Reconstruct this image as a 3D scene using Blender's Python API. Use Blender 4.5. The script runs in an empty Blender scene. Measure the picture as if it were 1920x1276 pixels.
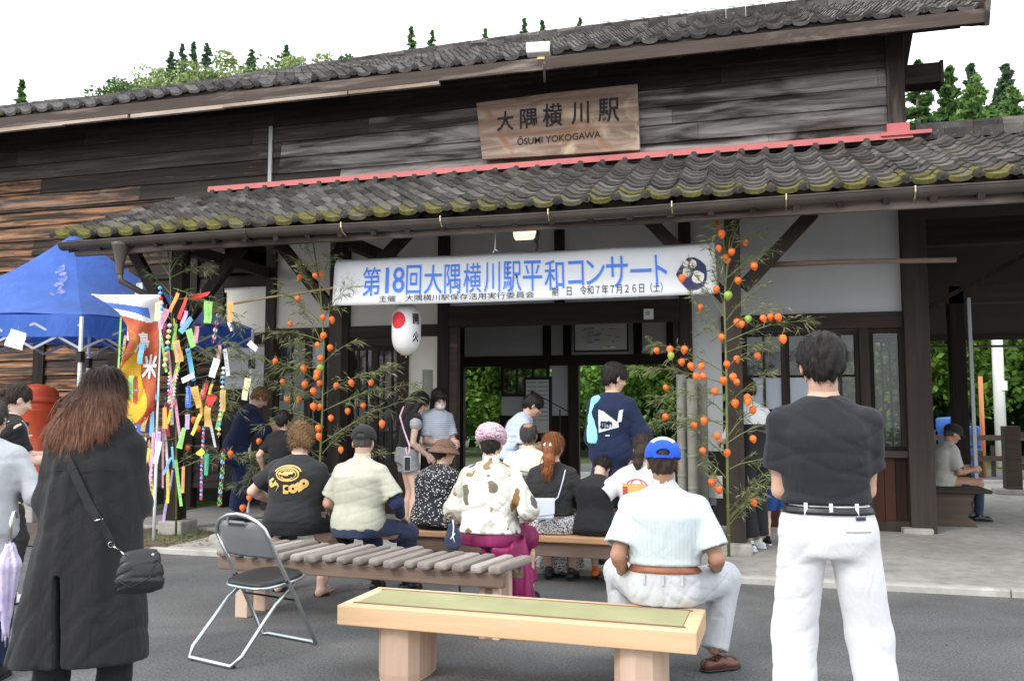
import bpy, math, random
import numpy as np
from mathutils import Vector, Matrix, noise as mnoise
from mathutils.bvhtree import BVHTree
random.seed(7); rng=np.random.default_rng(7)
scene=bpy.context.scene; COL=scene.collection
R_=math.radians; V=Vector

# ------------------------------------------------------------ camera, sky, sun, exposure
FPX,CX,CY,CH=1600.0,960.0,638.0,1.45
PITCH,YAW=R_(4.65),R_(15.3)
cam=bpy.data.cameras.new('camera'); camo=bpy.data.objects.new('camera',cam); COL.objects.link(camo)
cam.sensor_width=36; cam.lens=FPX/1920*36; cam.clip_end=2000; cam.clip_start=.05
camo.location=(0,0,CH); camo.rotation_euler=(math.pi/2+PITCH,0,YAW)
scene.camera=camo
_F=V((-math.sin(YAW)*math.cos(PITCH),math.cos(YAW)*math.cos(PITCH),math.sin(PITCH)))
_R=V((math.cos(YAW),math.sin(YAW),0)); _U=_R.cross(_F); _C=V((0,0,CH))
def ray(x,y): return _F+_R*((x-CX)/FPX)-_U*((y-CY)/FPX)
def at(x,y,Y): d=ray(x,y); return _C+d*(Y/d.y)          # point of the vertical plane Y
def gnd(x,y,z=0): d=ray(x,y); return _C+d*((z-CH)/d.z)   # point of the level plane z
SUN_EL,SUN_AZ=R_(40),R_(-148)     # azimuth from +Y towards +X of the place the sun stands
sund=V((math.sin(SUN_AZ)*math.cos(SUN_EL),math.cos(SUN_AZ)*math.cos(SUN_EL),math.sin(SUN_EL)))
w=bpy.data.worlds.new('World'); scene.world=w; w.use_nodes=True
nt=w.node_tree; nt.nodes.clear()
sky=nt.nodes.new('ShaderNodeTexSky'); sky.sky_type='NISHITA'; sky.sun_disc=False
sky.sun_elevation=SUN_EL; sky.sun_rotation=SUN_AZ; sky.dust_density=3; sky.air_density=1.2
tc=nt.nodes.new('ShaderNodeTexCoord'); ns=nt.nodes.new('ShaderNodeTexNoise'); ns.inputs['Scale'].default_value=1.6; ns.inputs['Detail'].default_value=5
mp=nt.nodes.new('ShaderNodeMapping'); mp.inputs['Scale'].default_value=(1,1,2.6)
nt.links.new(tc.outputs['Generated'],mp.inputs[0]); nt.links.new(mp.outputs[0],ns.inputs['Vector'])
rp=nt.nodes.new('ShaderNodeValToRGB'); rp.color_ramp.elements[0].position=.3; rp.color_ramp.elements[0].color=(.72,.72,.72,1)
rp.color_ramp.elements[1].position=.6; rp.color_ramp.elements[1].color=(1,1,1,1)
nt.links.new(ns.outputs['Fac'],rp.inputs[0])
mx=nt.nodes.new('ShaderNodeMix'); mx.data_type='RGBA'
nt.links.new(rp.outputs[0],mx.inputs[0]); nt.links.new(sky.outputs[0],mx.inputs[6]); mx.inputs[7].default_value=(9.3,9.75,10.1,1)
bg=nt.nodes.new('ShaderNodeBackground'); bg.inputs[1].default_value=.145
ow=nt.nodes.new('ShaderNodeOutputWorld'); nt.links.new(mx.outputs[2],bg.inputs[0]); nt.links.new(bg.outputs[0],ow.inputs[0])
sl=bpy.data.lights.new('sun','SUN'); sl.energy=1.1; sl.angle=R_(14); sl.color=(1,.95,.87)
so=bpy.data.objects.new('sun',sl); COL.objects.link(so); so.rotation_euler=sund.to_track_quat('Z','Y').to_euler(); so.location=(-5,-10,20)
scene.view_settings.view_transform='Standard'; scene.view_settings.look='None'
scene.view_settings.exposure=.71; scene.view_settings.gamma=1
scene.cycles.max_bounces=7; scene.cycles.diffuse_bounces=4; scene.cycles.use_denoising=True

# ------------------------------------------------------------ materials
class NT:
    def __init__(s,name):
        s.m=bpy.data.materials.new(name); s.m.use_nodes=True; s.t=s.m.node_tree; s.t.nodes.clear()
        s.o=s.t.nodes.new('ShaderNodeOutputMaterial'); s.b=s.t.nodes.new('ShaderNodeBsdfPrincipled'); s.t.links.new(s.b.outputs[0],s.o.inputs[0])
        s.c=s.t.nodes.new('ShaderNodeTexCoord').outputs['Object']
    def L(s,a,b): s.t.links.new(a,b)
    def put(s,inp,v):
        if isinstance(v,bpy.types.NodeSocket): s.L(v,inp)
        elif isinstance(v,(tuple,list)) and len(v)==3 and inp.type=='RGBA': inp.default_value=(*v,1)
        else: inp.default_value=v
    def map(s,sc,rot=(0,0,0)):
        n=s.t.nodes.new('ShaderNodeMapping'); n.inputs['Scale'].default_value=sc; n.inputs['Rotation'].default_value=rot; s.L(s.c,n.inputs[0]); return n.outputs[0]
    def noise(s,scale,det=4,vec=None,dist=0,rough=.55):
        n=s.t.nodes.new('ShaderNodeTexNoise'); n.inputs['Scale'].default_value=scale; n.inputs['Detail'].default_value=det; n.inputs['Distortion'].default_value=dist; n.inputs['Roughness'].default_value=rough
        s.L(vec or s.c,n.inputs['Vector']); return n.outputs['Fac']
    def vor(s,scale,vec=None,out='Distance',feat='F1',rnd=1):
        n=s.t.nodes.new('ShaderNodeTexVoronoi'); n.feature=feat; n.inputs['Scale'].default_value=scale; n.inputs['Randomness'].default_value=rnd
        s.L(vec or s.c,n.inputs['Vector']); return n.outputs[out]
    def attr(s,n,out='Fac'):
        a=s.t.nodes.new('ShaderNodeAttribute'); a.attribute_name=n; return a.outputs[out]
    def ramp(s,f,st,lin=True):
        n=s.t.nodes.new('ShaderNodeValToRGB'); e=n.color_ramp.elements
        while len(e)<len(st): e.new(.5)
        for q,(p,c) in zip(e,st): q.position=p; q.color=(*c,1) if isinstance(c,(tuple,list)) else (c,c,c,1)
        if not lin: n.color_ramp.interpolation='CONSTANT'
        s.L(f,n.inputs[0]); return n.outputs[0]
    def mix(s,f,a,b,mode='MIX'):
        n=s.t.nodes.new('ShaderNodeMix'); n.data_type='RGBA'; n.blend_type=mode
        s.put(n.inputs[0],f); s.put(n.inputs[6],a); s.put(n.inputs[7],b); return n.outputs[2]
    def math(s,op,a,b=0,c=0):
        n=s.t.nodes.new('ShaderNodeMath'); n.operation=op
        for i,v in enumerate((a,b,c)): s.put(n.inputs[i],v)
        return n.outputs[0]
    def sep(s,i):
        n=s.t.nodes.new('ShaderNodeSeparateXYZ'); s.L(s.c,n.inputs[0]); return n.outputs[i]
    def bump(s,h,st=.3,d=.01):
        n=s.t.nodes.new('ShaderNodeBump'); n.inputs['Strength'].default_value=st; n.inputs['Distance'].default_value=d; s.L(h,n.inputs['Height']); s.L(n.outputs[0],s.b.inputs['Normal'])
    def fin(s,col,rough=.7,metal=0,spec=None):
        s.put(s.b.inputs['Base Color'],col); s.put(s.b.inputs['Roughness'],rough); s.b.inputs['Metallic'].default_value=metal
        if spec is not None: s.b.inputs['Specular IOR Level'].default_value=spec
        return s.m
def sc3(c,k): return tuple(min(1,x*k) for x in c)
def plain(name,col,rough=.6,var=.18,scale=6,metal=0,bump=.15,spec=None,bscale=60):
    n=NT(name); f=n.noise(scale,5); c=n.ramp(f,[(.25,sc3(col,1-var)),(.75,sc3(col,1+var))])
    if bump: n.bump(n.noise(bscale,3),bump,.004)
    return n.fin(c,rough,metal,spec)
def fabric(name,col,var=.12,rough=.9,wrinkle=.5,weave=300):
    n=NT(name); f=n.noise(7,4,dist=1.2); c=n.ramp(f,[(.25,sc3(col,1-var)),(.75,sc3(col,1+var))])
    a=n.noise(9,3,n.map((1,1,.45)),dist=1.5); b=n.noise(weave,2); h=n.math('MULTIPLY_ADD',b,.08,a)
    n.bump(h,wrinkle,.02); n.b.inputs['Sheen Weight'].default_value=.08
    return n.fin(c,rough,0,.25)
def wood(name,dark,light,silver=None,axis=0,amt=.5,rough=.85,streak=14,bump=.5):
    """weathered timber: streaks run along the axis; the per-piece value 'rnd' shifts tone"""
    n=NT(name); s=[streak]*3; s[axis]=streak*.06
    v=n.map(tuple(s)); a=n.noise(1.0,7,v,.4,.65); r=n.attr('rnd')
    s2=[4.]*3; s2[axis]=.7; b=n.noise(1.0,4,n.map(tuple(s2)),.6)
    t=n.math('ADD',n.math('MULTIPLY',a,.62),n.math('MULTIPLY',r,.38))
    c=n.ramp(t,[(.25,dark),(.8,light)])
    if silver:
        k=n.ramp(n.math('ADD',n.math('MULTIPLY',b,1.0),n.math('MULTIPLY',n.attr('wz'),.5)),[(1.02-amt,0),(1.22-amt,1)])
        k=n.math('MULTIPLY',k,n.ramp(a,[(.3,.25),(.6,1)]))
        c=n.mix(k,c,silver)
    n.bump(a,bump,.012)
    return n.fin(c,rough,0,.25)
M={}
M['planks']=None
def planks_mat():
    n=NT('weathered cladding'); v=n.map((.75,13,15)); a=n.noise(1.0,8,v,.5,.68); r=n.attr('rnd')
    t=n.math('ADD',n.math('MULTIPLY',a,.78),n.math('MULTIPLY',r,.22))
    c=n.ramp(t,[(.28,(.014,.012,.011)),(.55,(.048,.040,.035)),(.8,(.13,.11,.098))])
    b=n.noise(1.0,4,n.map((.8,3,5.5)),.8)
    k=n.ramp(n.math('ADD',b,n.math('MULTIPLY',n.attr('wz'),.55)),[(.68,0),(.92,1)])
    k=n.math('MULTIPLY',k,n.ramp(a,[(.32,.2),(.55,1)]))
    c=n.mix(k,c,(.36,.33,.32))
    b2=n.noise(1.0,5,n.map((1.0,4,9)),.8)
    k2=n.ramp(n.math('ADD',b2,n.math('MULTIPLY',n.attr('oz'),.5)),[(.80,0),(1.0,1)])
    k2=n.math('MULTIPLY',k2,n.ramp(a,[(.44,.0),(.60,.9)]))
    c=n.mix(k2,c,n.ramp(a,[(.4,(.16,.065,.035)),(.65,(.46,.24,.13))]))
    n.bump(a,.6,.015); return n.fin(c,.85,0,.2)
M['planks']=planks_mat()
M['timber']=wood('dark porch timber',(.010,.008,.007),(.060,.046,.040),axis=2)
M['timberx']=wood('dark porch beam timber',(.010,.008,.0075),(.066,.050,.042),axis=0)
M['post']=wood('greyed post timber',(.014,.011,.010),(.065,.052,.045),(.17,.14,.125),axis=2,amt=.30)
M['fascia']=wood('weathered fascia timber',(.035,.027,.023),(.12,.09,.075),(.33,.27,.24),axis=0,amt=.42)
M['tan_edge']=wood('pale batten timber',(.10,.07,.05),(.36,.25,.18),(.45,.38,.33),axis=0,amt=.5)
M['red_wood']=wood('reddish wainscot boards',(.018,.010,.007),(.070,.027,.018),axis=2)
M['grey_wood']=wood('sun bleached bench slat',(.17,.14,.125),(.44,.39,.35),axis=1,streak=20)
M['grey_beam']=wood('weathered bench beam',(.10,.065,.05),(.34,.25,.20),axis=0,streak=20)
M['plank_bench']=wood('orange worn bench plank',(.28,.13,.06),(.62,.38,.22),axis=0,streak=18)
M['pine']=wood('fresh planed pine',(.62,.38,.21),(.84,.63,.42),axis=0,streak=16,rough=.6,bump=.2)
M['cedar']=wood('pale cedar log',(.48,.31,.22),(.74,.58,.46),axis=2,streak=12,rough=.6,bump=.15)
M['old_bench']=wood('dark old bench wood',(.035,.025,.02),(.12,.09,.07),(.2,.17,.15),axis=0,amt=.3)
M['plaster']=plain('grey white plaster',(.62,.62,.63),.9,.06,2.5,bump=.2,bscale=25)  # greyer and darker than the cream plaster
M['plaster_c']=plain('cream plaster',(.80,.77,.70),.9,.05,2.0,bump=.2,bscale=25)
def glass_mat():
    n=NT('old window glass'); n.fin((.03,.035,.04),.06,0,.9); n.bump(n.noise(5,2),.12,.01)
    n.b.inputs['Alpha'].default_value=.55; return n.m
M['glass']=glass_mat()
M['frosted']=plain('frosted window glass',(.40,.45,.52),.35,.08,3,bump=.05)
M['metal']=plain('brushed chair steel',(.50,.54,.56),.28,.08,8,.85,bump=.05)
M['white_metal']=plain('white painted pole',(.86,.88,.88),.35,.03,4,bump=.02)
M['grey_paint']=plain('grey painted metal',(.42,.44,.47),.4,.06,5,bump=.02)
M['gutter']=plain('aged bronze gutter',(.085,.070,.060),.42,.35,3,.3,bump=.15)
M['red_flash']=plain('faded red flashing',(.52,.135,.135),.6,.16,3,bump=.06)
M['black_vinyl']=plain('black vinyl',(.014,.014,.015),.42,.1,10,bump=.15,bscale=120)
M['black']=plain('matt black',(.012,.012,.013),.6,.1)
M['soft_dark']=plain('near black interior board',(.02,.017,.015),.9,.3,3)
M['white']=plain('plain white',(.85,.85,.85),.6,.02)
M['paper']=plain('white paper',(.82,.82,.8),.8,.03)
M['brass']=plain('pale brass',(.75,.62,.38),.3,.08,8,.9,bump=.02)
M['ink']=plain('black ink',(.012,.012,.014),.7,.1)
M['blue_ink']=plain('blue print',(.085,.25,.86),.7,.05)
M['red']=plain('red print',(.62,.02,.035),.7,.05)
def asphalt():
    n=NT('asphalt'); a=n.noise(.35,6,dist=.5); b=n.noise(70,4,rough=.75); v=n.vor(110)
    c=n.ramp(a,[(.3,(.098,.096,.095)),(.7,(.140,.137,.134))]); c=n.mix(.55,c,n.ramp(b,[(.38,(.045,.045,.047)),(.62,(.24,.24,.245))]))
    k=n.ramp(n.noise(42,2),[(.70,0),(.74,1)]); c=n.mix(n.math('MULTIPLY',k,.35),c,(.36,.35,.33)); st=n.ramp(n.noise(1.3,6,dist=1.2),[(.5,0),(.75,1)]); c=n.mix(n.math('MULTIPLY',st,.3),c,(.06,.06,.06))
    big=n.ramp(n.noise(.55,5,dist=1.5),[(.35,(.72,.72,.72)),(.65,(1.12,1.11,1.09))]); c=n.mix(1.0,c,big,'MULTIPLY')
    cw=n.noise(.8,4,dist=1.0); cr=n.ramp(n.math('ABSOLUTE',n.math('SUBTRACT',cw,.5)),[(.0008,1),(.0035,0)]); cm=n.ramp(n.noise(.35,2),[(.48,0),(.56,1)]); c=n.mix(n.math('MULTIPLY',n.math('MULTIPLY',cr,cm),.8),c,(.03,.03,.03))
    dr=n.ramp(n.noise(3.5,6,rough=.7),[(.62,0),(.72,1)]); c=n.mix(n.math('MULTIPLY',dr,.35),c,(.22,.21,.19))
    n.bump(b,.6,.008); return n.fin(c,.88,0,.3)
M['asphalt']=asphalt()
def concrete():
    n=NT('old concrete apron'); a=n.noise(.8,7,dist=.6); b=n.noise(9,6); c=n.ramp(a,[(.3,(.27,.255,.235)),(.7,(.43,.41,.385))])
    c=n.mix(.4,c,n.ramp(b,[(.3,(.18,.17,.155)),(.7,(.46,.44,.42))]))
    st=n.ramp(n.noise(1.7,5,dist=1.5),[(.58,0),(.72,1)]); c=n.mix(n.math('MULTIPLY',st,.55),c,(.11,.10,.09))
    n.bump(b,.3,.01); return n.fin(c,.9,0,.3)
M['concrete']=concrete()
M['kerb']=plain('worn kerb concrete',(.42,.40,.37),.9,.3,5,bump=.4,bscale=30)
M['soil']=plain('dry soil and litter',(.11,.085,.06),.95,.5,9,bump=.8,bscale=40)
M['stone']=plain('grey field stone',(.36,.34,.31),.9,.25,9,bump=.6,bscale=25)
def tiles(name,moss):
    n=NT(name); a=n.noise(5,6,dist=.5); r=n.attr('rnd'); t=n.math('ADD',n.math('MULTIPLY',a,.6),n.math('MULTIPLY',r,.4))
    c=n.ramp(t,[(.25,(.030,.027,.026)),(.55,(.085,.078,.074)),(.85,(.20,.185,.175))])
    l=n.ramp(n.noise(22,4),[(.60,0),(.72,1)]); c=n.mix(n.math('MULTIPLY',l,.45),c,(.30,.29,.27))
    br=n.ramp(n.noise(2.3,4,dist=1),[(.55,0),(.75,1)]); c=n.mix(n.math('MULTIPLY',br,.4),c,(.10,.065,.03))
    if moss:
        m=n.ramp(n.math('ADD',n.attr('moss'),n.math('MULTIPLY',n.math('SUBTRACT',n.noise(4,6,rough=.7),.5),1.9)),[(.50,0),(.95,.95)])
        g=n.ramp(n.noise(20,6,rough=.7),[(.3,(.035,.035,.015)),(.7,(.20,.18,.035))]); c=n.mix(m,c,g)
    n.bump(n.noise(30,5),.5,.01); return n.fin(c,.88,0,.25)
M['tile']=tiles('mossy roof tile',True); M['tile2']=tiles('dark roof tile',True)
def leafmat(name,c1,c2,tr=.25):
    n=NT(name); c=n.ramp(n.math('ADD',n.math('MULTIPLY',n.attr('rnd'),.6),n.math('MULTIPLY',n.noise(.5,3),.4)),[(.2,c1),(.8,c2)]); n.fin(c,.6,0,.3)
    t=n.t.nodes.new('ShaderNodeBsdfTranslucent'); n.L(c,t.inputs[0]); x=n.t.nodes.new('ShaderNodeMixShader'); x.inputs[0].default_value=tr
    n.L(n.b.outputs[0],x.inputs[1]); n.L(t.outputs[0],x.inputs[2]); n.L(x.outputs[0],n.o.inputs[0]); return n.m
M['cedar_leaf']=leafmat('dark cedar needles',(.035,.09,.02),(.12,.22,.06),.3)
M['cedar_bright']=leafmat('bright conifer needles',(.08,.17,.04),(.22,.34,.11),.3)
M['cedar_blue']=leafmat('grey green needles',(.04,.09,.05),(.13,.21,.10),.3)
M['broad']=leafmat('bright broad leaves',(.06,.15,.015),(.24,.40,.07))
M['bamboo_far']=leafmat('yellow green bamboo leaves',(.17,.25,.07),(.38,.43,.20))  # lightened, desaturated greens carry the distance haze in their colour
M['bush_dark']=leafmat('dark green leaves',(.012,.04,.01),(.05,.12,.02))  # a darker green than the broad leaves
M['bamboo_leaf']=leafmat('dry bamboo leaves',(.11,.14,.06),(.36,.38,.20),.25)
M['bark']=plain('bark',(.10,.075,.055),.95,.35,5,bump=.7,bscale=20)
M['culm']=plain('yellow green bamboo culm',(.15,.17,.055),.5,.35,7,bump=.05)
M['old_bamboo']=plain('grey old bamboo',(.27,.27,.23),.6,.22,6,bump=.1)
M['bamboo_rod']=plain('tan bamboo rod',(.34,.24,.12),.5,.25,8,bump=.1)

# ------------------------------------------------------------ mesh collector
class MB:
    def __init__(s): s.v=[];s.f=[];s.m=[];s.r=[];s.a={}
    def add(s,vs,fs,mi=0,rnd=None):
        b=len(s.v); s.v+=[tuple(v) for v in vs]; r=random.random() if rnd is None else rnd
        for f in fs: s.f.append(tuple(i+b for i in f)); s.m.append(mi); s.r.append(r)
    def box(s,lo,hi,mi=0,rnd=None):
        x0,y0,z0=lo;x1,y1,z1=hi
        if x1<x0:x0,x1=x1,x0
        if y1<y0:y0,y1=y1,y0
        if z1<z0:z0,z1=z1,z0
        s.add([(x0,y0,z0),(x1,y0,z0),(x1,y1,z0),(x0,y1,z0),(x0,y0,z1),(x1,y0,z1),(x1,y1,z1),(x0,y1,z1)],[(0,3,2,1),(4,5,6,7),(0,1,5,4),(1,2,6,5),(2,3,7,6),(3,0,4,7)],mi,rnd)
    def bar(s,a,b,w,h,up=(0,0,1),mi=0,rnd=None):
        a=V(a);b=V(b);d=(b-a).normalized();u=V(up); sd=d.cross(u)
        if sd.length<1e-3: sd=d.cross(V((0,1,0)))
        sd.normalize(); u=sd.cross(d).normalized(); vs=[]
        for p in (a,b):
            for i,j in ((-1,-1),(1,-1),(1,1),(-1,1)): vs.append(p+sd*(w/2*i)+u*(h/2*j))
        s.add(vs,[(0,1,2,3),(7,6,5,4),(0,4,5,1),(1,5,6,2),(2,6,7,3),(3,7,4,0)],mi,rnd)
    def tube(s,pts,r,n=8,mi=0,rnd=None,closed=False):
        pts=[V(p) for p in pts]; rs=r if isinstance(r,(list,tuple)) else [r]*len(pts); vs=[];prev=None;N=len(pts)
        for i,p in enumerate(pts):
            if closed: d=(pts[(i+1)%N]-pts[i-1])
            else: d=(pts[min(i+1,N-1)]-pts[max(i-1,0)])
            d=d.normalized() if d.length>1e-9 else V((0,0,1))
            if prev is None: a=d.orthogonal().normalized()
            else:
                a=prev-d*prev.dot(d); a=a.normalized() if a.length>1e-6 else d.orthogonal().normalized()
            prev=a; b=d.cross(a)
            for k in range(n): t=2*math.pi*k/n; vs.append(p+(a*math.cos(t)+b*math.sin(t))*rs[i])
        fs=[]
        for i in range(N if closed else N-1):
            j=(i+1)%N
            for k in range(n): fs.append((i*n+k,i*n+(k+1)%n,j*n+(k+1)%n,j*n+k))
        if not closed: fs+= [tuple(range(n-1,-1,-1)),tuple((N-1)*n+k for k in range(n))]
        s.add(vs,fs,mi,rnd)
    def lathe(s,c,prof,n=24,mi=0,rnd=None,ax=None):
        c=V(c); q=V(ax).to_track_quat('Z','Y') if ax else None; vs=[]
        for r,z in prof:
            for k in range(n):
                t=2*math.pi*k/n; p=V((r*math.cos(t),r*math.sin(t),z)); vs.append(c+(q@p if q else p))
        fs=[(i*n+k,i*n+(k+1)%n,(i+1)*n+(k+1)%n,(i+1)*n+k) for i in range(len(prof)-1) for k in range(n)]
        s.add(vs,fs,mi,rnd)
    def build(s,name,mats,parent=None,bevel=0,smooth=False,loc=None,wz=None):
        me=bpy.data.meshes.new(name); me.from_pydata(s.v,[],s.f)
        mats=mats if isinstance(mats,(list,tuple)) else [mats]
        for m in mats: me.materials.append(M[m] if isinstance(m,str) else m)
        me.polygons.foreach_set('material_index',s.m)
        me.attributes.new('rnd','FLOAT','FACE').data.foreach_set('value',s.r)
        for k,v in s.a.items(): me.attributes.new(k,'FLOAT','FACE').data.foreach_set('value',v)
        if wz is not None: me.attributes.new('wz','FLOAT','FACE').data.foreach_set('value',[wz]*len(s.f))
        if smooth: me.polygons.foreach_set('use_smooth',[True]*len(s.f))
        me.update(); return link(name,me,parent,bevel,loc)
def link(name,me,parent=None,bevel=0,loc=None):
    o=bpy.data.objects.new(name,me); COL.objects.link(o)
    if parent is not None:
        o.parent=parent
        if loc!='local': o.matrix_parent_inverse=(Matrix.Translation(parent.location)@parent.rotation_euler.to_matrix().to_4x4()).inverted()
    if bevel:
        b=o.modifiers.new('soft edges','BEVEL'); b.width=bevel; b.segments=2; b.limit_method='ANGLE'; b.angle_limit=R_(50)
    return o
def tag(o,label=None,cat=None,group=None,kind=None):
    if label: o['label']=label
    if cat: o['category']=cat
    if group: o['group']=group
    if kind: o['kind']=kind
    return o
def thing(name,label,cat,loc=(0,0,0),rz=0,group=None):
    o=bpy.data.objects.new(name,None); COL.objects.link(o); o.location=loc; o.rotation_euler=(0,0,rz); o.empty_display_size=.1
    return tag(o,label,cat,group)
# children built with world coordinates keep them (link stores the inverse of the parent's placement); loc='local' children use the parent's own frame
def text_mesh(body,size,extrude=.003,offset=0,align='LEFT',spacing=1):
    c=bpy.data.curves.new('t','FONT'); c.body=body; c.size=size; c.extrude=extrude; c.offset=offset; c.align_x=align; c.space_character=spacing; c.resolution_u=3
    o=bpy.data.objects.new('t',c); COL.objects.link(o); bpy.context.view_layer.update()
    me=bpy.data.meshes.new_from_object(o.evaluated_get(bpy.context.evaluated_depsgraph_get()))
    bpy.data.objects.remove(o); bpy.data.curves.remove(c); return me
def fit_text(body,a,b,h,Yv,name,mat,parent,bold=0,y_off=0,slant=None,up=None):
    """lays text from world point a to b (baseline), cap height h, facing -Y"""
    me=text_mesh(body,1.0,.0,bold); co=np.array([v.co for v in me.vertices]); lo=co.min(0).tolist();hi=co.max(0).tolist()
    a=V(a);b=V(b); X=(b-a); upv=V(up) if up else V((0,0,1))
    for v in me.vertices:
        u=(v.co.x-lo[0])/(hi[0]-lo[0]); t=(v.co.y-lo[1])/(hi[1]-lo[1])
        p=a+X*u+upv*(h*t); v.co=p+V((0,-.002,0))
    me.materials.clear(); me.materials.append(M[mat] if isinstance(mat,str) else mat)
    me.name=name; return link(name,me,parent)
# ------------------------------------------------------------ ground
ZP=.06; WY=10.8; PY=8.8
def sheet(name,x0,x1,y0,y1,z,mat,n=1):
    m=MB(); 
    for i in range(n):
        for j in range(n):
            xa=x0+(x1-x0)*i/n;xb=x0+(x1-x0)*(i+1)/n;ya=y0+(y1-y0)*j/n;yb=y0+(y1-y0)*(j+1)/n
            m.add([(xa,ya,z),(xb,ya,z),(xb,yb,z),(xa,yb,z)],[(0,1,2,3)])
    return tag(m.build(name,mat),kind='structure')
M['grassy']=plain('mixed grass ground',(.07,.10,.03),.95,.5,1.2,bump=.6,bscale=12)
sheet('ground',-400,400,-60,600,-.03,'grassy')
sheet('road',-60,60,-60,7.55,0,'asphalt')
m=MB(); m.box((-5.75,7.62,-.2),(14,19.2,ZP)); m.box((-7.6,9.0,-.2),(-5.75,19.2,ZP-.006)); tag(m.build('pavement','concrete',bevel=.02),kind='structure')
m=MB(); x=-5.9
random.seed(3)
while x<14:
    l=random.uniform(.9,1.5); m.box((x,7.545,-.2),(x+l-.008,7.618,ZP-.004+random.uniform(-.006,.004))); x+=l
tag(m.build('kerb','kerb',bevel=.012),kind='structure')
sheet('soil',-30,-5.9,7.55,10.75,.012,'soil')
sheet('road_beyond',-60,60,19.2,23,0,'asphalt')

# ------------------------------------------------------------ station building
ST=thing('station_building','old dark timber station house with tiled roofs and white plaster under its porch','station building',(-2.5,WY,0))
def planks(x0,x1,z0,z1,Y,pitch,seed,wzf,ozf,hole=None):
    random.seed(seed); m=MB(); wz=[];oz=[]; z=z0;row=0
    while z<z1-.02:
        zt=min(z+pitch,z1); x=x0-random.uniform(0,2)
        while x<x1:
            l=random.uniform(1.8,4.3); xa=max(x,x0); xb=min(x+l-.004,x1); x+=l
            if xb-xa<.03: continue
            o=random.uniform(-.004,.004); yb=Y-.044+o; yt=Y-.008+o; wob=random.uniform(-.006,.006)
            n0=len(m.f)
            seg=max(1,int((xb-xa)/.8)); 
            for q in range(seg):
                p=xa+(xb-xa)*q/seg; r=xa+(xb-xa)*(q+1)/seg; w0=wob*math.sin(p*3);w1=wob*math.sin(r*3)
                if q==0: rr=random.random()
                m.add([(p,yb,z-.012+w0),(r,yb,z-.012+w1),(r,yt,zt),(p,yt,zt),(p,Y+.01,z-.012+w0),(r,Y+.01,z-.012+w1)],[(0,1,2,3),(4,5,1,0)],0,rr)
            m.add([(xa,yb,z-.012),(xa,yt,zt),(xa,Y+.01,zt),(xa,Y+.01,z-.012)],[(0,1,2,3)],0,rr); m.add([(xb,yb,z-.012),(xb,Y+.01,z-.012),(xb,Y+.01,zt),(xb,yt,zt)],[(0,1,2,3)],0,rr)
            k=len(m.f)-n0; cx_=(xa+xb)/2; a=wzf(cx_,z)+random.uniform(-.13,.13); b=ozf(cx_,z)+random.uniform(-.3,.3); wz+= [a]*k; oz+=[b]*k
        z=zt;row+=1
    m.a={'wz':wz,'oz':oz}; return m
def wzf(x,z): return (.50 if z<5.35 and x>-5.6 else .0)+(.12 if z<5.0 else 0)-(.2 if z>5.5 else 0)
def ozf(x,z): return max(0,min(1,(-6.0-x)/4))*(1.05 if z<4.9 else .2) - (.4 if x>-5.5 else 0)
planks(-18,1.80,4.62,5.98,WY,.235,11,wzf,ozf).build('plank_wall','planks',ST)
planks(-18,-7.3,.35,4.62,WY,.235,12,lambda x,z:-.1,ozf).build('plank_wall','planks',ST)
planks(-7.3,1.80,3.9,4.62,WY+.02,.235,13,lambda x,z:-.1,lambda x,z:-.5).build('plank_wall','planks',ST)
# gable end wall and rear shell
m=MB(); m.box((1.80,WY-.01,3.7),(1.86,15.2,5.95)); m.add([(1.83,WY,5.95),(1.83,15.2,6.1),(1.83,13.7,7.35)],[(0,1,2)])
m.box((-18,15.15,0.35),(-7.3,15.2,5.95)); m.box((-7.3,15.15,3.3),(1.8,15.2,5.95)); m.box((-7.34,WY+.05,.06),(-7.28,15.15,3.9)); m.build('rear_wall','soft_dark',ST)
# verticals on the upper wall
def Xat(px,py,Y=WY): return at(px,py,Y).x
m=MB(); m.box((1.70,WY-.07,4.74),(1.90,WY+.12,6.1)); m.build('post','post',ST,bevel=.008,wz=.35)
m=MB(); m.box((Xat(506,340)-.0,WY-.06,4.62),(Xat(506,340)+.055,WY-.03,5.55)); m.build('batten','grey_paint',ST)
m=MB(); m.box((1.905,WY+.0,5.32),(2.32,WY+.28,5.56)); m.box((2.30,WY-.01,5.30),(2.34,WY+.29,5.58)); m.build('purlin_end','timberx',ST,bevel=.006)
m=MB(); m.box((Xat(402,353),WY-.16,4.665),(1.95,WY-.02,4.68)); m.add([(Xat(402,353),WY-.17,4.62),(1.95,WY-.17,4.62),(1.95,WY-.155,4.70),(Xat(402,353),WY-.155,4.70)],[(0,1,2,3)])
m.box((1.68,WY-.10,4.685),(1.93,WY+.14,4.83)); m.box((1.6,WY-.19,4.655),(2.15,WY+.1,4.70)); m.build('roof_flashing','red_flash',ST,bevel=.004)
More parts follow.
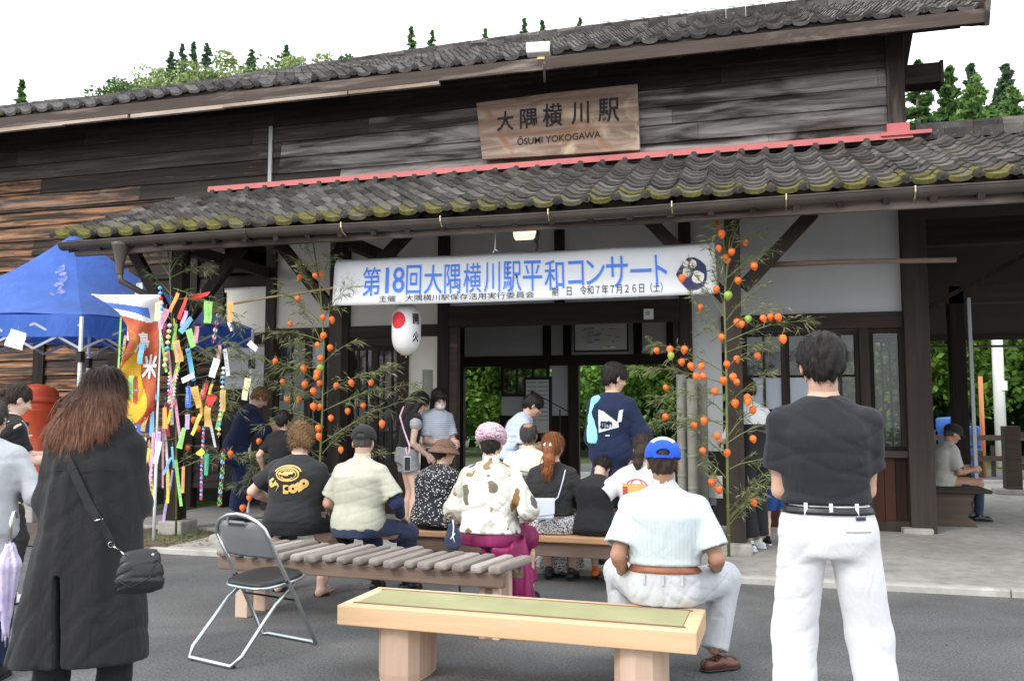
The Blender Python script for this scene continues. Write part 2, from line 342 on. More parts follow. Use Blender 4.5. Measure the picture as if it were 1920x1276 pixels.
# tiled roofs -------------------------------------------------
def RD(x): return .24*min(1,max(0,(-3-x)/9))**1.2
def tile_roof(x0,x1,e,r,pu,course,seed,amp=.044,mossy=0,skip=None,dip=False):
    """e,r: (Y,Z) of eave and ridge"""
    rs=random.Random(seed); L=math.hypot(r[0]-e[0],r[1]-e[1]); dy,dz=(r[0]-e[0])/L,(r[1]-e[1])/L; nyv,nz=-dz,dy
    m=MB(); moss=[]; nu=int(round((x1-x0)/pu)); nc=int(L/course)+1; K=8
    prof=[]
    for k in range(K+1):
        t=k/K; prof.append(amp*(math.exp(-((t-.12)/.13)**2)+math.exp(-((t-1.12)/.13)**2))-.018*math.sin(math.pi*min(1,max(0,(t-.25)/.75))))
    for c in range(nc):
        v0=c*course; v1=min((c+1)*course+.01,L)
        if v1-v0<.02: continue
        for u in range(nu):
            rr=rs.random(); j=rs.uniform(-.006,.006); tl=rs.uniform(-.004,.004); xa=x0+u*pu
            if skip and skip(xa,v0/L): continue
            vs=[];N=K+1
            sag=.03*math.sin((xa-x0)*.9)+.02*math.sin((xa-x0)*2.3+1)+(RD(xa)*v0/L if dip else 0)
            for vv,lift in ((v0,.022),(v0,0),(v1,.001)):
                if lift==0: lift=-.02
                for k in range(N):
                    h=prof[k]+lift+j+tl*(k/K-.5)*2+(0 if mossy else 0); y=e[0]+dy*vv+nyv*h; z=e[1]+dz*vv+nz*h-sag*(.3 if mossy else .5)
                    vs.append((xa+pu*k/K,y,z))
            fs=[(k,k+1,2*N+k+1,2*N+k) for k in range(K)]+[(N+k,N+k+1,k+1,k) for k in range(K)]
            m.add(vs,fs,0,rr)
            mo=(.95 if c==0 else .62 if c==1 else .30 if c==2 else .12)+rs.uniform(-.22,.18)+(.12 if xa<-5.5 else 0)
            if mossy==0: mo=.05+(.25 if c==0 else 0)
            moss+=[mo]*len(fs)
            if c==0:   # round cap closing the roll of the eave tile
                cx=xa+pu*.12; cy=e[0]-.015; cz=e[1]+.012-sag*(.3 if mossy else .5)
                ring=[(cx+.052*math.cos(a*math.pi/4),cy+.004,cz+.045*math.sin(a*math.pi/4)+.012) for a in range(8)]+[(cx,cy-.012,cz+.012)]
                m.add(ring,[(a,(a+1)%8,8) for a in range(8)],0,0.05); moss+=[.05+rs.uniform(0,.35)]*8
    m.a={'moss':moss}; return m
GX=at(120,465,8.1).x
PE=(8.02,3.46); PR=(10.63,4.575)
def hipskip(x,v): return x< -7.75+ .35*v
tile_roof(-7.75,6.5,PE,PR,.285,.235,5,mossy=1).build('porch_roof','tile',ST,smooth=False)
# back slope of the porch roof over the open passage and its ridge
tile_roof(1.95,6.5,(13.9,3.30),(10.86,4.66),.285,.25,6).build('passage_roof','tile2',ST)
m=MB(); rsx=random.Random(4); x=2.0
while x<6.5:
    m.tube([(x,10.8,4.74),(x+.3,10.8,4.74)],[.085,.09],10,0,rsx.random()); m.box((x,10.70,4.60),(x+.3,10.90,4.72),0,rsx.random()); x+=.305
m.a={'moss':[.12]*len(m.f)}; m.build('ridge','tile',ST)
x=-7.4; rt0=None
while x<1.7:
    if rt0 is None:
        m=MB(); m.lathe((0,0,0),[(0,.05),(.03,.04),(.045,.0),(.045,-.05)],8,0,.4); m.a={'moss':[.1]*len(m.f)}; rt0=m.build('ridge_tile','tile',ST,loc='local'); o=rt0
    else: o=rt0.copy(); COL.objects.link(o)
    o.location=(x-ST.location.x,10.58-ST.location.y,4.585+rsx.uniform(-.008,.008)); x+=.285
UE=(9.93,5.83); UR=(13.6,7.66)
tile_roof(-20,2.62,UE,UR,.285,.27,8,amp=.06,dip=True).build('main_roof','tile2',ST)
m=MB(); x=-20
while x<2.6:
    m.tube([(x,13.62,7.76-RD(x)),(x+.3,13.62,7.76-RD(x+.3))],[.08,.085],10,0,rsx.random()); m.box((x,13.5,7.5-RD(x)),(x+.3,13.74,7.74-RD(x))); x+=.305
m.a={'moss':[.0]*len(m.f)}; m.build('ridge','tile2',ST)
m=MB()  # back slope so nothing shows through
m.add([(-20,13.64,7.2),(2.62,13.64,7.45),(2.62,16.8,5.7),(-20,16.8,5.7)],[(0,1,2,3)]); m.build('rear_roof','soft_dark',ST)
# underside and eave boards of the main roof
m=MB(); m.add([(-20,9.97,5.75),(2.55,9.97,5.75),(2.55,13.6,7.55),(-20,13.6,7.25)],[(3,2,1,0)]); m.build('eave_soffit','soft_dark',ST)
m=MB(); x=-19.8
while x<2.5: m.box((x,9.98,5.64),(x+.06,10.05,5.66)); m.bar((x,10.0,5.66),(x,12.0,6.55),.055,.09); x+=.455
m.build('rafters','timber',ST)
m=MB(); m.box((-20,9.935,5.62),(2.60,9.975,5.775)); m.box((-20,9.98,5.66),(2.60,10.02,5.86)); m.build('fascia','fascia',ST,bevel=.004,wz=.1)
m=MB(); random.seed(5); x=-20
while x<-4.2:
    l=random.uniform(.8,1.9); m.box((x,9.93,5.565+random.uniform(-.006,.006)),(x+l,9.99,5.615)); x+=l+random.choice((0,.02,.05))
m.build('eave_batten','tan_edge',ST,wz=.4)
m=MB(); m.bar((2.60,9.9,5.70),(2.60,13.64,7.40),.05,.26,up=(0,0,1)); m.bar((2.63,9.86,5.86),(2.63,13.64,7.6),.12,.07); m.build('bargeboard','fascia',ST,bevel=.004,wz=.1)
m=MB(); m.bar((2.1,10.0,5.62),(2.1,13.6,7.26),.5,.03); m.build('verge_soffit','timber',ST)
# porch fascia, gutter, rafters, ceiling
m=MB(); m.box((-7.55,8.17,3.245),(6.5,8.23,3.36)); m.build('fascia','fascia',ST,bevel=.005,wz=.35)
g=MB(); gp=[]
K=9
def halfpipe(x0,x1,Y,Z,r,m,n=12):
    k=int((x1-x0)/.6)+1
    for i in range(k):
        a=x0+(x1-x0)*i/k;b=x0+(x1-x0)*(i+1)/k; vs=[]
        for x in (a,b):
            for q in range(n+1): t=math.pi*q/n; s=.012*math.sin(x*.9); vs.append((x,Y-r*math.cos(t),Z-r*math.sin(t)+s))
            for q in range(n+1): t=math.pi*q/n; s=.012*math.sin(x*.9); vs.append((x,Y-(r-.008)*math.cos(t),Z-(r-.008)*math.sin(t)+s))
        N=2*(n+1); fs=[(q,q+1,N+q+1,N+q) for q in range(n)]+[(n+1+q,N+n+1+q,N+n+2+q,n+2+q) for q in range(n)]
        fs+=[(0,N,N+n+1,n+1),(n,2*n+1,N+2*n+1,N+n)]
        m.add(vs,fs,0,.5)
    for x in (x0,x1): m.add([(x,Y-r*math.cos(math.pi*q/n),Z-r*math.sin(math.pi*q/n)+.012*math.sin(x*.9)) for q in range(n+1)],[tuple(range(n+1))])
    m.tube([(x0+ (x1-x0)*i/30,Y-r,Z+.012*math.sin((x0+(x1-x0)*i/30)*.9)) for i in range(31)],.011,6)
halfpipe(GX,6.5,8.08,3.375,.078,g); gut=g.build('gutter','gutter',ST,smooth=False)
for px in (460,640,826,1028,1260,1475,1718):
    X=at(px,400,8.0).x; m=MB(); m.tube([(X,8.0-.003+.0,3.40),(X,7.99,3.39),(X,7.994,3.35),(X,8.04,3.30),(X,8.10,3.285),(X,8.17,3.30)],.008,5); m.build('gutter_bracket','brass' if px>600 else 'gutter',gut)
X=at(228,455,8.08).x; XQ=at(333,700,8.8).x+.02; m=MB()
m.lathe((X,8.07,3.10),[(.04,-.12),(.045,0),(.095,.20),(.105,.235),(.1,.24)],12); m.tube([(X,8.07,3.0),(X+.02,8.07,2.90),(X+.25,8.3,2.74),(XQ-.12,8.86,2.50),(XQ,8.95,2.38),(XQ+.01,8.95,.1)],.035,8); m.build('downpipe','gutter',gut,smooth=True)
m=MB(); x=-7.5
while x<6.4: m.bar((x,8.05,3.30),(x,10.78,4.50),.055,.08); x+=.38
for z in range(9): 
    y=8.1+z*.33; m.box((-7.6,y,3.375+(y-8.05)*.44),(6.5,y+.3,3.39+(y-8.05)*.44))
m.build('porch_rafters','timber',ST)
# front beam, posts, braces (plane PY)
def zat(px,py,Y): return at(px,py,Y).z
def post(px,py,w,z0,z1,Y=PY,mat='timber',d=None):
    X=at(px,py,Y).x; m=MB(); m.box((X-w/2,Y-(d or w)/2,z0),(X+w/2,Y+(d or w)/2,z1)); return m.build('post',mat,ST,bevel=.008)
m=MB(); m.box((-7.45,PY-.08,3.40),(6.4,PY+.08,3.56)); m.build('beam','timberx',ST,bevel=.008)
post(1378,700,.15,ZP+.1,3.40,mat='post'); post(633,700,.16,ZP+.1,3.40,mat='post'); post(333,700,.16,ZP+.1,3.40,mat='timber'); 
for px,py,Y in ((1378,1000,PY),(633,1000,PY),(333,1000,PY),(1718,1000,WY-.05)):
    X=at(px,py,Y).x; m=MB(); m.box((X-.16,Y-.16,-.05),(X+.16,Y+.16,ZP+.10 if Y==PY else ZP+.06)); m.build('base_stone','stone',ST,bevel=.02)
def brace(p0,p1,Y=PY,w=.10,h=.13):
    a=at(*p0,Y);b=at(*p1,Y); m=MB(); m.bar(a,b,w,h,up=(0,0,1)); m.build('brace','timber',ST,bevel=.006)
brace((1392,540),(1525,398)); brace((1362,560),(1212,408)); brace((648,560),(770,432)); brace((618,575),(518,448)); brace((350,600),(455,462)); brace((318,600),(250,470))
for px in (1378,633,333,):                     # tie beams back to the wall
    X=at(px,600,PY).x; m=MB(); m.box((X-.06,PY+.08,3.34),(X+.06,WY-.06,3.48)); m.build('beam','timber',ST)
# wall plane timbers
def wrect(name,px0,py0,px1,py1,mat,y0=-.06,y1=.06,bev=.006,Y=WY,parent=None):
    a=at(px0,py0,Y+y0);b=at(px1,py1,Y+y0); m=MB(); m.box((a.x,Y+y0,a.z),(b.x,Y+y1,b.z)); return m.build(name,mat,parent or ST,bevel=bev)
def wz_(name,xa,xb,za,zb,mat,y0=-.06,y1=.06,bev=.006,Y=WY,parent=None):
    m=MB(); m.box((xa,Y+y0,za),(xb,Y+y1,zb)); return m.build(name,mat,parent or ST,bevel=bev)
X=lambda px,py=620: at(px,py,WY-.06).x
XA,XB,XC,XD,XE,XF,XG=X(506),X(641),X(752),X(831),X(1286),X(1352),X(1715)
HB=2.44; HT=2.60
# corner post of the wall (big) 
wz_('post',X(1700,800),X(1748,800),ZP,4.7,'post',-.14,.14)
for xx,w_,zt in ((XA,.15,3.9),(XB+.05,.12,3.9),(XD,.16,4.2),(XE,.15,4.2),(X(360),.14,3.9),(X(1386),.13,HB)): wz_('post',xx-w_/2,xx+w_/2,ZP,zt,'timber',-.075,.075)
wz_('post',X(1049)-.065,X(1049)+.065,2.83,4.2,'timber',-.07,.07)
wz_('post',X(75)-.1,X(75)+.1,ZP,2.55,'timber',-.075,.07); wz_('post',X(205),X(225),ZP,2.3,'timber',-.075,.07)
# head beams
wz_('beam',XA+.075,XD-.08,HB,HT,'timberx'); wz_('beam',X(1352)+.0,X(1700,800),HB-.03,HT,'timberx')
wz_('beam',XD+.08,XE-.075,2.555,2.83,'timberx',-.08,.08)
wz_('beam',-7.3,XA-.075,HB-.05,HT-.05,'timberx')
# plaster fields
def plaster(xa,xb,za,zb,mat='plaster'): return wz_('plaster_panel',xa,xb,za,zb,mat,-.015,.03,0)
plaster(-7.25,X(360)-.07,HT-.05,3.15,'plaster_c'); plaster(X(360)+.07,XA-.075,HT-.05,3.22,'plaster_c'); wz_('beam',-7.3,XA-.075,3.22,3.38,'timberx'); 
plaster(XA+.075,XB-.01,HT,3.9,'plaster_c'); plaster(XB+.11,XC+.05,HT,3.9,'plaster_c'); plaster(XC+.05,XD-.08,ZP+.1,3.9,'plaster_c')
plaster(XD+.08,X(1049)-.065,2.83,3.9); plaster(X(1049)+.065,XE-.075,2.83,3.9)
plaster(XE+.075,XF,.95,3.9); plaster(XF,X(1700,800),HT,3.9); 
wz_('wainscot',XE+.075,XF+.1,ZP,.95,'soft_dark',-.04,.05,0)
plaster(-7.25,XA-.075,1.75,HB-.05); wz_('wainscot',-7.25,XA-.075,ZP+.25,1.75,'soft_dark',-.04,.05,0)

wz_('beam',-10,-7.25,2.4,2.55,'timberx')
# windows and lattice doors: frame with muntins (sub-parts: panes)
def window(xa,xb,za,zb,cols,rows,mat='glass',fr=.05,Y=WY,thin=.022,fmat='timber',pmats=None,y0=-.03):
    m=MB(); m.box((xa,Y+y0,za),(xb,Y+y0+.06,za+fr)); m.box((xa,Y+y0,zb-fr),(xb,Y+y0+.06,zb)); m.box((xa,Y+y0,za+fr),(xa+fr,Y+y0+.06,zb-fr)); m.box((xb-fr,Y+y0,za+fr),(xb,Y+y0+.06,zb-fr))
    for c in cols: xx=xa+(xb-xa)*c; m.box((xx-thin/2,Y+y0+.01,za+fr),(xx+thin/2,Y+y0+.045,zb-fr))
    for r in rows: zz=za+(zb-za)*r; m.box((xa+fr,Y+y0+.013,zz-thin/2),(xb-fr,Y+y0+.042,zz+thin/2))
    o=m.build('window',fmat,ST,bevel=.003)
    cs=[0]+list(cols)+[1]; rs=[0]+list(rows)+[1]; k=0
    for i in range(len(cs)-1):
        for j in range(len(rs)-1):
            m=MB(); a=xa+(xb-xa)*cs[i]+.01;b=xa+(xb-xa)*cs[i+1]-.01;c=za+(zb-za)*rs[j]+.01;d=za+(zb-za)*rs[j+1]-.01; tl=random.uniform(-.004,.004)
            m.add([(a,Y+.0+tl,c),(b,Y-tl,c),(b,Y-tl+.002,d),(a,Y+tl+.002,d)],[(0,1,2,3)])
            mm=pmats.get((i,j),mat) if pmats else mat
            m.build('pane',mm,o); k+=1
    return o
random.seed(21)
window(XA+.075,XA+.075+(XB-XA-.085)/2,.75,HB,(.5,),(.25,.5,.75)); window(XA+.075+(XB-XA-.085)/2,XB-.01,.75,HB,(.5,),(.25,.5,.75),pmats={(0,3):'frosted'})
wz_('wainscot',XA+.075,XB-.01,ZP,.75,'timber',-.035,.03,0)
w2=(XC-.02-(XB+.11))/2
window(XB+.11,XB+.11+w2,.7,HB-.12,(.33,.66),(.28,.55,.78)); window(XB+.11+w2,XC-.02,.7,HB-.12,(.33,.66),(.28,.55,.78)); wz_('beam',XB+.11,XC+.0,HB-.12,HB,'timberx',-.04,.04)
wz_('wainscot',XB+.11,XC-.02,ZP,.7,'timber',-.035,.03,0); wz_('post',XC-.02,XC+.10,ZP,HB,'timber',-.06,.06)
# broad window beside the round post
fz={(i,j):'frosted' for i in range(0,4) for j in (0,1)}
xw0,xw1=X(1392),X(1610)
window(xw0,xw0+(xw1-xw0)*.37,.98,HB-.05,(.5,),(.33,.62),thin=.03,pmats={(0,0):'frosted',(0,1):'frosted',(1,0):'frosted',(1,1):'frosted'})
window(xw0+(xw1-xw0)*.37,xw1,.98,HB-.05,(.42,.75),(.33,.62),thin=.03,pmats={(0,0):'frosted',(0,1):'frosted'})
wz_('sill',xw0-.05,xw1+.02,.90,.98,'fascia',-.12,.05); wz_('wainscot',xw0-.05,xw1,ZP,.90,'red_wood',-.035,.03,0)
wz_('post',xw1,xw1+.11,ZP,HB-.03,'timber',-.06,.06)
window(xw1+.11,X(1700,800),.98,HB-.04,(),(),thin=.03); wz_('sill',xw1+.11,X(1700,800),.90,.98,'fascia',-.1,.05)
m=MB(); xx=xw1+.11; random.seed(2)
while xx<X(1700,800)-.01: m.box((xx,WY-.035,ZP+.12),(min(xx+.115,X(1700,800)),WY+.03,.90)); xx+=.12
m.build('wainscot','red_wood',ST,bevel=.003); wz_('sill',xw1+.11,X(1700,800),ZP,ZP+.12,'timber',-.06,.05)
m=MB()
for k in range(4): m.box((xw1+.2+k*.09,WY+.35,1.0),(xw1+.225+k*.09,WY+.38,2.3))
m.build('lattice','fascia',ST)
# doorway: jambs, transom
wz_('door_jamb',XD+.08,XD+.19,ZP,2.555,'fascia',-.05,.10); wz_('door_jamb',XE-.16,XE-.075,ZP,2.555,'timber',-.05,.10)
m=MB(); m.box((XE-.42,WY-.02,2.70),(XE-.24,WY-.083,2.83)); 
m=MB(); a=at(1214,588,WY-.09); m.box((a.x-.045,WY-.115,a.z-.07),(a.x+.075,WY-.08,a.z+.06)); m.box((a.x-.02,WY-.12,a.z-.02),(a.x+.03,WY-.115,a.z+.03),1); m.build('junction_box',['white_metal','grey_paint'],ST,bevel=.004)
# interior: ceiling, side walls, rear wall with openings (Y=15)
RY=15.0
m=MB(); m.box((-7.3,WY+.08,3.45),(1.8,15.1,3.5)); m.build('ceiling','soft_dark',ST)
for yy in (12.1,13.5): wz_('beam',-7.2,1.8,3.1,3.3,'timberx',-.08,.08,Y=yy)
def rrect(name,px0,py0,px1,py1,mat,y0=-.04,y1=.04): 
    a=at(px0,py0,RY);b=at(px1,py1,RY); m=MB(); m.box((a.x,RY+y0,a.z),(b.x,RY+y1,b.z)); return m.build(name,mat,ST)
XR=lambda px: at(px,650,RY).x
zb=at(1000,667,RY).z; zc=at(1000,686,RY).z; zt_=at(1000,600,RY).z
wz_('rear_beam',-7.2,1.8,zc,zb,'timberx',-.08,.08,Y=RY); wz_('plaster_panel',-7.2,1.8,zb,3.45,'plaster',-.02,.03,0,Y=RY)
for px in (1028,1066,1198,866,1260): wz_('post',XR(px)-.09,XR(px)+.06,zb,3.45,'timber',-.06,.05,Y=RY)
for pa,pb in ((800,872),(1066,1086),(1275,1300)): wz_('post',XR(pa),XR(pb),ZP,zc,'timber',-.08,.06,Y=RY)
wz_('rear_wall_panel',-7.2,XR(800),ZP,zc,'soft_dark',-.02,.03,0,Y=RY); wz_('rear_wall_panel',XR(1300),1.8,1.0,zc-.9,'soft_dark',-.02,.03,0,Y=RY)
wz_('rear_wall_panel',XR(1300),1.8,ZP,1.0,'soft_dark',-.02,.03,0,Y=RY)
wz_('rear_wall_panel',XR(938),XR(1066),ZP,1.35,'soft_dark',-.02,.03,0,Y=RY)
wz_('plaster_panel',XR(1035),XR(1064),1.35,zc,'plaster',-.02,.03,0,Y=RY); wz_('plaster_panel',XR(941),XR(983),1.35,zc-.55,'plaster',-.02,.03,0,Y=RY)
window(XR(940),XR(1030),zc-.55,zc,(.33,.66),(),Y=RY,thin=.04)
wz_('notice_frame',XR(984),XR(1036),at(1000,800,RY).z-.2,at(1000,706,RY).z,'black',-.10,-.05,.004,Y=RY)
nb=wz_('notice_panel',XR(989),XR(1031),at(1000,795,RY).z-.15,at(1000,712,RY).z,'paper',-.115,-.102,0,Y=RY)
m=MB(); z=at(1000,718,RY).z
while z>1.2: 
    m.box((XR(991),RY-.119,z),(XR(1008),RY-.1165,z+.02)); m.box((XR(1012),RY-.119,z),(XR(1029),RY-.1165,z+.02)); z-=.075
m.build('timetable_rows','grey_paint',nb)
mp_=wz_('route_map',XR(1082),XR(1183),at(1130,659,RY-.3).z,at(1130,604,RY-.3).z,'black',-.32,-.28,.004,Y=RY)
mq=wz_('map_sheet',XR(1085),XR(1180),at(1130,656,RY-.3).z,at(1130,607,RY-.3).z,'paper',-.335,-.322,0,Y=RY,parent=mp_)
m=MB(); random.seed(9)
x0_,x1_=XR(1090),XR(1176); z0_,z1_=at(1130,653,RY-.3).z,at(1130,611,RY-.3).z
for i in range(26):
    xx=random.uniform(x0_,x1_-.1);zz=random.uniform(z0_,z1_-.03); m.box((xx,RY-.339,zz),(xx+random.uniform(.03,.12),RY-.3365,zz+random.uniform(.012,.03)),random.choice((0,0,1,2)))
m.build('map_lines',['grey_paint','blue_ink','brass'],mq)
# right passage: posts, far eave, rails
post(1798,750,.20,ZP,3.2,Y=13.3); post(1826,800,.05,ZP,3.0,Y=13.0,mat='grey_paint')
m=MB(); m.box((1.9,13.2,2.95),(6.5,13.4,3.2)); m.build('beam','timberx',ST)
m=MB(); m.box((1.9,WY-.1,3.35),(6.5,WY+.1,3.65)); m.build('beam','timberx',ST)
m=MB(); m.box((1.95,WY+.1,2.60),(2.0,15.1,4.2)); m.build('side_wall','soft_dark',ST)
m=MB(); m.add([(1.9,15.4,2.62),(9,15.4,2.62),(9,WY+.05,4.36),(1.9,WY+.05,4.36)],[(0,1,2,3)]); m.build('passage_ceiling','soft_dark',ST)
m=MB(); m.bar(at(1742,575,11.2),at(1935,470,11.2),.05,.05); m.build('brace','timber',ST)
m=MB(); m.bar((2.0,13.25,2.45),(2.45,13.25,2.98),.08,.1); m.bar((5.0,13.25,2.4),(4.3,13.25,2.98),.09,.1); m.build('brace','timber',ST)
m=MB(); a=at(1750,612,15.3); m.box((1.9,15.3,2.58),(9,15.36,2.74)); m.build('fascia','timberx',ST)
m=MB(); m.tube([at(1745,650,15),at(1930,648,15)],.02,6); m.build('tie_rod','gutter',ST)

m=MB(); random.seed(31); xx=at(1132,45,13.6).x
while xx<2.3:
    m.bar((xx,13.5,7.83),(xx+.12,13.5,7.81),.03,.02); m.bar((xx+.16,13.5,7.85),(xx+.25,13.5,7.84),.03,.02); xx+=.285
m.build('ridge_white_bars','white_metal',ST)  # short thin white bars spaced along the ridge line
# ------------------------------------------------------------ trees and hill
def leaves_mesh(pts,size,mat,rs,flat=.0,asp=.6,name='crown',droop=0,out=None):
    """many small leaf clump faces at pts (n,3)"""
    n=len(pts); s=size*rs.uniform(.6,1.4,(n,1)); d=rs.normal(size=(n,3)); 
    if out is not None: d=d*.6+out
    d[:,2]-=droop; d/=np.linalg.norm(d,axis=1,keepdims=True)
    q=rs.normal(size=(n,3)); q[:,2]+=flat; e=np.cross(d,q); e/=np.linalg.norm(e,axis=1,keepdims=True)+1e-9
    a=pts-e*s*asp*.5; b=pts+d*s*.5-e*s*asp*.0; c=pts+e*s*asp*.5
    P=np.stack([pts-d*s*.5, pts+e*s*asp*.5, pts+d*s*.5, pts-e*s*asp*.5],1).reshape(-1,3)
    me=bpy.data.meshes.new(name); me.vertices.add(4*n); me.vertices.foreach_set('co',P.ravel()); me.loops.add(4*n); me.loops.foreach_set('vertex_index',np.arange(4*n)); me.polygons.add(n)
    me.polygons.foreach_set('loop_start',np.arange(n)*4); me.materials.append(M[mat])
    me.attributes.new('rnd','FLOAT','FACE').data.foreach_set('value',rs.random(n).astype(np.float32)); me.update(); me.validate(); return me
def conifer(H,R,seed,mat,n=3500,size=.55):
    rs=np.random.default_rng(seed); out=[];dd=[]; nb=int(H*11); z0=.12
    for k in range(nb):
        f=k/nb; z=H*(z0+(1-z0)*f); rr=R*(1-f)**.78*rs.uniform(.55,1.15)*(1+.15*math.sin(f*17+seed))+.08*(1-f); a=rs.uniform(0,6.283); m=max(14,int(n/nb*(1.4-.7*f)))
        t=rs.random(m)**.55; sp=rs.normal(size=(m,3))*np.array([1,1,.55])*(.07+.16*rr); x=np.cos(a)*rr*t;y=np.sin(a)*rr*t; zz=z-.30*rr*t**2+.12*t
        out.append(np.stack([x,y,zz],1)+sp*(.5+.5*t[:,None])*.75); dd.append(np.tile([math.cos(a),math.sin(a),.3],(m,1)))
    P=np.concatenate(out); return leaves_mesh(P,size,mat,rs,name='crown',out=np.concatenate(dd)*.9,asp=.42)
def broadtree(H,R,seed,mat,n=4000,size=.4,base=.12,clumps=34,tall=1.0):
    rs=np.random.default_rng(seed); cs=[]
    for k in range(clumps):
        v=rs.normal(size=3); v/=np.linalg.norm(v); f=rs.uniform(.35,1); cs.append([v[0]*R*f,v[1]*R*f,H*(base+(1-base)*.5)+v[2]*H*(1-base)*.46*f])
    out=[]
    for c in cs:
        r=R*rs.uniform(.22,.42); m=n//clumps; v=rs.normal(size=(m,3)); v/=np.linalg.norm(v,axis=1,keepdims=True); v*=r*rs.uniform(.5,1.08,(m,1))**.6; v[:,2]*=.75*tall; out.append(np.array(c)+v)
    return leaves_mesh(np.concatenate(out),size,mat,rs,name='crown')
def trunk_mesh(H,r,seed,limbs=6,mat='bark'):
    random.seed(seed); m=MB(); pts=[(random.uniform(-.02,.02)*H*k/6,random.uniform(-.02,.02)*H*k/6,H*k/6) for k in range(7)]; m.tube(pts,[r*(1-.8*k/6) for k in range(7)],8)
    for i in range(limbs):
        z=H*random.uniform(.25,.8); a=random.uniform(0,6.28); l=H*.22; m.tube([(0,0,z),(math.cos(a)*l*.5,math.sin(a)*l*.5,z+l*.25),(math.cos(a)*l,math.sin(a)*l,z+l*.5)],[r*.4,r*.25,r*.08],5)
    return m
_tree_cache={}
def tree(kind,loc,H,R,seed,mat,label,group,n=3000,size=.5,rot=0,cat='tree',nm=None):
    t=thing(nm or ('cedar_tree' if kind=='c' else 'broadleaf_tree'),label,cat,loc,rot,group)
    me=conifer(H,R,seed,mat,n,size) if kind=='c' else broadtree(H,R,seed,mat,n,size)
    c=bpy.data.objects.new('crown',me); COL.objects.link(c); c.parent=t
    o=trunk_mesh(H*.9,max(.08,H*.018),seed).build('trunk','bark',t,smooth=True,loc='local'); return t
# hill
def hill_h(x,y): return 31*math.exp(-((y-118)/42)**2)*(1/(1+math.exp((x-6)/9)))*(.85+.15*math.sin(x*.05))+9*math.exp(-((y-110)/35)**2)
vs=[];fs=[];nx,ny=60,24
for j in range(ny+1):
    for i in range(nx+1):
        x=-150+280*i/nx;y=45+110*j/ny; vs.append((x,y,hill_h(x,y)-.6+mnoise.noise(V((x*.08,y*.08,0)))*1.2))
for j in range(ny):
    for i in range(nx): a=j*(nx+1)+i; fs.append((a,a+1,a+nx+2,a+nx+1))
m=MB(); m.v=vs;m.f=fs;m.m=[0]*len(fs);m.r=[.5]*len(fs); M['hillside']=plain('wooded hillside',(.05,.10,.025),.95,.5,.3,bump=.8,bscale=1.5)
tag(m.build('hill','hillside',smooth=True),kind='structure')
HY=100
def hilltree(kind,px,py,R,mat,label,group,seed,n=1500,size=.9,Y=HY):
    p=at(px,py,Y); g=hill_h(p.x,Y)-.8; H=p.z-g; 
    H=max(3,H); return tree(kind,(p.x,Y,g),H,R,seed,mat,label,group,n,size)
hs=[('c',322,98,2.2),('c',342,84,2.0),('c',363,80,1.7),('c',389,82,2.6),('c',472,94,2.5),('c',538,86,1.8)]
OR=['first','second','third','fourth','fifth','sixth','seventh','eighth','ninth','tenth','eleventh','twelfth','thirteenth','fourteenth','fifteenth','sixteenth','seventeenth','eighteenth','nineteenth','twentieth']
for i,(k,px,py,R) in enumerate(hs): hilltree(k,px,py,R*1.6,'cedar_blue','dark conifer spire rising over the bamboo on the hill, %s from the west end'%OR[i],'conifers on the hill behind the station',100+i,5200,.55)
hb=[(236,152,3),(250,142,3),(276,132,3),(300,120,3),(332,112,3),(356,104,3),(384,108,3),(408,106,3),(432,98,3),(462,112,3),(490,103,3),(515,103,3),(545,96,2.6),(590,96,3.2),(627,92,3)]
for i,(px,py,R) in enumerate(hb): hilltree('b',px,py,R*1.7,'bamboo_far' if i>2 else 'cedar_blue','feathery yellow-green tree on the hill crest, %s along from the low dark shrub'%OR[i] if i>2 else ('low bluish shrub where the hill crest meets the roof' if i==0 else 'second low bluish shrub just up the crest from the lowest one' if i==1 else 'rounded bluish shrub between the low shrub and the feathery trees'),'rounded trees on the hill behind the station',200+i,4200,.5)
for i in range(17):
    px=238+i*25; py=165-(px-230)*.151-random.Random(i).uniform(10,24); hilltree('b',px,py,random.Random(i+50).uniform(4.5,6),'bamboo_far' if i%4 else 'cedar_leaf','low tree of the wooded crest just over the roof ridge, %s from the west end'%OR[i],'rounded trees on the hill behind the station',700+i,3600,.5)
# small spires over the ridge of the roof
for i,(px,py) in enumerate(((771,52),(811,58),(910,55),(983,36),(1017,40),(1087,36))):
    hilltree('c',px,py,3.4,'cedar_leaf','small conifer tip peeking over the station ridge, %s counting from the west'%OR[i],'conifer tips above the ridge',300+i,2600,.5,Y=100)
hilltree('b',958,52,3,'bamboo_far','low yellow-green crown just touching the ridge line','rounded trees on the hill behind the station',320,900,.7)
p=at(42,152,60); tree('c',(p.x,60,2),p.z-2,3.0,401,'cedar_leaf','dark conifer beyond the west end of the roof','trees beyond the west roof end',9000,.42)
p=at(14,172,58); tree('b',(p.x,58,2),p.z-2,3.2,402,'cedar_leaf','dark leafy tree beside the conifer at the west end of the roof','trees beyond the west roof end',7000,.42)
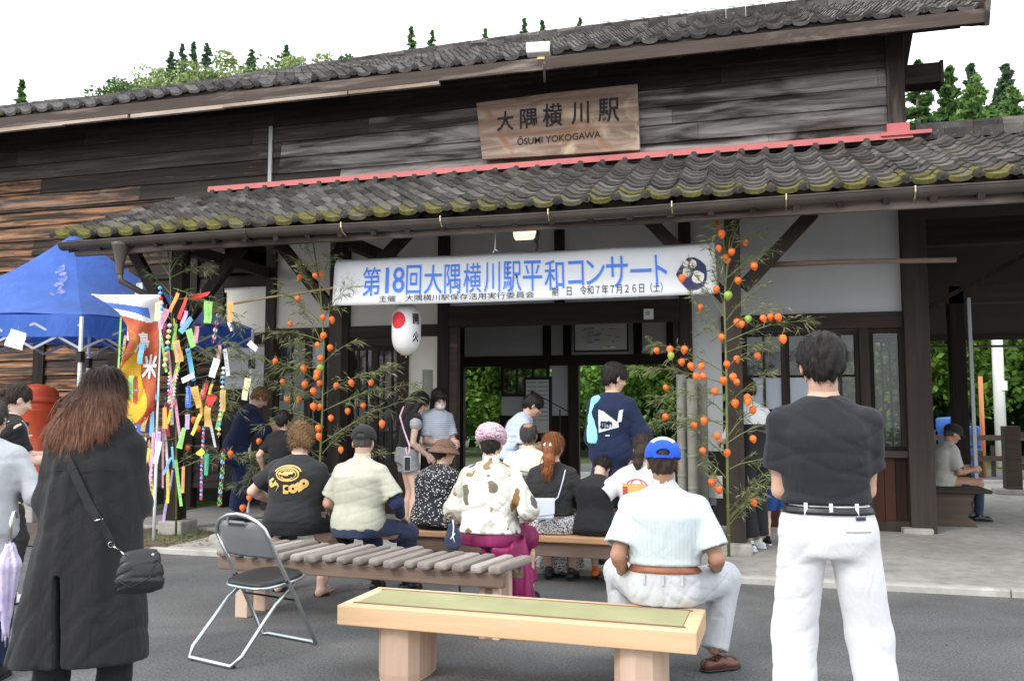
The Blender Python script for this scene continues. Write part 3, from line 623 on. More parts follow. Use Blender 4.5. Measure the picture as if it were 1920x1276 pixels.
# trees beyond the east gable
ce=[('c',1720,118,2.6,42,'cedar_leaf'),('c',1778,130,2.4,44,'cedar_leaf'),('c',1820,124,1.9,46,'cedar_blue'),('c',1826,146,3.3,38,'cedar_bright'),('c',1884,125,2.8,44,'cedar_blue'),('c',1898,168,2.6,36,'cedar_bright'),('b',1745,205,3.0,36,'cedar_bright')]
cl=['open dark conifer touching the corner of the upper storey','dark conifer with bare tip between the gable and the bright tree','thin conifer tip standing just behind the bright green one','tall bright green conifer east of the gable','tall grey-green conifer at the far east edge','paler rounded conifer in front of the grey-green one','low bright bushy tree at the foot of the gable view']
for i,(k,px,py,R,Y,mt) in enumerate(ce):
    p=at(px,py,Y); tree(k,(p.x,Y,0),p.z,R*1.12,500+i,mt,cl[i],'trees beyond the east gable',26000 if k=='c' else 16000,.30)
# trees across the tracks seen through the doorway and passage
gt=[(-9.0,26,6,2.6),(-6.4,27,5,2.4),(-3.6,26.5,5.5,2.4),(-1.4,27.5,6,2.5),(1.2,28,6.0,2.6),(5.0,27,7.5,2.8),(8.0,28,7,3.0),(11.0,27.5,8,3.2),(13.8,28.5,7,3)]
gl=['leafy tree across the tracks framed by the west rear opening','leafy shrubby tree behind the notice board window','leafy tree across the tracks behind the boom stand','leafy tree across the tracks behind the standing man in the happi coat','leafy tree across the tracks hidden partly by the window wall','leafy bright tree just beyond the passage post','tall leafy tree behind the white utility pole','dense leafy tree at the far end of the passage view','leafy tree beyond the edge of the passage']
for i,(x,y,H,R) in enumerate(gt): tree('b',(x,y,-.2),H,R,600+i,'broad',gl[i],'leafy trees across the tracks',11000,.21)
m=MB(); 
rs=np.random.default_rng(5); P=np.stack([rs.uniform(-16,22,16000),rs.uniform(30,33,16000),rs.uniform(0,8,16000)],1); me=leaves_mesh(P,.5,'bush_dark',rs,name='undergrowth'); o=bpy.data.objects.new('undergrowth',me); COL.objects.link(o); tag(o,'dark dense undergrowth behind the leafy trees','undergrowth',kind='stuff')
# ------------------------------------------------------------ signboard, banner, lamps, lantern
def sign_mat():
    n=NT('varnished sign plank'); a=n.noise(1.0,7,n.map((1.2,9,11)),.9); b=n.noise(1.0,4,n.map((1.3,2,2.6)),1.2)
    c=n.ramp(a,[(.25,(.13,.075,.05)),(.5,(.30,.20,.15)),(.75,(.46,.36,.30))])
    c=n.mix(n.ramp(b,[(.52,0),(.72,1)]),c,(.62,.50,.34)); c=n.mix(n.math('MULTIPLY',n.ramp(n.noise(1.7,3,dist=1),[(.52,0),(.66,1)]),.7),c,(.30,.13,.055))
    g=n.ramp(n.math('ADD',n.math('MULTIPLY',n.sep(2),-1.0),n.math('MULTIPLY',n.noise(6,3),.16)),[(0.0,0),(.11,1)]); 
    n.bump(a,.3,.01); m=n.fin(c,.6,0,.3); return m
M['sign']=sign_mat()
SY=10.66
p0,p1,p2,p3=at(893,193,SY),at(1195,157,SY),at(1200,281,SY),at(904,299,SY)
sb=thing('station_signboard','weathered wooden station name board with black brush characters above the red flashing','sign',(p3.x,SY,p3.z))
m=MB(); f=[V((q.x,SY,q.z)) for q in (p3,p2,p1,p0)]; mid=(f[2]+f[3])/2+V((0,0,.015)); 
ring=[f[0],(f[0]+f[1])/2,f[1],f[2],mid,f[3]]; bk=[q+V((0,.06,0)) for q in ring]
m.add(ring+bk,[(0,1,2,3,4,5),(11,10,9,8,7,6)]+[(i,i+6,(i+1)%6+6,(i+1)%6) for i in range(6)]); m.build('board','sign',sb,bevel=.006)
def cf(u,t): # point in board: u 0..1 across, t 0..1 up
    a=f[0].lerp(f[1],u); b=f[3].lerp(f[2],u); return a.lerp(b,t)+V((0,-.006,0))
for ch,u0,u1,t0,t1 in (('大',.115,.225,.46,.80),('隅',.265,.375,.47,.80),('横',.41,.535,.46,.84),('川',.59,.70,.46,.82),('駅',.755,.885,.45,.83)):
    a=cf(u0,t0);b=cf(u1,t0); fit_text(ch,a,b,(cf(u0,t1)-a).length,SY,'brush_character','ink',sb,bold=.018)
a=cf(.24,.20);b=cf(.765,.225); fit_text('ŌSUMI YOKOGAWA',a,b,(cf(.24,.345)-a).length,SY,'roman_lettering','ink',sb,bold=.008)
def lampbox(name,label,c,L,Hh,D,glass,cat='lamp',tilt=0,rz=0):
    t=thing(name,label,cat,c,rz); m=MB(); w=L/2
    pr=[(-D*.5,-Hh*.5),(-D*.62,-Hh*.1),(-D*.5,Hh*.42),(-D*.3,Hh*.5),(D*.4,Hh*.5),(D*.5,Hh*.2),(D*.4,-Hh*.5)]
    vs=[(sx*w*(1 if abs(z)<Hh*.45 else .93),y,z) for sx in (-1,1) for y,z in pr]; k=len(pr)
    m.add(vs,[tuple(range(k-1,-1,-1)),tuple(range(k,2*k))]+[(i,(i+1)%k,(i+1)%k+k,i+k) for i in range(k)]); m.build('housing','white_metal' if glass!='lit' else 'black',t,bevel=.012,loc='local')
    return t
p=at(1010,93,9.55); t=lampbox('floodlight','pale grey floodlight on a long arm above the name board',p,.29,.14,.16,'off',rz=.12)
q=at(1040,152,10.7)-V(p); m=MB(); m.tube([(.03,.05,-.07),(.05,.12,-.12),(q.x*.9,q.y,q.z)],.017,6); m.build('arm','grey_paint',t,loc='local'); m=MB(); m.box((-.02,.0,-.12),(.07,.06,-.06)); m.build('bracket','brass',t,loc='local',bevel=.004)
m=MB(); m.box((.147,-.05,-.05),(.165,.05,.05)); m.build('end_cap','black',t,loc='local',bevel=.004)
n=NT('lit sodium lens'); v=n.ramp(n.noise(26,3,dist=1),[(.3,(1.0,.50,.22)),(.7,(1.0,.86,.62))]); n.fin(v,.3); n.L(v,n.b.inputs['Emission Color']); n.b.inputs['Emission Strength'].default_value=1.15; M['lit']=n.m
p=at(985,441,8.4); t=thing('porch_lamp','small lit amber floodlight hanging under the porch gutter','lamp',p)
m=MB(); ws=[(.118,.055),(.122,.03),(.11,-.03),(.085,-.062)]
for (a,za),(b,zb_) in zip(ws,ws[1:]): m.add([(-a,-.03,za),(a,-.03,za),(b,-.045,zb_),(-b,-.045,zb_)],[(3,2,1,0)])
m.build('lens','lit',t,loc='local')
m=MB(); ws=[(.127,.062),(.131,.028),(.118,-.037),(.09,-.072)]
vs=[(sx*a,y,z) for y in (-.028,.10) for a,z in ws for sx in (-1,1)]
m.add(vs,[(0,1,9,8),(6,14,15,7),(0,8,10,2),(2,10,12,4),(4,12,14,6),(1,3,11,9),(3,5,13,11),(5,7,15,13),(8,9,11,10),(10,11,13,12),(12,13,15,14)]); m.tube([(-.1,-.046,-.066),(.1,-.046,-.066)],.009,6); m.build('housing','gutter',t,loc='local')
m=MB(); m.tube([(.10,.05,-.03),(.115,.06,-.12),(.10,.06,-.16)],.014,6); m.tube([(0,.06,.05),(0,.06,.35)],.01,6); m.build('arm','black',t,loc='local')
p=at(928,432,8.5); t=thing('hanging_hook','thin white cable hook dangling from the beam beside the amber lamp','hook',p); m=MB(); m.tube([(0,0,.1),(.005,0,-.05),(.0,0,-.2),(-.02,-.01,-.24)],.006,5); m.tube([(.0,0,-.2),(.03,0,-.22)],.006,5); m.build('cable','white_metal',t,loc='local'); m=MB(); m.box((-.03,-.01,-.01),(.03,.01,.0)); m.build('clip','brass',t,loc='local')
# banner
BY=8.64
def banner_mat():
    n=NT('banner vinyl'); c=n.ramp(n.noise(2,3),[(.3,(.80,.82,.86)),(.7,(.85,.86,.88))]); n.bump(n.noise(3,3,n.map((.5,1,2))),.12,.03); return n.fin(c,.55,0,.4)
M['banner']=banner_mat()
b00,b10,b11,b01=at(623,573,BY),at(1346,550,BY),at(1339,452,BY),at(628,485,BY)
bn=thing('event_banner','long white concert banner with blue Japanese lettering hung between the front posts','banner',(b00.x,BY,b00.z))
def bp(u,t,off=0):
    a=b00.lerp(b10,u);b=b01.lerp(b11,u); p=a.lerp(b,t)
    p.y+= .06*max(0,(t-.83)/.17)**1.5+ .004*math.sin(u*7+1)*t - off; p.z-=.012*math.sin(math.pi*u)+(.004*math.sin(u*23)*t); return p
m=MB(); nu,nv=60,12; vs=[bp(i/nu,j/nv) for j in range(nv+1) for i in range(nu+1)]
m.add(vs,[(j*(nu+1)+i,j*(nu+1)+i+1,(j+1)*(nu+1)+i+1,(j+1)*(nu+1)+i) for j in range(nv) for i in range(nu)]); o=m.build('cloth','banner',bn,smooth=True)
so_=o.modifiers.new('thickness','SOLIDIFY'); so_.thickness=.003; so_.offset=1
def btext(body,u0,u1,t0,t1,mat,bold,nm):
    me=text_mesh(body,1.0,0,bold); co=np.array([v.co for v in me.vertices]); lo=co.min(0).tolist();hi=co.max(0).tolist()
    for v in me.vertices:
        u=u0+(u1-u0)*(v.co.x-lo[0])/(hi[0]-lo[0]); t=t0+(t1-t0)*(v.co.y-lo[1])/(hi[1]-lo[1]); v.co=bp(u,t,.012)
    me.materials.clear(); me.materials.append(M[mat]); me.name=nm; link(nm,me,bn)
for ch,u0,u1 in (('第',.086,.137),('1',.1515,.1605),('8',.172,.205),('回',.21,.252),('大',.26,.31),('隅',.316,.36),('横',.368,.416),('川',.424,.466),('駅',.474,.522),('平',.526,.576),('和',.582,.632),('コ',.642,.682),('ン',.687,.734),('サ',.738,.791),('ー',.797,.848),('ト',.857,.885)):
    t0,t1=(.19,.80); 
    if ch=='ー': t0,t1=(.47,.54)
    elif ch in 'コン': t0,t1=(.27,.76)
    elif ch in '18': t0,t1=(.24,.77)
    btext(ch,u0,u1,t0,t1,'blue_ink',.004,'blue_lettering')
btext('主催　大隅横川駅保存活用実行委員会',.135,.555,.055,.185,'ink',.0,'black_lettering')
btext('期　日　令和７年７月２６日（土）',.60,.872,.07,.26,'ink',.0,'black_lettering')
# printed pictures on the banner: plate of eggs at one end, faded crest at the other
def disc(u,t,ru,rt,mat,off,name='printed_picture',n=14,seed=0,irr=.12):
    r=random.Random(seed); m=MB(); c=bp(u,t,off); ring=[]
    for k in range(n): a=2*math.pi*k/n; j=1+r.uniform(-irr,irr); ring.append(bp(u+ru*math.cos(a)*j,t+rt*math.sin(a)*j,off))
    m.add([c]+ring,[(0,k+1,(k+1)%n+1) for k in range(n)]); return m
M['navy_print']=plain('navy picture print',(.03,.03,.13),.6,.8,9,bump=0); M['yolk']=plain('yellow picture print',(.75,.55,.08),.6,.2,bump=0); M['pale_print']=plain('faded grey print',(.60,.585,.56),.6,.12,30,bump=0)
pic=disc(.944,.40,.036,.31,'navy_print',.012,seed=3,irr=.1).build('printed_picture','navy_print',bn)
for u,t,ru,rt in ((.957,.32,.0145,.125),(.931,.42,.010,.095),(.947,.585,.009,.085),(.930,.60,.007,.065)):
    disc(u,t,ru,rt,'white',.018,seed=int(u*1000)).build('printed_flower','white',pic)
    if rt>.07: disc(u,t,ru*.3,rt*.3,'yolk',.023,seed=1).build('flower_centre','yolk',pic)
r=random.Random(4); m=MB()
for k in range(150):
    u=.045+r.gauss(0,.013);t=.42+r.gauss(0,.13); 
    if not(.018<u<.075 and .15<t<.72): continue
    q=bp(u,t,.005); m.add([q,q+V((r.uniform(.008,.03),0,r.uniform(-.006,.012))),q+V((r.uniform(0,.015),0,.014))],[(0,1,2)])
m.build('faded_crest','pale_print',bn)
m=MB()
for u in (.003,.997):
    for t in (.04,.96): 
        c=bp(u+(.003 if u<.5 else -.003),t,.004); m.lathe(c,[(.004,0),(.011,0)],10,ax=(0,-1,0))
for c,d in ((bp(0,.96),(-.12,.1,.12)),(bp(1,.96),(.08,.1,.1)),(bp(0,.04),(-.1,.1,-.06)),(bp(1,.04),(.1,.1,-.05))): m.tube([c,c+V(d)],.003,4)
m.build('eyelet_cord','white_metal',bn)
# horizontal rods
rd=thing('bamboo_rod','slim tan bamboo rod tied between the paper-strip bamboo and the wall post','pole',at(440,568,8.62)); m=MB(); a=at(438,569,8.62);b=at(640,537,8.66); m.tube([a,a.lerp(b,.33)+V((0,0,.008)),a.lerp(b,.66),b],[.013,.014,.016,.018],8); m.build('rod','bamboo_rod',rd,smooth=True)
rd=thing('wooden_rail','thin grey pole slung across the plaster from the brace to the corner post','pole',at(1430,497,8.75)); m=MB(); a=at(1432,497,8.95);b=at(1792,487,9.2); m.tube([a,a.lerp(b,.4)+V((0,0,.012)),b],[.028,.026,.027],8); m.build('rod','grey_beam',rd,smooth=True)
# lantern
p=at(762,616,8.95); lt=thing('paper_lantern','white paper lantern with red disc and black characters under the banner','lantern',p)
n=NT('lantern paper'); z=n.sep(2); wv=n.math('SINE',n.math('MULTIPLY',z,420)); n.bump(wv,.35,.004); c=n.ramp(n.noise(6,2),[(.3,(.80,.80,.80)),(.7,(.86,.85,.84))]); M['lantern']=n.fin(c,.6)
H2=.29; m=MB(); pr=[]
for k in range(25):
    t=-1+2*k/24; rr=.165*(1-abs(t)**3.4)**.42 if abs(t)<.999 else .06; pr.append((max(.06,rr),t*H2))
m.lathe((0,0,0),pr,32); m.build('shade','lantern',lt,smooth=True,loc='local')
def onlan(th,z,off=.003):
    t=z/H2; rr=max(.06,.165*(1-abs(t)**3.4)**.42)+off; return (rr*math.sin(th),-rr*math.cos(th),z)
m=MB(); cz=.085; th0=-.25
ring=[[onlan(th0+.095/.165*s*math.cos(a)*1.0,cz+.095*s*math.sin(a)) for a in [2*math.pi*k/28 for k in range(28)]] for s in (.0,.35,.7,1)]
vs=sum(ring,[]); m.add(vs,[(i*28+k,i*28+(k+1)%28,(i+1)*28+(k+1)%28,(i+1)*28+k) for i in range(3) for k in range(28)]); m.build('red_disc','red',lt,loc='local')
for ch,zc_,hh in (('開',.10,.12),('火',-.10,.12)):
    me=text_mesh(ch,1,0,.03); co=np.array([v.co for v in me.vertices]);lo=co.min(0).tolist();hi=co.max(0).tolist()
    for v in me.vertices: x=(v.co.x-lo[0])/(hi[0]-lo[0]); y=(v.co.y-lo[1])/(hi[1]-lo[1]); v.co=onlan(.82+x*.55,zc_-hh/2+y*hh,.004)
    me.materials.clear(); me.materials.append(M['ink']); link('brush_character',me,lt,loc='local')
m=MB(); m.lathe((0,0,-H2),[(.0,-.012),(.062,-.012),(.066,.01),(.06,.012)],20); m.tube([(0,0,-H2-.01),(0,0,-H2-.035)],.005,5); m.lathe((0,0,H2),[(.06,-.01),(.066,.012),(0,.012)],20); m.tube([(0,0,H2),(0,0,.55)],.006,5); m.build('rim','brass',lt,loc='local')
# cut bamboo uprights
def cutbamboo(px,py,Y,r,label):
    p=at(px,py,Y); t=thing('cut_bamboo',label,'bamboo',(p.x,Y,ZP),0,'thick cut bamboo uprights'); h=p.z-ZP; m=MB(); pr=[(r*.8,h-.03),(r*.8,h),(r,h)]; z=h
    rr=random.Random(int(px))
    z=h-rr.uniform(.12,.3)
    while z>0.05: pr+=[(r*.985,z+.02),(r*1.06,z+.004),(r*1.06,z-.004),(r*.985,z-.02)]; z-=rr.uniform(.26,.34)
    pr.append((r,0)); m.lathe((0,0,0),pr,20); m.build('culm','old_bamboo',t,smooth=False,loc='local')
    m=MB(); m.lathe((0,0,h-.02),[(0,0),(r*.8,0)],16); m.build('hollow','soft_dark',t,loc='local')
cutbamboo(802,693,10.2,.066,'thick grey cut bamboo standing against the white pier by the doorway')
cutbamboo(1277,702,9.5,.055,'tall cut bamboo, nearest the doorway of the trio by the front post'); cutbamboo(1297,710,9.35,.058,'middle cut bamboo of the trio by the front post'); cutbamboo(1316,711,9.5,.055,'cut bamboo of the trio standing closest to the front post')
p=gnd(1296,960,ZP); t=thing('bamboo_planter','dark box holding the trio of cut bamboo uprights','planter',(at(1296,900,9.42).x,9.42,ZP)); m=MB(); m.box((-.26,-.2,0),(.26,.2,.04)); m.box((-.26,-.2,.04),(-.23,.2,.36)); m.box((.23,-.2,.04),(.26,.2,.36)); m.box((-.23,-.2,.04),(.23,-.17,.36)); m.box((-.23,.17,.04),(.23,.2,.36)); m.build('box','timberx',t,loc='local',bevel=.004)
p=at(1337,912,9.6); t=thing('paper_notice','blank white sheet fixed low on the dark panel by the front post','notice',p); m=MB(); m.box((-.05,0,-.12),(.10,.012,.12)); m.build('sheet','paper',t,loc='local'); m=MB(); m.box((-.03,.012,-1.0*(p.z-ZP)),(.03,.03,.12)); m.build('stand','grey_paint',t,loc='local')

# ------------------------------------------------------------ benches
# padded front bench
bz=.40; c00=gnd(632,1133,bz);c10=gnd(1306,1185,bz);c11=gnd(1312,1136,bz);c01=gnd(692,1092,bz)
ax=(c10-c00).normalized(); ay=V((-ax.y,ax.x,0)); L=(c10-c00).length; Dp=.50
fb=thing('padded_bench','pale new wooden bench with an olive mat inset along its top','bench',c00,math.atan2(ax.y,ax.x))
m=MB(); T=.105; m.box((0,0,-T),(L,.075,0)); m.box((0,Dp-.075,-T),(L,Dp,0)); m.box((0,.075,-T),(.075,Dp-.075,-.0)); m.box((L-.075,.075,-T),(L,Dp-.075,0)); m.box((.075,.075,-T+.01),(L-.075,Dp-.075,-.02)); m.build('seat_frame','pine',fb,bevel=.006,loc='local')
n=NT('olive woven mat'); a=n.noise(2.2,4); x=n.math('SINE',n.math('MULTIPLY',n.sep(1),700)); c=n.ramp(a,[(.3,(.30,.29,.15)),(.7,(.40,.385,.22))]); sp=n.ramp(n.noise(3.2,4,dist=2),[(.66,0),(.78,1)]); c=n.mix(n.math('MULTIPLY',sp,.5),c,(.22,.19,.09)); n.bump(x,.25,.003); M['mat']=n.fin(c,.85,0,.2)
m=MB(); m.box((.075,.078,-.02),(L-.075,Dp-.078,.004)); m.build('mat','mat',fb,bevel=.003,loc='local')
M['mat_edge']=plain('brown mat piping',(.22,.12,.09),.8,.1)
m=MB(); m.box((.06,.068,-.005),(L-.06,.08,.006)); m.box((.06,Dp-.08,-.005),(L-.06,Dp-.068,.006)); m.build('mat_edge','mat_edge',fb,loc='local')
for lx in (.12*L+.08,.775*L+.13):
    m=MB(); k=12; vs=[]
    hh=-bz
    for z,sc_ in ((-T,.98),(-T-.03,1.0),(hh+.04,1.0),(hh,.97)):
        for q in range(k):
            t=2*math.pi*q/k; sx=math.copysign(abs(math.cos(t))**.75,math.cos(t))*.135; sy=math.copysign(abs(math.sin(t))**.75,math.sin(t))*.20
            vs.append((lx+sx*sc_,Dp/2+sy*sc_,z))
    m.add(vs,[(i*k+q,i*k+(q+1)%k,(i+1)*k+(q+1)%k,(i+1)*k+q) for i in range(3) for q in range(k)]+[tuple(range(k)),tuple(3*k+q for q in range(k-1,-1,-1))][:2]); m.build('leg','cedar',fb,bevel=.003,loc='local')
# slatted bench
sz=.48; a=gnd(402,1028,sz); b=gnd(944,1061,sz); ax=(b-a).normalized(); L=(b-a).length
stb=thing('slatted_bench','grey weathered bench topped with short cross slats','bench',a,math.atan2(ax.y,ax.x))
rr=random.Random(12); ns_=18
for k in range(ns_):
    x=(k+.5)*L/ns_; wd=.080+rr.uniform(-.012,.012); yb=(.54 if k<11 else .46)+rr.uniform(-.04,.03); yf=-.02+rr.uniform(-.025,.02); sk=rr.uniform(-.01,.01)+.06
    m=MB(); th=.05+rr.uniform(-.004,.006); z0=-th+rr.uniform(-.003,.003)
    vs=[(x-wd/2,yf,z0),(x+wd/2,yf,z0),(x+wd/2+sk,yb,z0),(x-wd/2+sk,yb,z0)]; vs+=[(p[0],p[1],p[2]+th) for p in vs]; m.add(vs,[(0,3,2,1),(4,5,6,7),(0,1,5,4),(1,2,6,5),(2,3,7,6),(3,0,4,7)],0,rr.random()); m.build('slat','grey_wood',stb,bevel=.018,loc='local',wz=rr.random())
m=MB(); m.box((.01,.03,-.145),(L-.01,.08,-.052),0,.5); m.build('front_beam','grey_beam',stb,bevel=.008,loc='local',wz=.3)
m=MB(); m.box((.01,.36,-.145),(L-.0,.41,-.052),0,.4); m.build('rear_beam','grey_beam',stb,bevel=.008,loc='local',wz=.3)
for lx in (.12,1.95,L-.16):
    for ly,nm in ((.085,0),(.30,1)):
        m=MB(); m.box((lx,ly,-sz),(lx+.1,ly+.06,-.055),0,rr.random()); m.build('leg','cedar',stb,bevel=.006,loc='local')
m=MB(); 
# plank bench
pz=.42; a=gnd(752,992,pz); b=gnd(1215,1012,pz); ax=(b-a).normalized(); L=(b-a).length
pb=thing('plank_bench','long orange-brown plank bench between the slatted bench and the kerb','bench',a,math.atan2(ax.y,ax.x))
m=MB(); m.box((0,-.02,-.05),(L,.26,0),0,.6); m.build('seat','plank_bench',pb,bevel=.008,loc='local',wz=.3); m=MB(); m.box((.10,.02,-.17),(L-.1,.06,-.052),0,.3); m.build('front_rail','grey_beam',pb,bevel=.006,loc='local')
for lx in (.12,L-.3):
    m=MB(); m.box((lx,.06,-pz),(lx+.28,.20,-.052)); m.build('leg','cedar',pb,bevel=.01,loc='local')
# folding chairs
def folding_chair(loc,rz,label,seatmat='black_vinyl',backmat='grey_back',frame='metal'):
    t=thing('folding_chair',label,'chair',loc,rz,'steel folding chairs')
    w_=.225; r=.0125; SL,SB=.43,.40
    # chair faces +Y; back frame loop: rear... front feet forward rise to the back top
    m=MB(); pts=[(-w_-.01,.26,r),(-w_-.005,.10,.30),(-w_,-.03,.52),(-w_,-.13,.70)]
    for k in range(9): an=math.pi*k/8; pts.append((-w_*math.cos(an)*1.0,-.13-.045*math.sin(an)-.0,.70+.13*math.sin(an)))
    pts+=[(w_,-.13,.70),(w_,-.03,.52),(w_+.005,.10,.30),(w_+.01,.26,r)]; 
    cl=[(w_-.03,.275,r),(-w_+.03,.275,r)]
    m.tube(pts+cl,r,8,closed=True); m.build('back_frame',frame,t,smooth=True,loc='local')
    m=MB(); p2=[(-w_+.03,.12,.40),(-w_+.022,-.05,.30),(-w_+.015,-.30,.06),(-w_+.05,-.345,r),(w_-.05,-.345,r),(w_-.015,-.30,.06),(w_-.022,-.05,.30),(w_-.03,.12,.40)]
    m.tube(p2,r,8); m.build('rear_legs',frame,t,smooth=True,loc='local')
    m=MB(); q=24; ring=[]
    for k in range(q): an=2*math.pi*k/q; c_,s_=math.cos(an),math.sin(an); ring.append((.195*math.copysign(abs(c_)**.6,c_),.06+.19*math.copysign(abs(s_)**.6,s_)))
    vs=[]; 
    for dz,sc_ in ((-.004,.95),(.0,1),(.014,1.0),(.024,.93),(.027,.6)): vs+=[(x*sc_,.06+(y-.06)*sc_,.415+dz+(y-.06)*.08) for x,y in ring]
    m.add(vs,[(i*q+k,i*q+(k+1)%q,(i+1)*q+(k+1)%q,(i+1)*q+k) for i in range(4) for k in range(q)]+[tuple(range(q-1,-1,-1)),tuple(4*q+k for k in range(q))]); m.build('seat',seatmat,t,smooth=True,loc='local')
    m=MB(); m.tube([(x*1.02,.06+(y-.06)*1.02,.409+(y-.06)*.08) for x,y in ring],.010,6,closed=True); m.build('seat_frame',frame,t,smooth=True,loc='local')
    m=MB(); vs=[];nx_=12
    for j,(z,yy,wm) in enumerate(((.565,-.052,1),(.58,-.06,1),(.68,-.118,1),(.745,-.145,.93),(.785,-.158,.80),(.795,-.160,.55))):
        for i in range(nx_+1): u=-1+2*i/nx_; vs.append((u*(w_-.01)*wm,yy-.022*(1-u*u)-.0,z+( -.02*(1-abs(u)**3) if j==5 else 0)))
    m.add(vs,[(j*(nx_+1)+i,j*(nx_+1)+i+1,(j+1)*(nx_+1)+i+1,(j+1)*(nx_+1)+i) for j in range(5) for i in range(nx_)]); o=m.build('backrest',backmat,t,smooth=True,loc='local'); so2=o.modifiers.new('thickness','SOLIDIFY'); so2.thickness=.008
    m=MB(); 
    for sx in (-1,1): m.tube([(sx*(w_+.012),.02,.425),(sx*(w_-.01),.02,.425)],.012,8); m.tube([(sx*(w_-.04),-.33,.004),(sx*(w_-.09),-.345,.004)],.016,8)
    m.tube([(-w_+.0,.10,.30),(w_-.0,.10,.30)],.007,6); m.build('hinge_pins','black',t,loc='local')
    return t
M['grey_back']=plain('charcoal grey back panel',(.22,.23,.24),.5,.1,6,bump=.05)
fl,fr,rl,rr_=gnd(368,1232),gnd(455,1250),gnd(492,1195),gnd(572,1212)
print('chair feet',fl,fr,rl,rr_)
folding_chair((-2.90,4.72,0),R_(-16),'empty steel folding chair with black seat beside the slatted bench')
folding_chair((at(972,900,7.9).x,7.95,ZP),R_(8),'folding chair mostly hidden under the man in the cream shirt',frame='metal')
# old bench in the passage
p=gnd(1757,985,ZP); ob=thing('old_bench','dark old wooden bench with carved end panel beside the corner post','bench',(2.16,11.3,ZP),R_(0))
m=MB(); m.box((-.05,.0,.40),(.62,1.9,.445)); m.build('seat','old_bench',ob,bevel=.01,loc='local',wz=.3)
m=MB(); m.box((-.06,.02,.445),(-.02,1.88,.84)); m.build('backrest','old_bench',ob,bevel=.01,loc='local')
for yy in (.08,1.75):
    m=MB(); prof=[(-.02,0),(.30,0),(.33,.03),(.40,.0),(.46,0),(.44,.07),(.36,.12),(.42,.20),(.40,.28),(.46,.40),(-.02,.40)]; k=len(prof)
    vs=[(x,yy,z) for x,z in prof]+[(x,yy+.05,z) for x,z in prof]; m.add(vs,[tuple(range(k)),tuple(range(2*k-1,k-1,-1))]+[(i,i+k,(i+1)%k+k,(i+1)%k) for i in range(k)]); m.build('end_panel','old_bench',ob,loc='local')
# ------------------------------------------------------------ things beyond the passage
def utility(px0,py0,px1,py1,Y,r,mat,nm,label,cat):
    a=at(px0,py0,Y);b=at(px1,py1,Y); t=thing(nm,label,cat,(b.x,Y,0)); m=MB(); m.tube([(0,0,0),(a.x-b.x,0,a.z)],[r*1.06,r],12); m.build('pole_shaft',mat,t,smooth=True,loc='local'); return t,a,b
M['pole_white']=plain('pale concrete pole',(.72,.72,.70),.6,.06,3,bump=.05)
t,a,b=utility(1866,560,1876,812,24.5,.13,'pole_white','utility_pole','pale concrete utility pole across the tracks','utility pole')
m=MB(); m.lathe((a.x-b.x+.04,0,a.z*.48),[(.15,-.12),(.15,.12)],14); m.build('white_band','white',t,loc='local')
M['orange_paint']=plain('orange painted pole',(.62,.22,.08),.5,.1); M['blue_tarp']=plain('blue sheet',(.03,.12,.45),.5,.25,3,bump=.6,bscale=5)
t,a,b=utility(1838,705,1842,812,20.5,.045,'orange_paint','marker_post','thin orange post standing beside the pale utility pole','post')
t=thing('wooden_rail_fence','low weathered rail fence across the far end of the passage','fence',(4.0,18.6,ZP)); m=MB()
for z in (.45,.85): m.bar((-.6,0,z),(6,0,z),.06,.10)
m.build('rail','old_bench',t,loc='local'); 
for i in range(5): m=MB(); m.box((-.5+i*1.3,-.05,0),(-.4+i*1.3,.05,1.0)); m.build('fence_post','old_bench',t,loc='local')
m=MB()
for i in range(16): m.box((-.3+i*.22,.03,.1),(-.22+i*.22,.05,.6+.1*(i%3)))
m.build('pickets','fascia',t,loc='local')
p=gnd(1900,925,ZP); t=thing('gate_post','thick dark ticket gate post on a stone foot at the edge of the passage','post',(p.x,p.y,ZP)); h=(768-803)/-1; 
m=MB(); m.box((-.12,-.12,.08),(.12,.12,1.12)); m.build('shaft','old_bench',t,bevel=.01,loc='local'); m=MB(); m.box((-.28,-.22,0),(.28,.22,.08)); m.build('foot','stone',t,bevel=.015,loc='local'); m=MB(); m.box((.12,-.04,.92),(1.6,.04,1.02)); m.box((.12,-.04,.4),(1.6,.04,.5)); m.build('rail','old_bench',t,bevel=.005,loc='local')
t=thing('blue_crate','blue plastic tub glimpsed behind the seated man in the passage','tub',(at(1784,830,21).x,21,0.0)); m=MB(); m.lathe((0,0,0),[(.0,0),(.26,0),(.27,.95),(.30,1.0),(.30,1.25),(.26,1.28),(.0,1.30)],20); m.build('shell','blue_tarp',t,loc='local',smooth=True); 
t=thing('equipment_case','stack of blue cloth-covered equipment behind the passage post','equipment',(at(1818,820,21.0).x,21.0,0.0)); m=MB(); m.box((-.22,-.3,0),(.22,.3,.62)); m.box((-.15,-.25,.62),(.18,.25,1.1)); m.build('cover','blue_tarp',t,bevel=.05,loc='local')
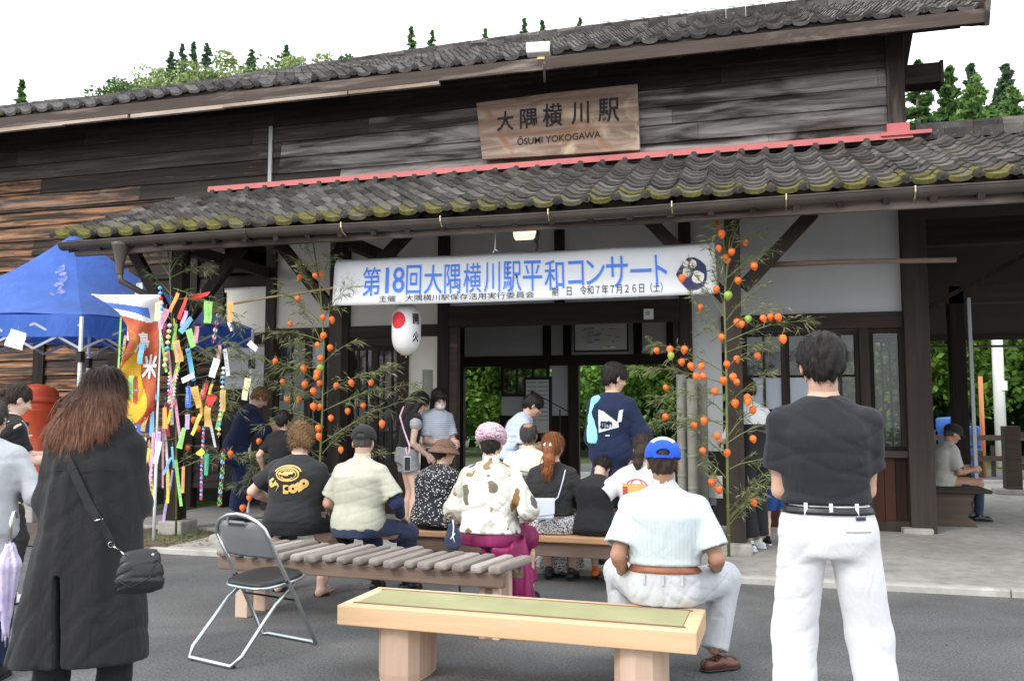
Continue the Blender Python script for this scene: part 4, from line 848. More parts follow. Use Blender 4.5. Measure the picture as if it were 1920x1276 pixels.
# ------------------------------------------------------------ bodies and clothes grown as smooth distance fields
def smin(a,b,k):
    if k<=0: return np.minimum(a,b)
    h=np.maximum(k-np.abs(a-b),0)/k; return np.minimum(a,b)-h*h*k*.25
def smax(a,b,k): return -smin(-a,-b,k)
class Field:
    def __init__(s,lo,hi,h):
        s.lo=np.array(lo,float); s.h=h; s.n=np.maximum(4,np.ceil((np.array(hi)-s.lo)/h).astype(int)+1); s.D=np.full(s.n,.25,np.float32); s.ops=[]
        s.ax=[(s.lo[i]+h*np.arange(s.n[i])).astype(np.float32) for i in range(3)]
    def sub_(s,lo,hi,pad):
        sl=[]
        for i in range(3):
            a=int(np.floor((lo[i]-pad-s.lo[i])/s.h)); b=int(np.ceil((hi[i]+pad-s.lo[i])/s.h))+1; a=max(a,0); b=min(b,s.n[i])
            if b<=a: return None
            sl.append(slice(a,b))
        return tuple(sl)
    def G(s,sl): return s.ax[0][sl[0]][:,None,None],s.ax[1][sl[1]][None,:,None],s.ax[2][sl[2]][None,None,:]
    def put(s,lo,hi,fn,k=.02,mode='add'):
        sl=s.sub_(lo,hi,k+3*s.h)
        if sl is None: return
        x,y,z=s.G(sl); d=fn(x,y,z); s.D[sl]=smin(s.D[sl],d,k) if mode=='add' else smax(s.D[sl],-d,k)
    def cone(s,a,b,ra,rb,k=.02,mode='add'):
        a=np.array(a,float);b=np.array(b,float);ab=b-a;L2=max(ab@ab,1e-9);r=max(ra,rb)
        def fn(x,y,z):
            px,py,pz=x-a[0],y-a[1],z-a[2]; t=np.clip((px*ab[0]+py*ab[1]+pz*ab[2])/L2,0,1)
            return np.sqrt((px-t*ab[0])**2+(py-t*ab[1])**2+(pz-t*ab[2])**2)-(ra+(rb-ra)*t)
        s.put(np.minimum(a,b)-r,np.maximum(a,b)+r,fn,k,mode)
    def chain(s,pts,rs,k=.01,mode='add'):
        for i in range(len(pts)-1): s.cone(pts[i],pts[i+1],rs[i],rs[i+1],k,mode)
    def ell(s,c,r,R=None,k=.02,mode='add'):
        c=np.array(c,float);r=np.array(r,float);R=np.eye(3) if R is None else np.array(R,float); rm=r.max()
        def fn(x,y,z):
            px,py,pz=x-c[0],y-c[1],z-c[2]; q=[(px*R[0][i]+py*R[1][i]+pz*R[2][i])/r[i] for i in range(3)]
            n=np.sqrt(q[0]**2+q[1]**2+q[2]**2); g=np.sqrt((q[0]/r[0])**2+(q[1]/r[1])**2+(q[2]/r[2])**2)+1e-6; return n*(n-1)/g
        s.put(c-rm,c+rm,fn,k,mode)
    def box(s,c,r,R=None,rd=.01,k=.0,mode='add'):
        c=np.array(c,float);r=np.array(r,float);R=np.eye(3) if R is None else np.array(R,float); rm=np.linalg.norm(r)+rd
        def fn(x,y,z):
            px,py,pz=x-c[0],y-c[1],z-c[2]; q=[np.abs(px*R[0][i]+py*R[1][i]+pz*R[2][i])-r[i] for i in range(3)]
            return np.sqrt(sum(np.maximum(v,0)**2 for v in q))+np.minimum(np.maximum(np.maximum(q[0],q[1]),q[2]),0)-rd
        s.put(c-rm,c+rm,fn,k,mode)
    def loft(s,a,b,side,st,k=.03,mode='add',p=2.3,infl=0):
        """st rows: t, side offset, depth offset, half width, half depth along a->b"""
        a=np.array(a,float);b=np.array(b,float);ax=b-a;L=np.linalg.norm(ax);ax/=L;sd=np.array(side,float);sd-=ax*(sd@ax);sd/=np.linalg.norm(sd);dp=np.cross(ax,sd)
        st=np.array(st,float);T=st[:,0]; 
        if dp[1]<0: dp=-dp
        tf=np.linspace(T[0],T[-1],64); 
        def sm(col):
            v=np.interp(tf,T,col); kk=np.array([1,2,3,2,1])/9.; e=np.pad(v,2,mode='edge'); return np.convolve(e,kk,'valid')
        so,do,w_,d_=sm(st[:,1]),sm(st[:,2]),sm(st[:,3])+infl,sm(st[:,4])+infl; R=max(w_.max(),d_.max())+max(abs(so).max(),abs(do).max())
        e0=a+ax*L*T[0];e1=a+ax*L*T[-1]
        def fn(x,y,z):
            px,py,pz=x-a[0],y-a[1],z-a[2]; u=(px*ax[0]+py*ax[1]+pz*ax[2])/L; S=px*sd[0]+py*sd[1]+pz*sd[2]; D=px*dp[0]+py*dp[1]+pz*dp[2]
            uc=np.clip(u,T[0],T[-1]); W=np.interp(uc,tf,w_);Q=np.interp(uc,tf,d_); S=S-np.interp(uc,tf,so);D=D-np.interp(uc,tf,do)
            rho=(np.abs(S/W)**p+np.abs(D/Q)**p+1e-9)**(1/p); rad=(rho-1)*np.minimum(W,Q); axd=np.maximum(u-T[-1],T[0]-u)*L
            return smax(rad,axd,.03)
        s.put(np.minimum(e0,e1)-R,np.maximum(e0,e1)+R,fn,k,mode)
    def cut(s,pt,nrm,k=.0):
        """removes what lies on the side nrm points to"""
        n=np.array(nrm,float);n/=np.linalg.norm(n); x,y,z=s.G((slice(None),)*3); s.D=smax(s.D,-( -((x-pt[0])*n[0]+(y-pt[1])*n[1]+(z-pt[2])*n[2]))*1.0,k) if False else smax(s.D,((x-pt[0])*n[0]+(y-pt[1])*n[1]+(z-pt[2])*n[2]).astype(np.float32),k)
    def folds(s,amp,seed,scale=1,vert=1.0,warp=1.0,n=3):
        """a few long directional creases that come and go, over a soft low swell; vert>1 makes them run level, <1 hang"""
        rs=np.random.default_rng(seed); x,y,z=s.G((slice(None),)*3); f=0
        for i in range(n):
            k=rs.normal(size=3)*np.array([.55,.35,1.3*vert]); k*=rs.uniform(26,44)/scale/np.linalg.norm(k); m=rs.normal(size=3)*7/scale; m2=rs.normal(size=3)*9/scale; ph=rs.uniform(0,6.3,3)
            w=np.sin(x*m[0]+y*m[1]+z*m[2]+ph[0]); v=np.abs(np.sin(x*k[0]+y*k[1]+z*k[2]+ph[1]+warp*1.6*w)); msk=np.clip(np.sin(x*m2[0]+y*m2[1]+z*m2[2]+ph[2])*1.2+.25,0,1)
            f=f+msk*((1-v)**3*1.5-.25)
        m=rs.normal(size=3)*8/scale; f=f+.5*np.sin(x*m[0]+y*m[1]+z*m[2])
        s.D=s.D+(amp*f*.75).astype(np.float32)
    def drape(s,amp,seed,n=11,axis=(0,0)):
        """vertical pleats running round the body"""
        x,y,z=s.G((slice(None),)*3); a=np.arctan2(y-axis[1],x-axis[0]); rs=np.random.default_rng(seed); p=rs.uniform(0,6.3,3)
        s.D=s.D+(amp*(np.sin(a*n+p[0]+1.2*np.sin(a*3+p[1])+.8*np.sin(z*5+p[2]))+.4*np.sin(a*n*2.3+p[2]))).astype(np.float32)
    def mesh(s):
        D=s.D.copy(); D[0]=D[-1]=.1; D[:,0]=D[:,-1]=.1; D[:,:,0]=D[:,:,-1]=.1
        nx,ny,nz=D.shape; S=D<0; cnt=np.zeros((nx-1,ny-1,nz-1),np.int8)
        for i in(0,1):
            for j in(0,1):
                for k in(0,1): cnt+=S[i:nx-1+i,j:ny-1+j,k:nz-1+k]
        act=(cnt>0)&(cnt<8); idx=np.full(act.shape,-1,np.int64); cells=np.argwhere(act); idx[act]=np.arange(len(cells))
        pos=np.zeros((len(cells),3)); num=np.zeros(len(cells)); cs=[(i,j,k) for i in(0,1) for j in(0,1) for k in(0,1)]
        for a in cs:
            for b in cs:
                if sum(b)-sum(a)!=1 or any(b[q]<a[q] for q in range(3)): continue
                da=D[cells[:,0]+a[0],cells[:,1]+a[1],cells[:,2]+a[2]]; db=D[cells[:,0]+b[0],cells[:,1]+b[1],cells[:,2]+b[2]]
                c=(da<0)!=(db<0); t=np.where(c,da/np.where(c,da-db,1),0)
                for q in range(3): pos[:,q]+=np.where(c,a[q]+t*(b[q]-a[q]),0)
                num+=c
        vv=s.lo+s.h*(cells+pos/np.maximum(num,1)[:,None]); F=[]
        for ax in range(3):
            o1,o2=[q for q in range(3) if q!=ax]; sa=[slice(1,None)]*3; 
            A=S; B=np.roll(S,-1,ax); cr=A!=B; cr[tuple(slice(-1,None) if q==ax else slice(None) for q in range(3))]=False
            cr[tuple(slice(0,1) if q==o1 else slice(None) for q in range(3))]=False; cr[tuple(slice(0,1) if q==o2 else slice(None) for q in range(3))]=False
            cr[tuple(slice(-1,None) if q==o1 else slice(None) for q in range(3))]=False; cr[tuple(slice(-1,None) if q==o2 else slice(None) for q in range(3))]=False
            e=np.argwhere(cr); ins=A[cr]
            def g(d1,d2):
                p=e.copy(); p[:,o1]-=d1; p[:,o2]-=d2; return idx[p[:,0],p[:,1],p[:,2]]
            q=np.stack([g(0,0),g(1,0),g(1,1),g(0,1)],1); fl=ins if ax!=1 else ~ins; q[fl]=q[fl][:,::-1]; F.append(q[:,::-1])
        F=np.concatenate(F); F=F[(F>=0).all(1)]; return vv,F
def mesh_obj(name,parts,mats,parent,smooth=True,keep_lap=1):
    """parts: list of (verts,faces,material index or array)"""
    V_=[];F_=[];MI=[];b=0
    for v,f,mi in parts:
        if len(f)==0: continue
        V_.append(v);F_.append(f+b);MI.append(np.full(len(f),mi) if np.isscalar(mi) else mi); b+=len(v)
    v=np.concatenate(V_);f=np.concatenate(F_);mi=np.concatenate(MI)
    me=bpy.data.meshes.new(name); me.vertices.add(len(v)); me.vertices.foreach_set('co',v.astype(np.float32).ravel()); me.loops.add(4*len(f)); me.loops.foreach_set('vertex_index',f.ravel().astype(np.int32)); me.polygons.add(len(f)); me.polygons.foreach_set('loop_start',np.arange(len(f),dtype=np.int32)*4)
    for m in (mats if isinstance(mats,(list,tuple)) else [mats]): me.materials.append(M[m] if isinstance(m,str) else m)
    me.polygons.foreach_set('material_index',mi.astype(np.int32)); me.polygons.foreach_set('use_smooth',[smooth]*len(f)); me.update(); me.validate(); me.update()
    return link(name,me,parent,loc='local')
def nrmz(v): v=np.array(v,float); return v/np.linalg.norm(v)
def ik(a,t,l1,l2,pole):
    a=np.array(a,float);t=np.array(t,float);d=t-a;L=np.linalg.norm(d); mx_=(l1+l2)*.998
    if L>mx_: t=a+d/L*mx_; d=t-a; L=mx_
    L=max(L,abs(l1-l2)+.01); u=d/np.linalg.norm(d); c=(l1*l1+L*L-l2*l2)/(2*l1*L); c=min(1,max(-1,c)); p=np.array(pole,float); p=p-u*(p@u); p=nrmz(p)
    return a+u*l1*c+p*l1*math.sqrt(1-c*c),a+u*L
def rot(pitch,yaw,roll):
    """columns: right, forward, up; pitch>0 bows, yaw>0 turns to +X side, roll>0 tilts to +X"""
    return np.array((Matrix.Rotation(-R_(yaw),3,'Z')@Matrix.Rotation(R_(roll),3,'Y')@Matrix.Rotation(-R_(pitch),3,'X')))
def skin(name,col,var=.07):
    n=NT(name); c=n.ramp(n.noise(9,4),[(.3,sc3(col,1-var)),(.7,sc3(col,1+var))]); n.b.inputs['Subsurface Weight'].default_value=.12; n.b.inputs['Subsurface Radius'].default_value=(.012,.004,.002); n.b.inputs['Subsurface Scale'].default_value=1
    n.bump(n.noise(180,2),.1,.001); return n.fin(c,.5,0,.35)
M['skin']=skin('warm skin',(.62,.38,.28)); M['skin_pale']=skin('pale skin',(.70,.47,.37)); M['skin_tan']=skin('tanned skin',(.40,.215,.145)); M['lip']=plain('lips',(.48,.17,.15),.5,.05); M['eye']=plain('dark eye',(.02,.015,.012),.2,.05); M['nail']=plain('fingernail',(.72,.48,.40),.35,.03)
def hairmat(name,root,tip,zr=None,streak=110):
    n=NT(name); a=n.noise(1.0,5,n.map((streak,streak,streak*.07)),.5,.7); c=n.ramp(a,[(.25,sc3(root,.35)),(.5,root),(.78,sc3(root,1.9))])
    if zr: c2=n.ramp(a,[(.25,sc3(tip,.35)),(.5,tip),(.78,sc3(tip,1.9))]); k=n.ramp(n.math('ADD',n.sep(2),n.math('MULTIPLY',n.noise(9,3),.08)),[(0,1),(1,0)]); 
    if zr:
        mr=n.t.nodes.new('ShaderNodeMapRange'); mr.inputs[1].default_value=zr[0]; mr.inputs[2].default_value=zr[1]; n.L(n.sep(2),mr.inputs[0]); c=n.mix(mr.outputs[0],c2,c)
    n.bump(a,.8,.01); return n.fin(c,.5,0,.28)
M['hair_black']=hairmat('black hair',(.016,.013,.012),None); M['hair_dark']=hairmat('dark brown hair',(.035,.02,.014),None); M['hair_grey']=hairmat('greying cropped hair',(.06,.055,.052),None,streak=160)
M['hair_tan']=hairmat('tan permed hair',(.20,.115,.055),None); M['hair_auburn']=hairmat('auburn hair',(.24,.085,.03),None)
M['hair_ombre']=hairmat('dark to auburn hair',(.03,.016,.011),(.21,.095,.058),(1.40,1.58))
class Person:
    def __init__(s,label,loc,yaw,H=1.65,sit=None,lean=0,side=0,bow=0,head=(0,0,0),arms=None,feet=None,shw=.18,girth=1.0,tw=0,knees=None,skinm='skin',group=None,neckf=0,hunch=0):
        s.t=thing('person',label,'person',loc,R_(yaw),group); k=s.k=H/1.70; s.H=H; girth=1+(girth-1)*.75; s.g=girth; s.skin=skinm
        s.sit=sit; pz=(sit+.10*k) if sit is not None else .95*k
        s.P=np.array([0,0,pz]); cs=rot(lean,0,side); s.up=cs[:,2]; s.N=s.P+s.up*.50*k; s.lean=lean
        c2=rot(lean+bow,tw,side); s.R=c2[:,0]; s.ch=c2; s.hunch=hunch
        s.Sh=[s.N-s.up*.090*k+s.R*sx*(shw*.90)*k for sx in (-1,1)]; hd=rot(head[0],head[1],head[2]); s.hd=hd
        nk=nrmz(s.up*.8+hd[:,2]*.6+np.array([0,neckf,0])); s.Hc=s.N+nk*.085*k+hd[:,2]*.062*k+hd[:,1]*.012*k
        s.arm=[];arms=arms or [None,None]
        for i,sx in enumerate((-1,1)):
            a=arms[i] or dict(h=(sx*.22,.02,-.0))
            h=np.array(a['h'],float); tgt=s.P+h*1.0; e,w_=ik(s.Sh[i],tgt,.285*k,.25*k,np.array(a.get('p',(sx*.5,-.6,-.3)))*np.array([.42,1,1])); s.arm.append((s.Sh[i],e,w_,a))
        s.leg=[];feet=feet or [(-.1,.02),(.1,.02)]; knees=knees or [None,None]
        for i,sx in enumerate((-1,1)):
            hp=s.P+np.array([sx*.092*k*girth**.5,0,-.03*k]); f=feet[i]; an=np.array([f[0],f[1],.085*k+(f[2] if len(f)>2 else 0)])
            kn,an2=ik(hp,an,.43*k,.42*k,knees[i] or (sx*.15,1,.25)); s.leg.append((hp,kn,an2,f[3] if len(f)>3 else sx*10))
        g=girth
        s.tor=[(-.24,0,0,.13*g,.095*g),(-.10,0,0,.168*g,.118*g),(.06,0,0,.165*g,.118*g),(.27,0,.0,.142*g,.103*g),(.5,0,-.006-hunch*.6,.155*g,.11*g),(.72,0,-.008-hunch,.168*g,.113*g),(.88,0,-.004-hunch*.6,.14*g,.085),(1.0,0,0,.07,.06)]
        s.tor=[(t,a*k,b*k,c*k,d*k) for t,a,b,c,d in s.tor]
    def loft(s,F,st,infl=0,k=.04,a=None,b=None,p=2.3,side=None): F.loft(s.P if a is None else a,s.N if b is None else b,s.R if side is None else side,st,k,p=p,infl=infl)
    def bounds(s,pts,pad): 
        q=np.array(pts); return q.min(0)-pad,q.max(0)+pad
    def body(s,h=.011,hh=.006,hands=(True,True),handh=.005,neck=.054,faceh=None):
        k=s.k; pts=[s.P-[.2*s.g,.16*s.g,.14],s.P+[.2*s.g,.16*s.g,.1],s.N]+[q for a in s.arm for q in a[:3]]+[q for l in s.leg for q in l[:3]]; lo,hi=s.bounds(pts,.13)
        F=Field(lo,hi,h); s.loft(F,s.tor,-.006)
        for S,e,w_,a in s.arm:
            F.cone(s.N-s.up*.035*k,S,.050*k,.045*k,.04); F.cone(S,e,.048*k*s.g**.5,.038*k*s.g**.5,.03); F.chain([e,e+(w_-e)*.3,w_],[.038*k*s.g**.5,.040*k*s.g**.5,.027*k],.012)
        for hp,kn,an,fa in s.leg:
            F.cone(hp,kn,.085*k*s.g,.056*k,.04); kn=np.array(kn); c=kn+(an-kn)*.32+nrmz(np.cross(an-kn,[1,0,0]))*(-.0); F.chain([kn,c,an+(c-an)*.12],[.053*k,.056*k,.036*k],.02)
        F.cone(s.N-s.up*.04*k,s.N+(s.Hc-s.N)*.72,neck*1.12*k,neck*k,.03)
        if s.sit is not None:
            x,y,z=F.G((slice(None),)*3); m_=(y<.16)&(z<s.sit+.03)&(z>s.sit-.14)&(np.abs(x)<.32); F.D=np.where(m_,np.maximum(F.D,(s.sit+.022-z)),F.D).astype(np.float32)
        parts=[(*F.mesh(),0)]; parts+=s.head_parts(hh)
        for i in (0,1):
            if hands[i]: parts.append(s.hand_part(i,handh))
        s.body_o=mesh_obj('body',parts,[s.skin,'eye','lip','nail'],s.t); return s.body_o
    def head_parts(s,h):
        k=s.k*1.0; c=s.Hc; R=s.hd; L=lambda x,y,z: c+R@(np.array([x,y,z])*k)
        F=Field(c-.17*k,c+.17*k,h)
        F.ell(L(0,-.012,.03),np.array([.077,.097,.088])*k,R,.01); F.ell(L(0,.028,-.03),np.array([.064,.068,.085])*k,R,.03); F.ell(L(0,.058,-.092),np.array([.028,.024,.022])*k,R,.03)
        F.cone(L(0,-.035,-.05),s.N+(s.Hc-s.N)*.25,.054*k,.056*k,.025)
        for sx in (-1,1):
            F.ell(L(sx*.034,.083,.004),np.array([.020,.014,.011])*k,R,.012,'sub'); F.ell(L(sx*.033,.080,.004),np.array([.013,.012,.0105])*k,R,.002)
            F.ell(L(sx*.078,-.006,-.012),np.array([.010,.020,.033])*k,R@rot(8,sx*-22,0),.006); F.ell(L(sx*.088,.002,-.010),np.array([.006,.010,.018])*k,R@rot(8,sx*-22,0),.004,'sub')
            F.cone(L(sx*.012,.088,.022),L(sx*.048,.078,.024),.0075*k,.006*k,.012)
            F.ell(L(sx*.042,.065,-.03),np.array([.024,.022,.022])*k,R,.02)
        F.cone(L(0,.090,.012),L(0,.112,-.028),.008*k,.0125*k,.012); 
        for sx in (-1,1): F.ell(L(sx*.011,.100,-.031),np.array([.008,.010,.008])*k,R,.006)
        F.ell(L(0,.090,-.060),np.array([.024,.011,.0055])*k,R,.005); F.ell(L(0,.088,-.069),np.array([.020,.011,.0065])*k,R,.004)
        v,f=F.mesh(); q=((v[f].mean(1)-c)@R)/k; mi=np.zeros(len(f),int)
        for sx in (-1,1): mi[(((q[:,0]-sx*.033)/.0105)**2+((q[:,2]-.004)/.0055)**2<1)&(q[:,1]>.06)]=1
        for sx in (-1,1): mi[(((q[:,0]-sx*.033)/.021)**2+((q[:,2]-.0265)/.0042)**2<1)&(q[:,1]>.06)]=1
        mi[((q[:,0]/.023)**2+((q[:,2]+.065)/.010)**2<1)&(q[:,1]>.08)]=2
        return [(v,f,mi)]
    def hand_part(s,i,h):
        S,e,w_,a=s.arm[i]; k=s.k; sx=(-1,1)[i]; d=nrmz(a.get('d',w_-e)); n=np.array(a.get('n',(-sx*1.,0,-.2)),float); n=nrmz(n-d*(n@d)); sd=np.cross(d,n)*1.0
        tsd=a.get('thumb',None); th=nrmz(np.cross(n,d))*sx if tsd is None else nrmz(tsd)   # direction the thumb lies
        curl=a.get('curl',35); Lp=.085*k
        F=Field(w_-.2*k,w_+.2*k,h); pc=w_+d*Lp*.55; Rm=np.stack([th,d,n],1)
        F.cone(w_-d*.05,w_+d*.015,.026*k,.025*k,.01); F.box(pc,np.array([.030,.036,.006])*k,Rm,.009*k,.02)
        for j,(o,l) in enumerate(((.030,.070),(.010,.078),(-.011,.072),(-.030,.056))):
            p=w_+d*(Lp+(-.004 if j in(0,3) else .004))+th*o*k*.95; a1=R_(curl*(.55+.1*j)); dr=d*math.cos(a1)+n*math.sin(a1)+th*(.02-.02*j); r=.0088*k
            pts=[p-d*.03*k,p]; ang=a1
            for q,sg in enumerate((.45,.32,.23)):
                dr=nrmz(d*math.cos(ang)+n*math.sin(ang)+th*(.05-.035*j)); pts.append(pts[-1]+dr*l*sg*k*1.0); ang+=R_(curl*.9)
            F.chain(pts,[r*1.05,r*1.08,r,r*.93,r*.82],.0035)
        b=w_+d*.018*k+th*.022*k; m1=b+(th*.6+d*.75+n*.25)*.036*k; m2=m1+(d*.85+th*.28+n*.4)*.030*k; m3=m2+(d*.9+n*.45)*.022*k; F.chain([b,m1,m2,m3],[.014*k,.0115*k,.0102*k,.0085*k],.006)
        v,f=F.mesh(); return (v,f,0)
    # ---- clothing
    def shirt(s,mat,h=.010,infl=.013,hem=-.20,sleeve=.75,sl_r=(.066,.064),fold=.006,seed=1,belly=0,neckt=1.0,name='shirt',collar=0,hemw=0,fs=1.0,extra=None,k=.032,cap=True):
        K=s.k; pts=[s.P,s.N]+[a[0] for a in s.arm]+[a[0]+(a[1]-a[0])*min(1,sleeve) for a in s.arm]+([a[2] for a in s.arm] if sleeve>1 else [])
        pts+= [s.P+s.up*hem*.5*K]; lo,hi=s.bounds(pts,.27*s.g); F=Field(lo,hi,h)
        st=[(t,a,b,c,d) for t,a,b,c,d in s.tor if hem<=t<=1.01]; 
        st0=np.array(s.tor); r0=[hem]+[float(np.interp(max(hem,-.12),st0[:,0],st0[:,j])) for j in range(1,5)]; r0[3]+=hemw*K; r0[4]+=hemw*K; st=[tuple(r0)]+[q for q in st if q[0]>hem+.03]
        if belly: st=[(t,a,b+belly*math.exp(-((t-.25)/.25)**2)*.5,c+belly*.5*math.exp(-((t-.2)/.3)**2),d+belly*math.exp(-((t-.25)/.25)**2)*.6) for t,a,b,c,d in st]
        F0=F; s.loft(F,st,infl,k)
        for S,e,w_,a in s.arm:
            F=Field(lo,hi,h); F0.cone(s.N-s.up*.034*K,S,.052*K+infl*.4,.040*K+infl*.4,.045)
            if sleeve>0:
                end=S+(e-S)*min(1,sleeve); F.cone(S,end,sl_r[0]*.70*K,sl_r[1]*.92*K,.03)
                if sleeve>1: q=min(1,sleeve-1); F.cone(e,e+(w_-e)*q,sl_r[1]*K,sl_r[1]*K*.85,.02); end=e+(w_-e)*q; dr=w_-e; rr=sl_r[1]*K*.85
                else: dr=e-S; rr=sl_r[1]*K
                dr=nrmz(dr); x,y,z=F.G((slice(None),)*3)
                dist=(x-end[0])*dr[0]+(y-end[1])*dr[1]+(z-end[2])*dr[2]; rad=np.sqrt(np.maximum((x-end[0])**2+(y-end[1])**2+(z-end[2])**2-dist**2,0))
                loc=(rad<rr+.04)&(dist>-.002)&(dist<.12); F.D=np.where(loc,np.maximum(F.D,dist),F.D).astype(np.float32)
                if cap and rr>h*4: F.cone(end-dr*.015,end+dr*.05,rr*.92-.017,rr*.92-.017,.0,'sub')
            else: F.cone(S,S+(e-S)*.12,.058*K,.05*K,.03)
            F0.D=smin(F0.D,F.D,.035)
        F=F0
        if extra: extra(F)
        F.ell(s.N+s.up*.05*K+s.ch[:,1]*.03*K,np.array([.062,.07,.062])*K,s.ch,.012,'sub')
        if collar: 
            F2=s.N+s.up*.012*K; F.cone(F2,F2+s.up*.028*K+s.ch[:,1]*.005,.064*K+collar,.061*K+collar,.008); F.cone(F2+s.up*.02,F2+s.up*.09*K,.052*K,.056*K,.0,'sub')
        if fold: F.folds(fold,seed,fs,.7)
        F.cut(s.P+s.up*hem*.5*K,-s.up,.006)
        s.shirt_o=mesh_obj(name,[(*F.mesh(),0)],mat,s.t); return s.shirt_o
    def trousers(s,mat,h=.010,top=.06,r=(.088,.066,.056),end=.97,fold=.006,seed=2,name='trousers',fs=1.0,short=None,hipw=.008):
        K=s.k; pts=[s.P+s.up*.1]+[q for l in s.leg for q in l[:3]]; lo,hi=s.bounds(pts,.2*s.g); F=Field(lo,hi,h)
        st=[(-.26,0,0,.125*s.g*K,.10*s.g*K)]+[q for q in s.tor if -.2<q[0]<top-.02]; st0=np.array(s.tor); st.append(tuple([top]+[float(np.interp(top,st0[:,0],st0[:,j])) for j in range(1,5)]))
        F0=F; s.loft(F,st,hipw,.05)
        for hp,kn,an,fa in s.leg:
            F=Field(lo,hi,h)
            e=an if short is None else (kn if short>=1 else hp+(kn-hp)*short)
            if short is not None and short<=1: F.cone(hp,e,r[0]*K*s.g,(r[0]+(r[1]-r[0])*short)*K*s.g,.045); end_,dr,rr=e,nrmz(kn-hp),r[1]*K*s.g
            else:
                F.cone(hp,kn,r[0]*.93*K*s.g**.6,r[1]*K,.03); q=end if short is None else short-1; e=kn+(an-kn)*q; F.cone(kn,e,r[1]*K,r[2]*K,.03); end_,dr,rr=e,nrmz(an-kn),r[2]*K
            x,y,z=F.G((slice(None),)*3); dist=(x-end_[0])*dr[0]+(y-end_[1])*dr[1]+(z-end_[2])*dr[2]; rad=np.sqrt(np.maximum((x-end_[0])**2+(y-end_[1])**2+(z-end_[2])**2-dist**2,0))
            loc=(rad<rr+.05)&(dist>-.002)&(dist<.16); F.D=np.where(loc,np.maximum(F.D,dist),F.D).astype(np.float32); F0.D=smin(F0.D,F.D,.03)
        F=F0
        if s.sit is not None: F.cut(s.P-np.array([0,0,.10*K-.002]),(0,0,-1),.0) if False else None
        if fold: F.folds(fold,seed,fs,.8)
        F.cut(s.P+s.up*top*.5*K,s.up,.004)
        if s.sit is not None:
            x,y,z=F.G((slice(None),)*3); m=(y<.22)&(z<s.sit+.004)&(z>s.sit-.12)&(np.abs(x)<.35); F.D=np.where(m,np.maximum(F.D,(s.sit+.002-z)),F.D).astype(np.float32)
        s.tr_o=mesh_obj(name,[(*F.mesh(),0)],mat,s.t); return s.tr_o
    def skirt(s,mat,h=.012,top=.12,len_=.5,w=(.0,.08),fold=.008,n=13,seed=3,name='skirt'):
        K=s.k
        if s.sit is None:
            lo,hi=np.array([-.4,-.4,s.P[2]-len_-.05]),np.array([.4,.4,s.P[2]+.2]); F=Field(lo,hi,h); a=s.P-np.array([0,0,len_]); b=s.P+s.up*top*.5*K
            F.loft(a,b,s.R,[(0,0,0,.17*s.g*K+w[1],.13*s.g*K+w[1]),(.5,0,0,.175*s.g*K+w[1]*.5,.135*s.g*K+w[1]*.5),(.85,0,0,.17*s.g*K+.015,.125*s.g*K+.015),(1,0,0,.14*s.g*K+.015,.105*s.g*K+.015)],.02)
            F.drape(fold,seed,n); F.ell((0,0,a[2]-.02),(.15*s.g*K+w[1],.11*s.g*K+w[1],.05),None,0,'sub'); F.cut(a,(0,0,-1)); 
        else:
            kn=[l[1] for l in s.leg]; mid=(kn[0]+kn[1])/2; lo,hi=s.bounds([s.P+[-.28,-.26,.15],s.P+[.28,0,-.15],mid+[-.25,.15,0],mid+[.25,0,-len_]],.07); F=Field(lo,hi,h)
            st0=np.array(s.tor); st=[(-.24,0,0,.16*s.g*K,.12*s.g*K)]+[q for q in s.tor if -.2<q[0]<top]; s.loft(F,st,.022,.05)
            for hp,k_,an,fa in s.leg: F.cone(hp,k_,.105*K*s.g,.085*K,.06)
            F.cone(s.leg[0][1],s.leg[1][1],.08*K,.08*K,.05); e=mid-np.array([0,.0,len_]); F.loft(e,mid,(1,0,0),[(0,0,0,.19*K+w[1],.12*K+w[1]),(.6,0,0,.18*K+w[1]*.5,.11*K+w[1]*.4),(1,0,-.02,.15*K,.09*K)],.05)
            F.drape(fold,seed,n,(mid[0],mid[1])); F.folds(fold*.7,seed+1); F.cut(e,(0,0,-1)); F.cut(s.P+s.up*top*.5*K,s.up,.004)
            x,y,z=F.G((slice(None),)*3); m=(y<.2)&(z<s.sit+.004)&(z>s.sit-.2)&(np.abs(x)<.4)&(y<mid[1]-.1); F.D=np.where(m,np.maximum(F.D,(s.sit+.002-z)),F.D).astype(np.float32)
        return mesh_obj(name,[(*F.mesh(),0)],mat,s.t)
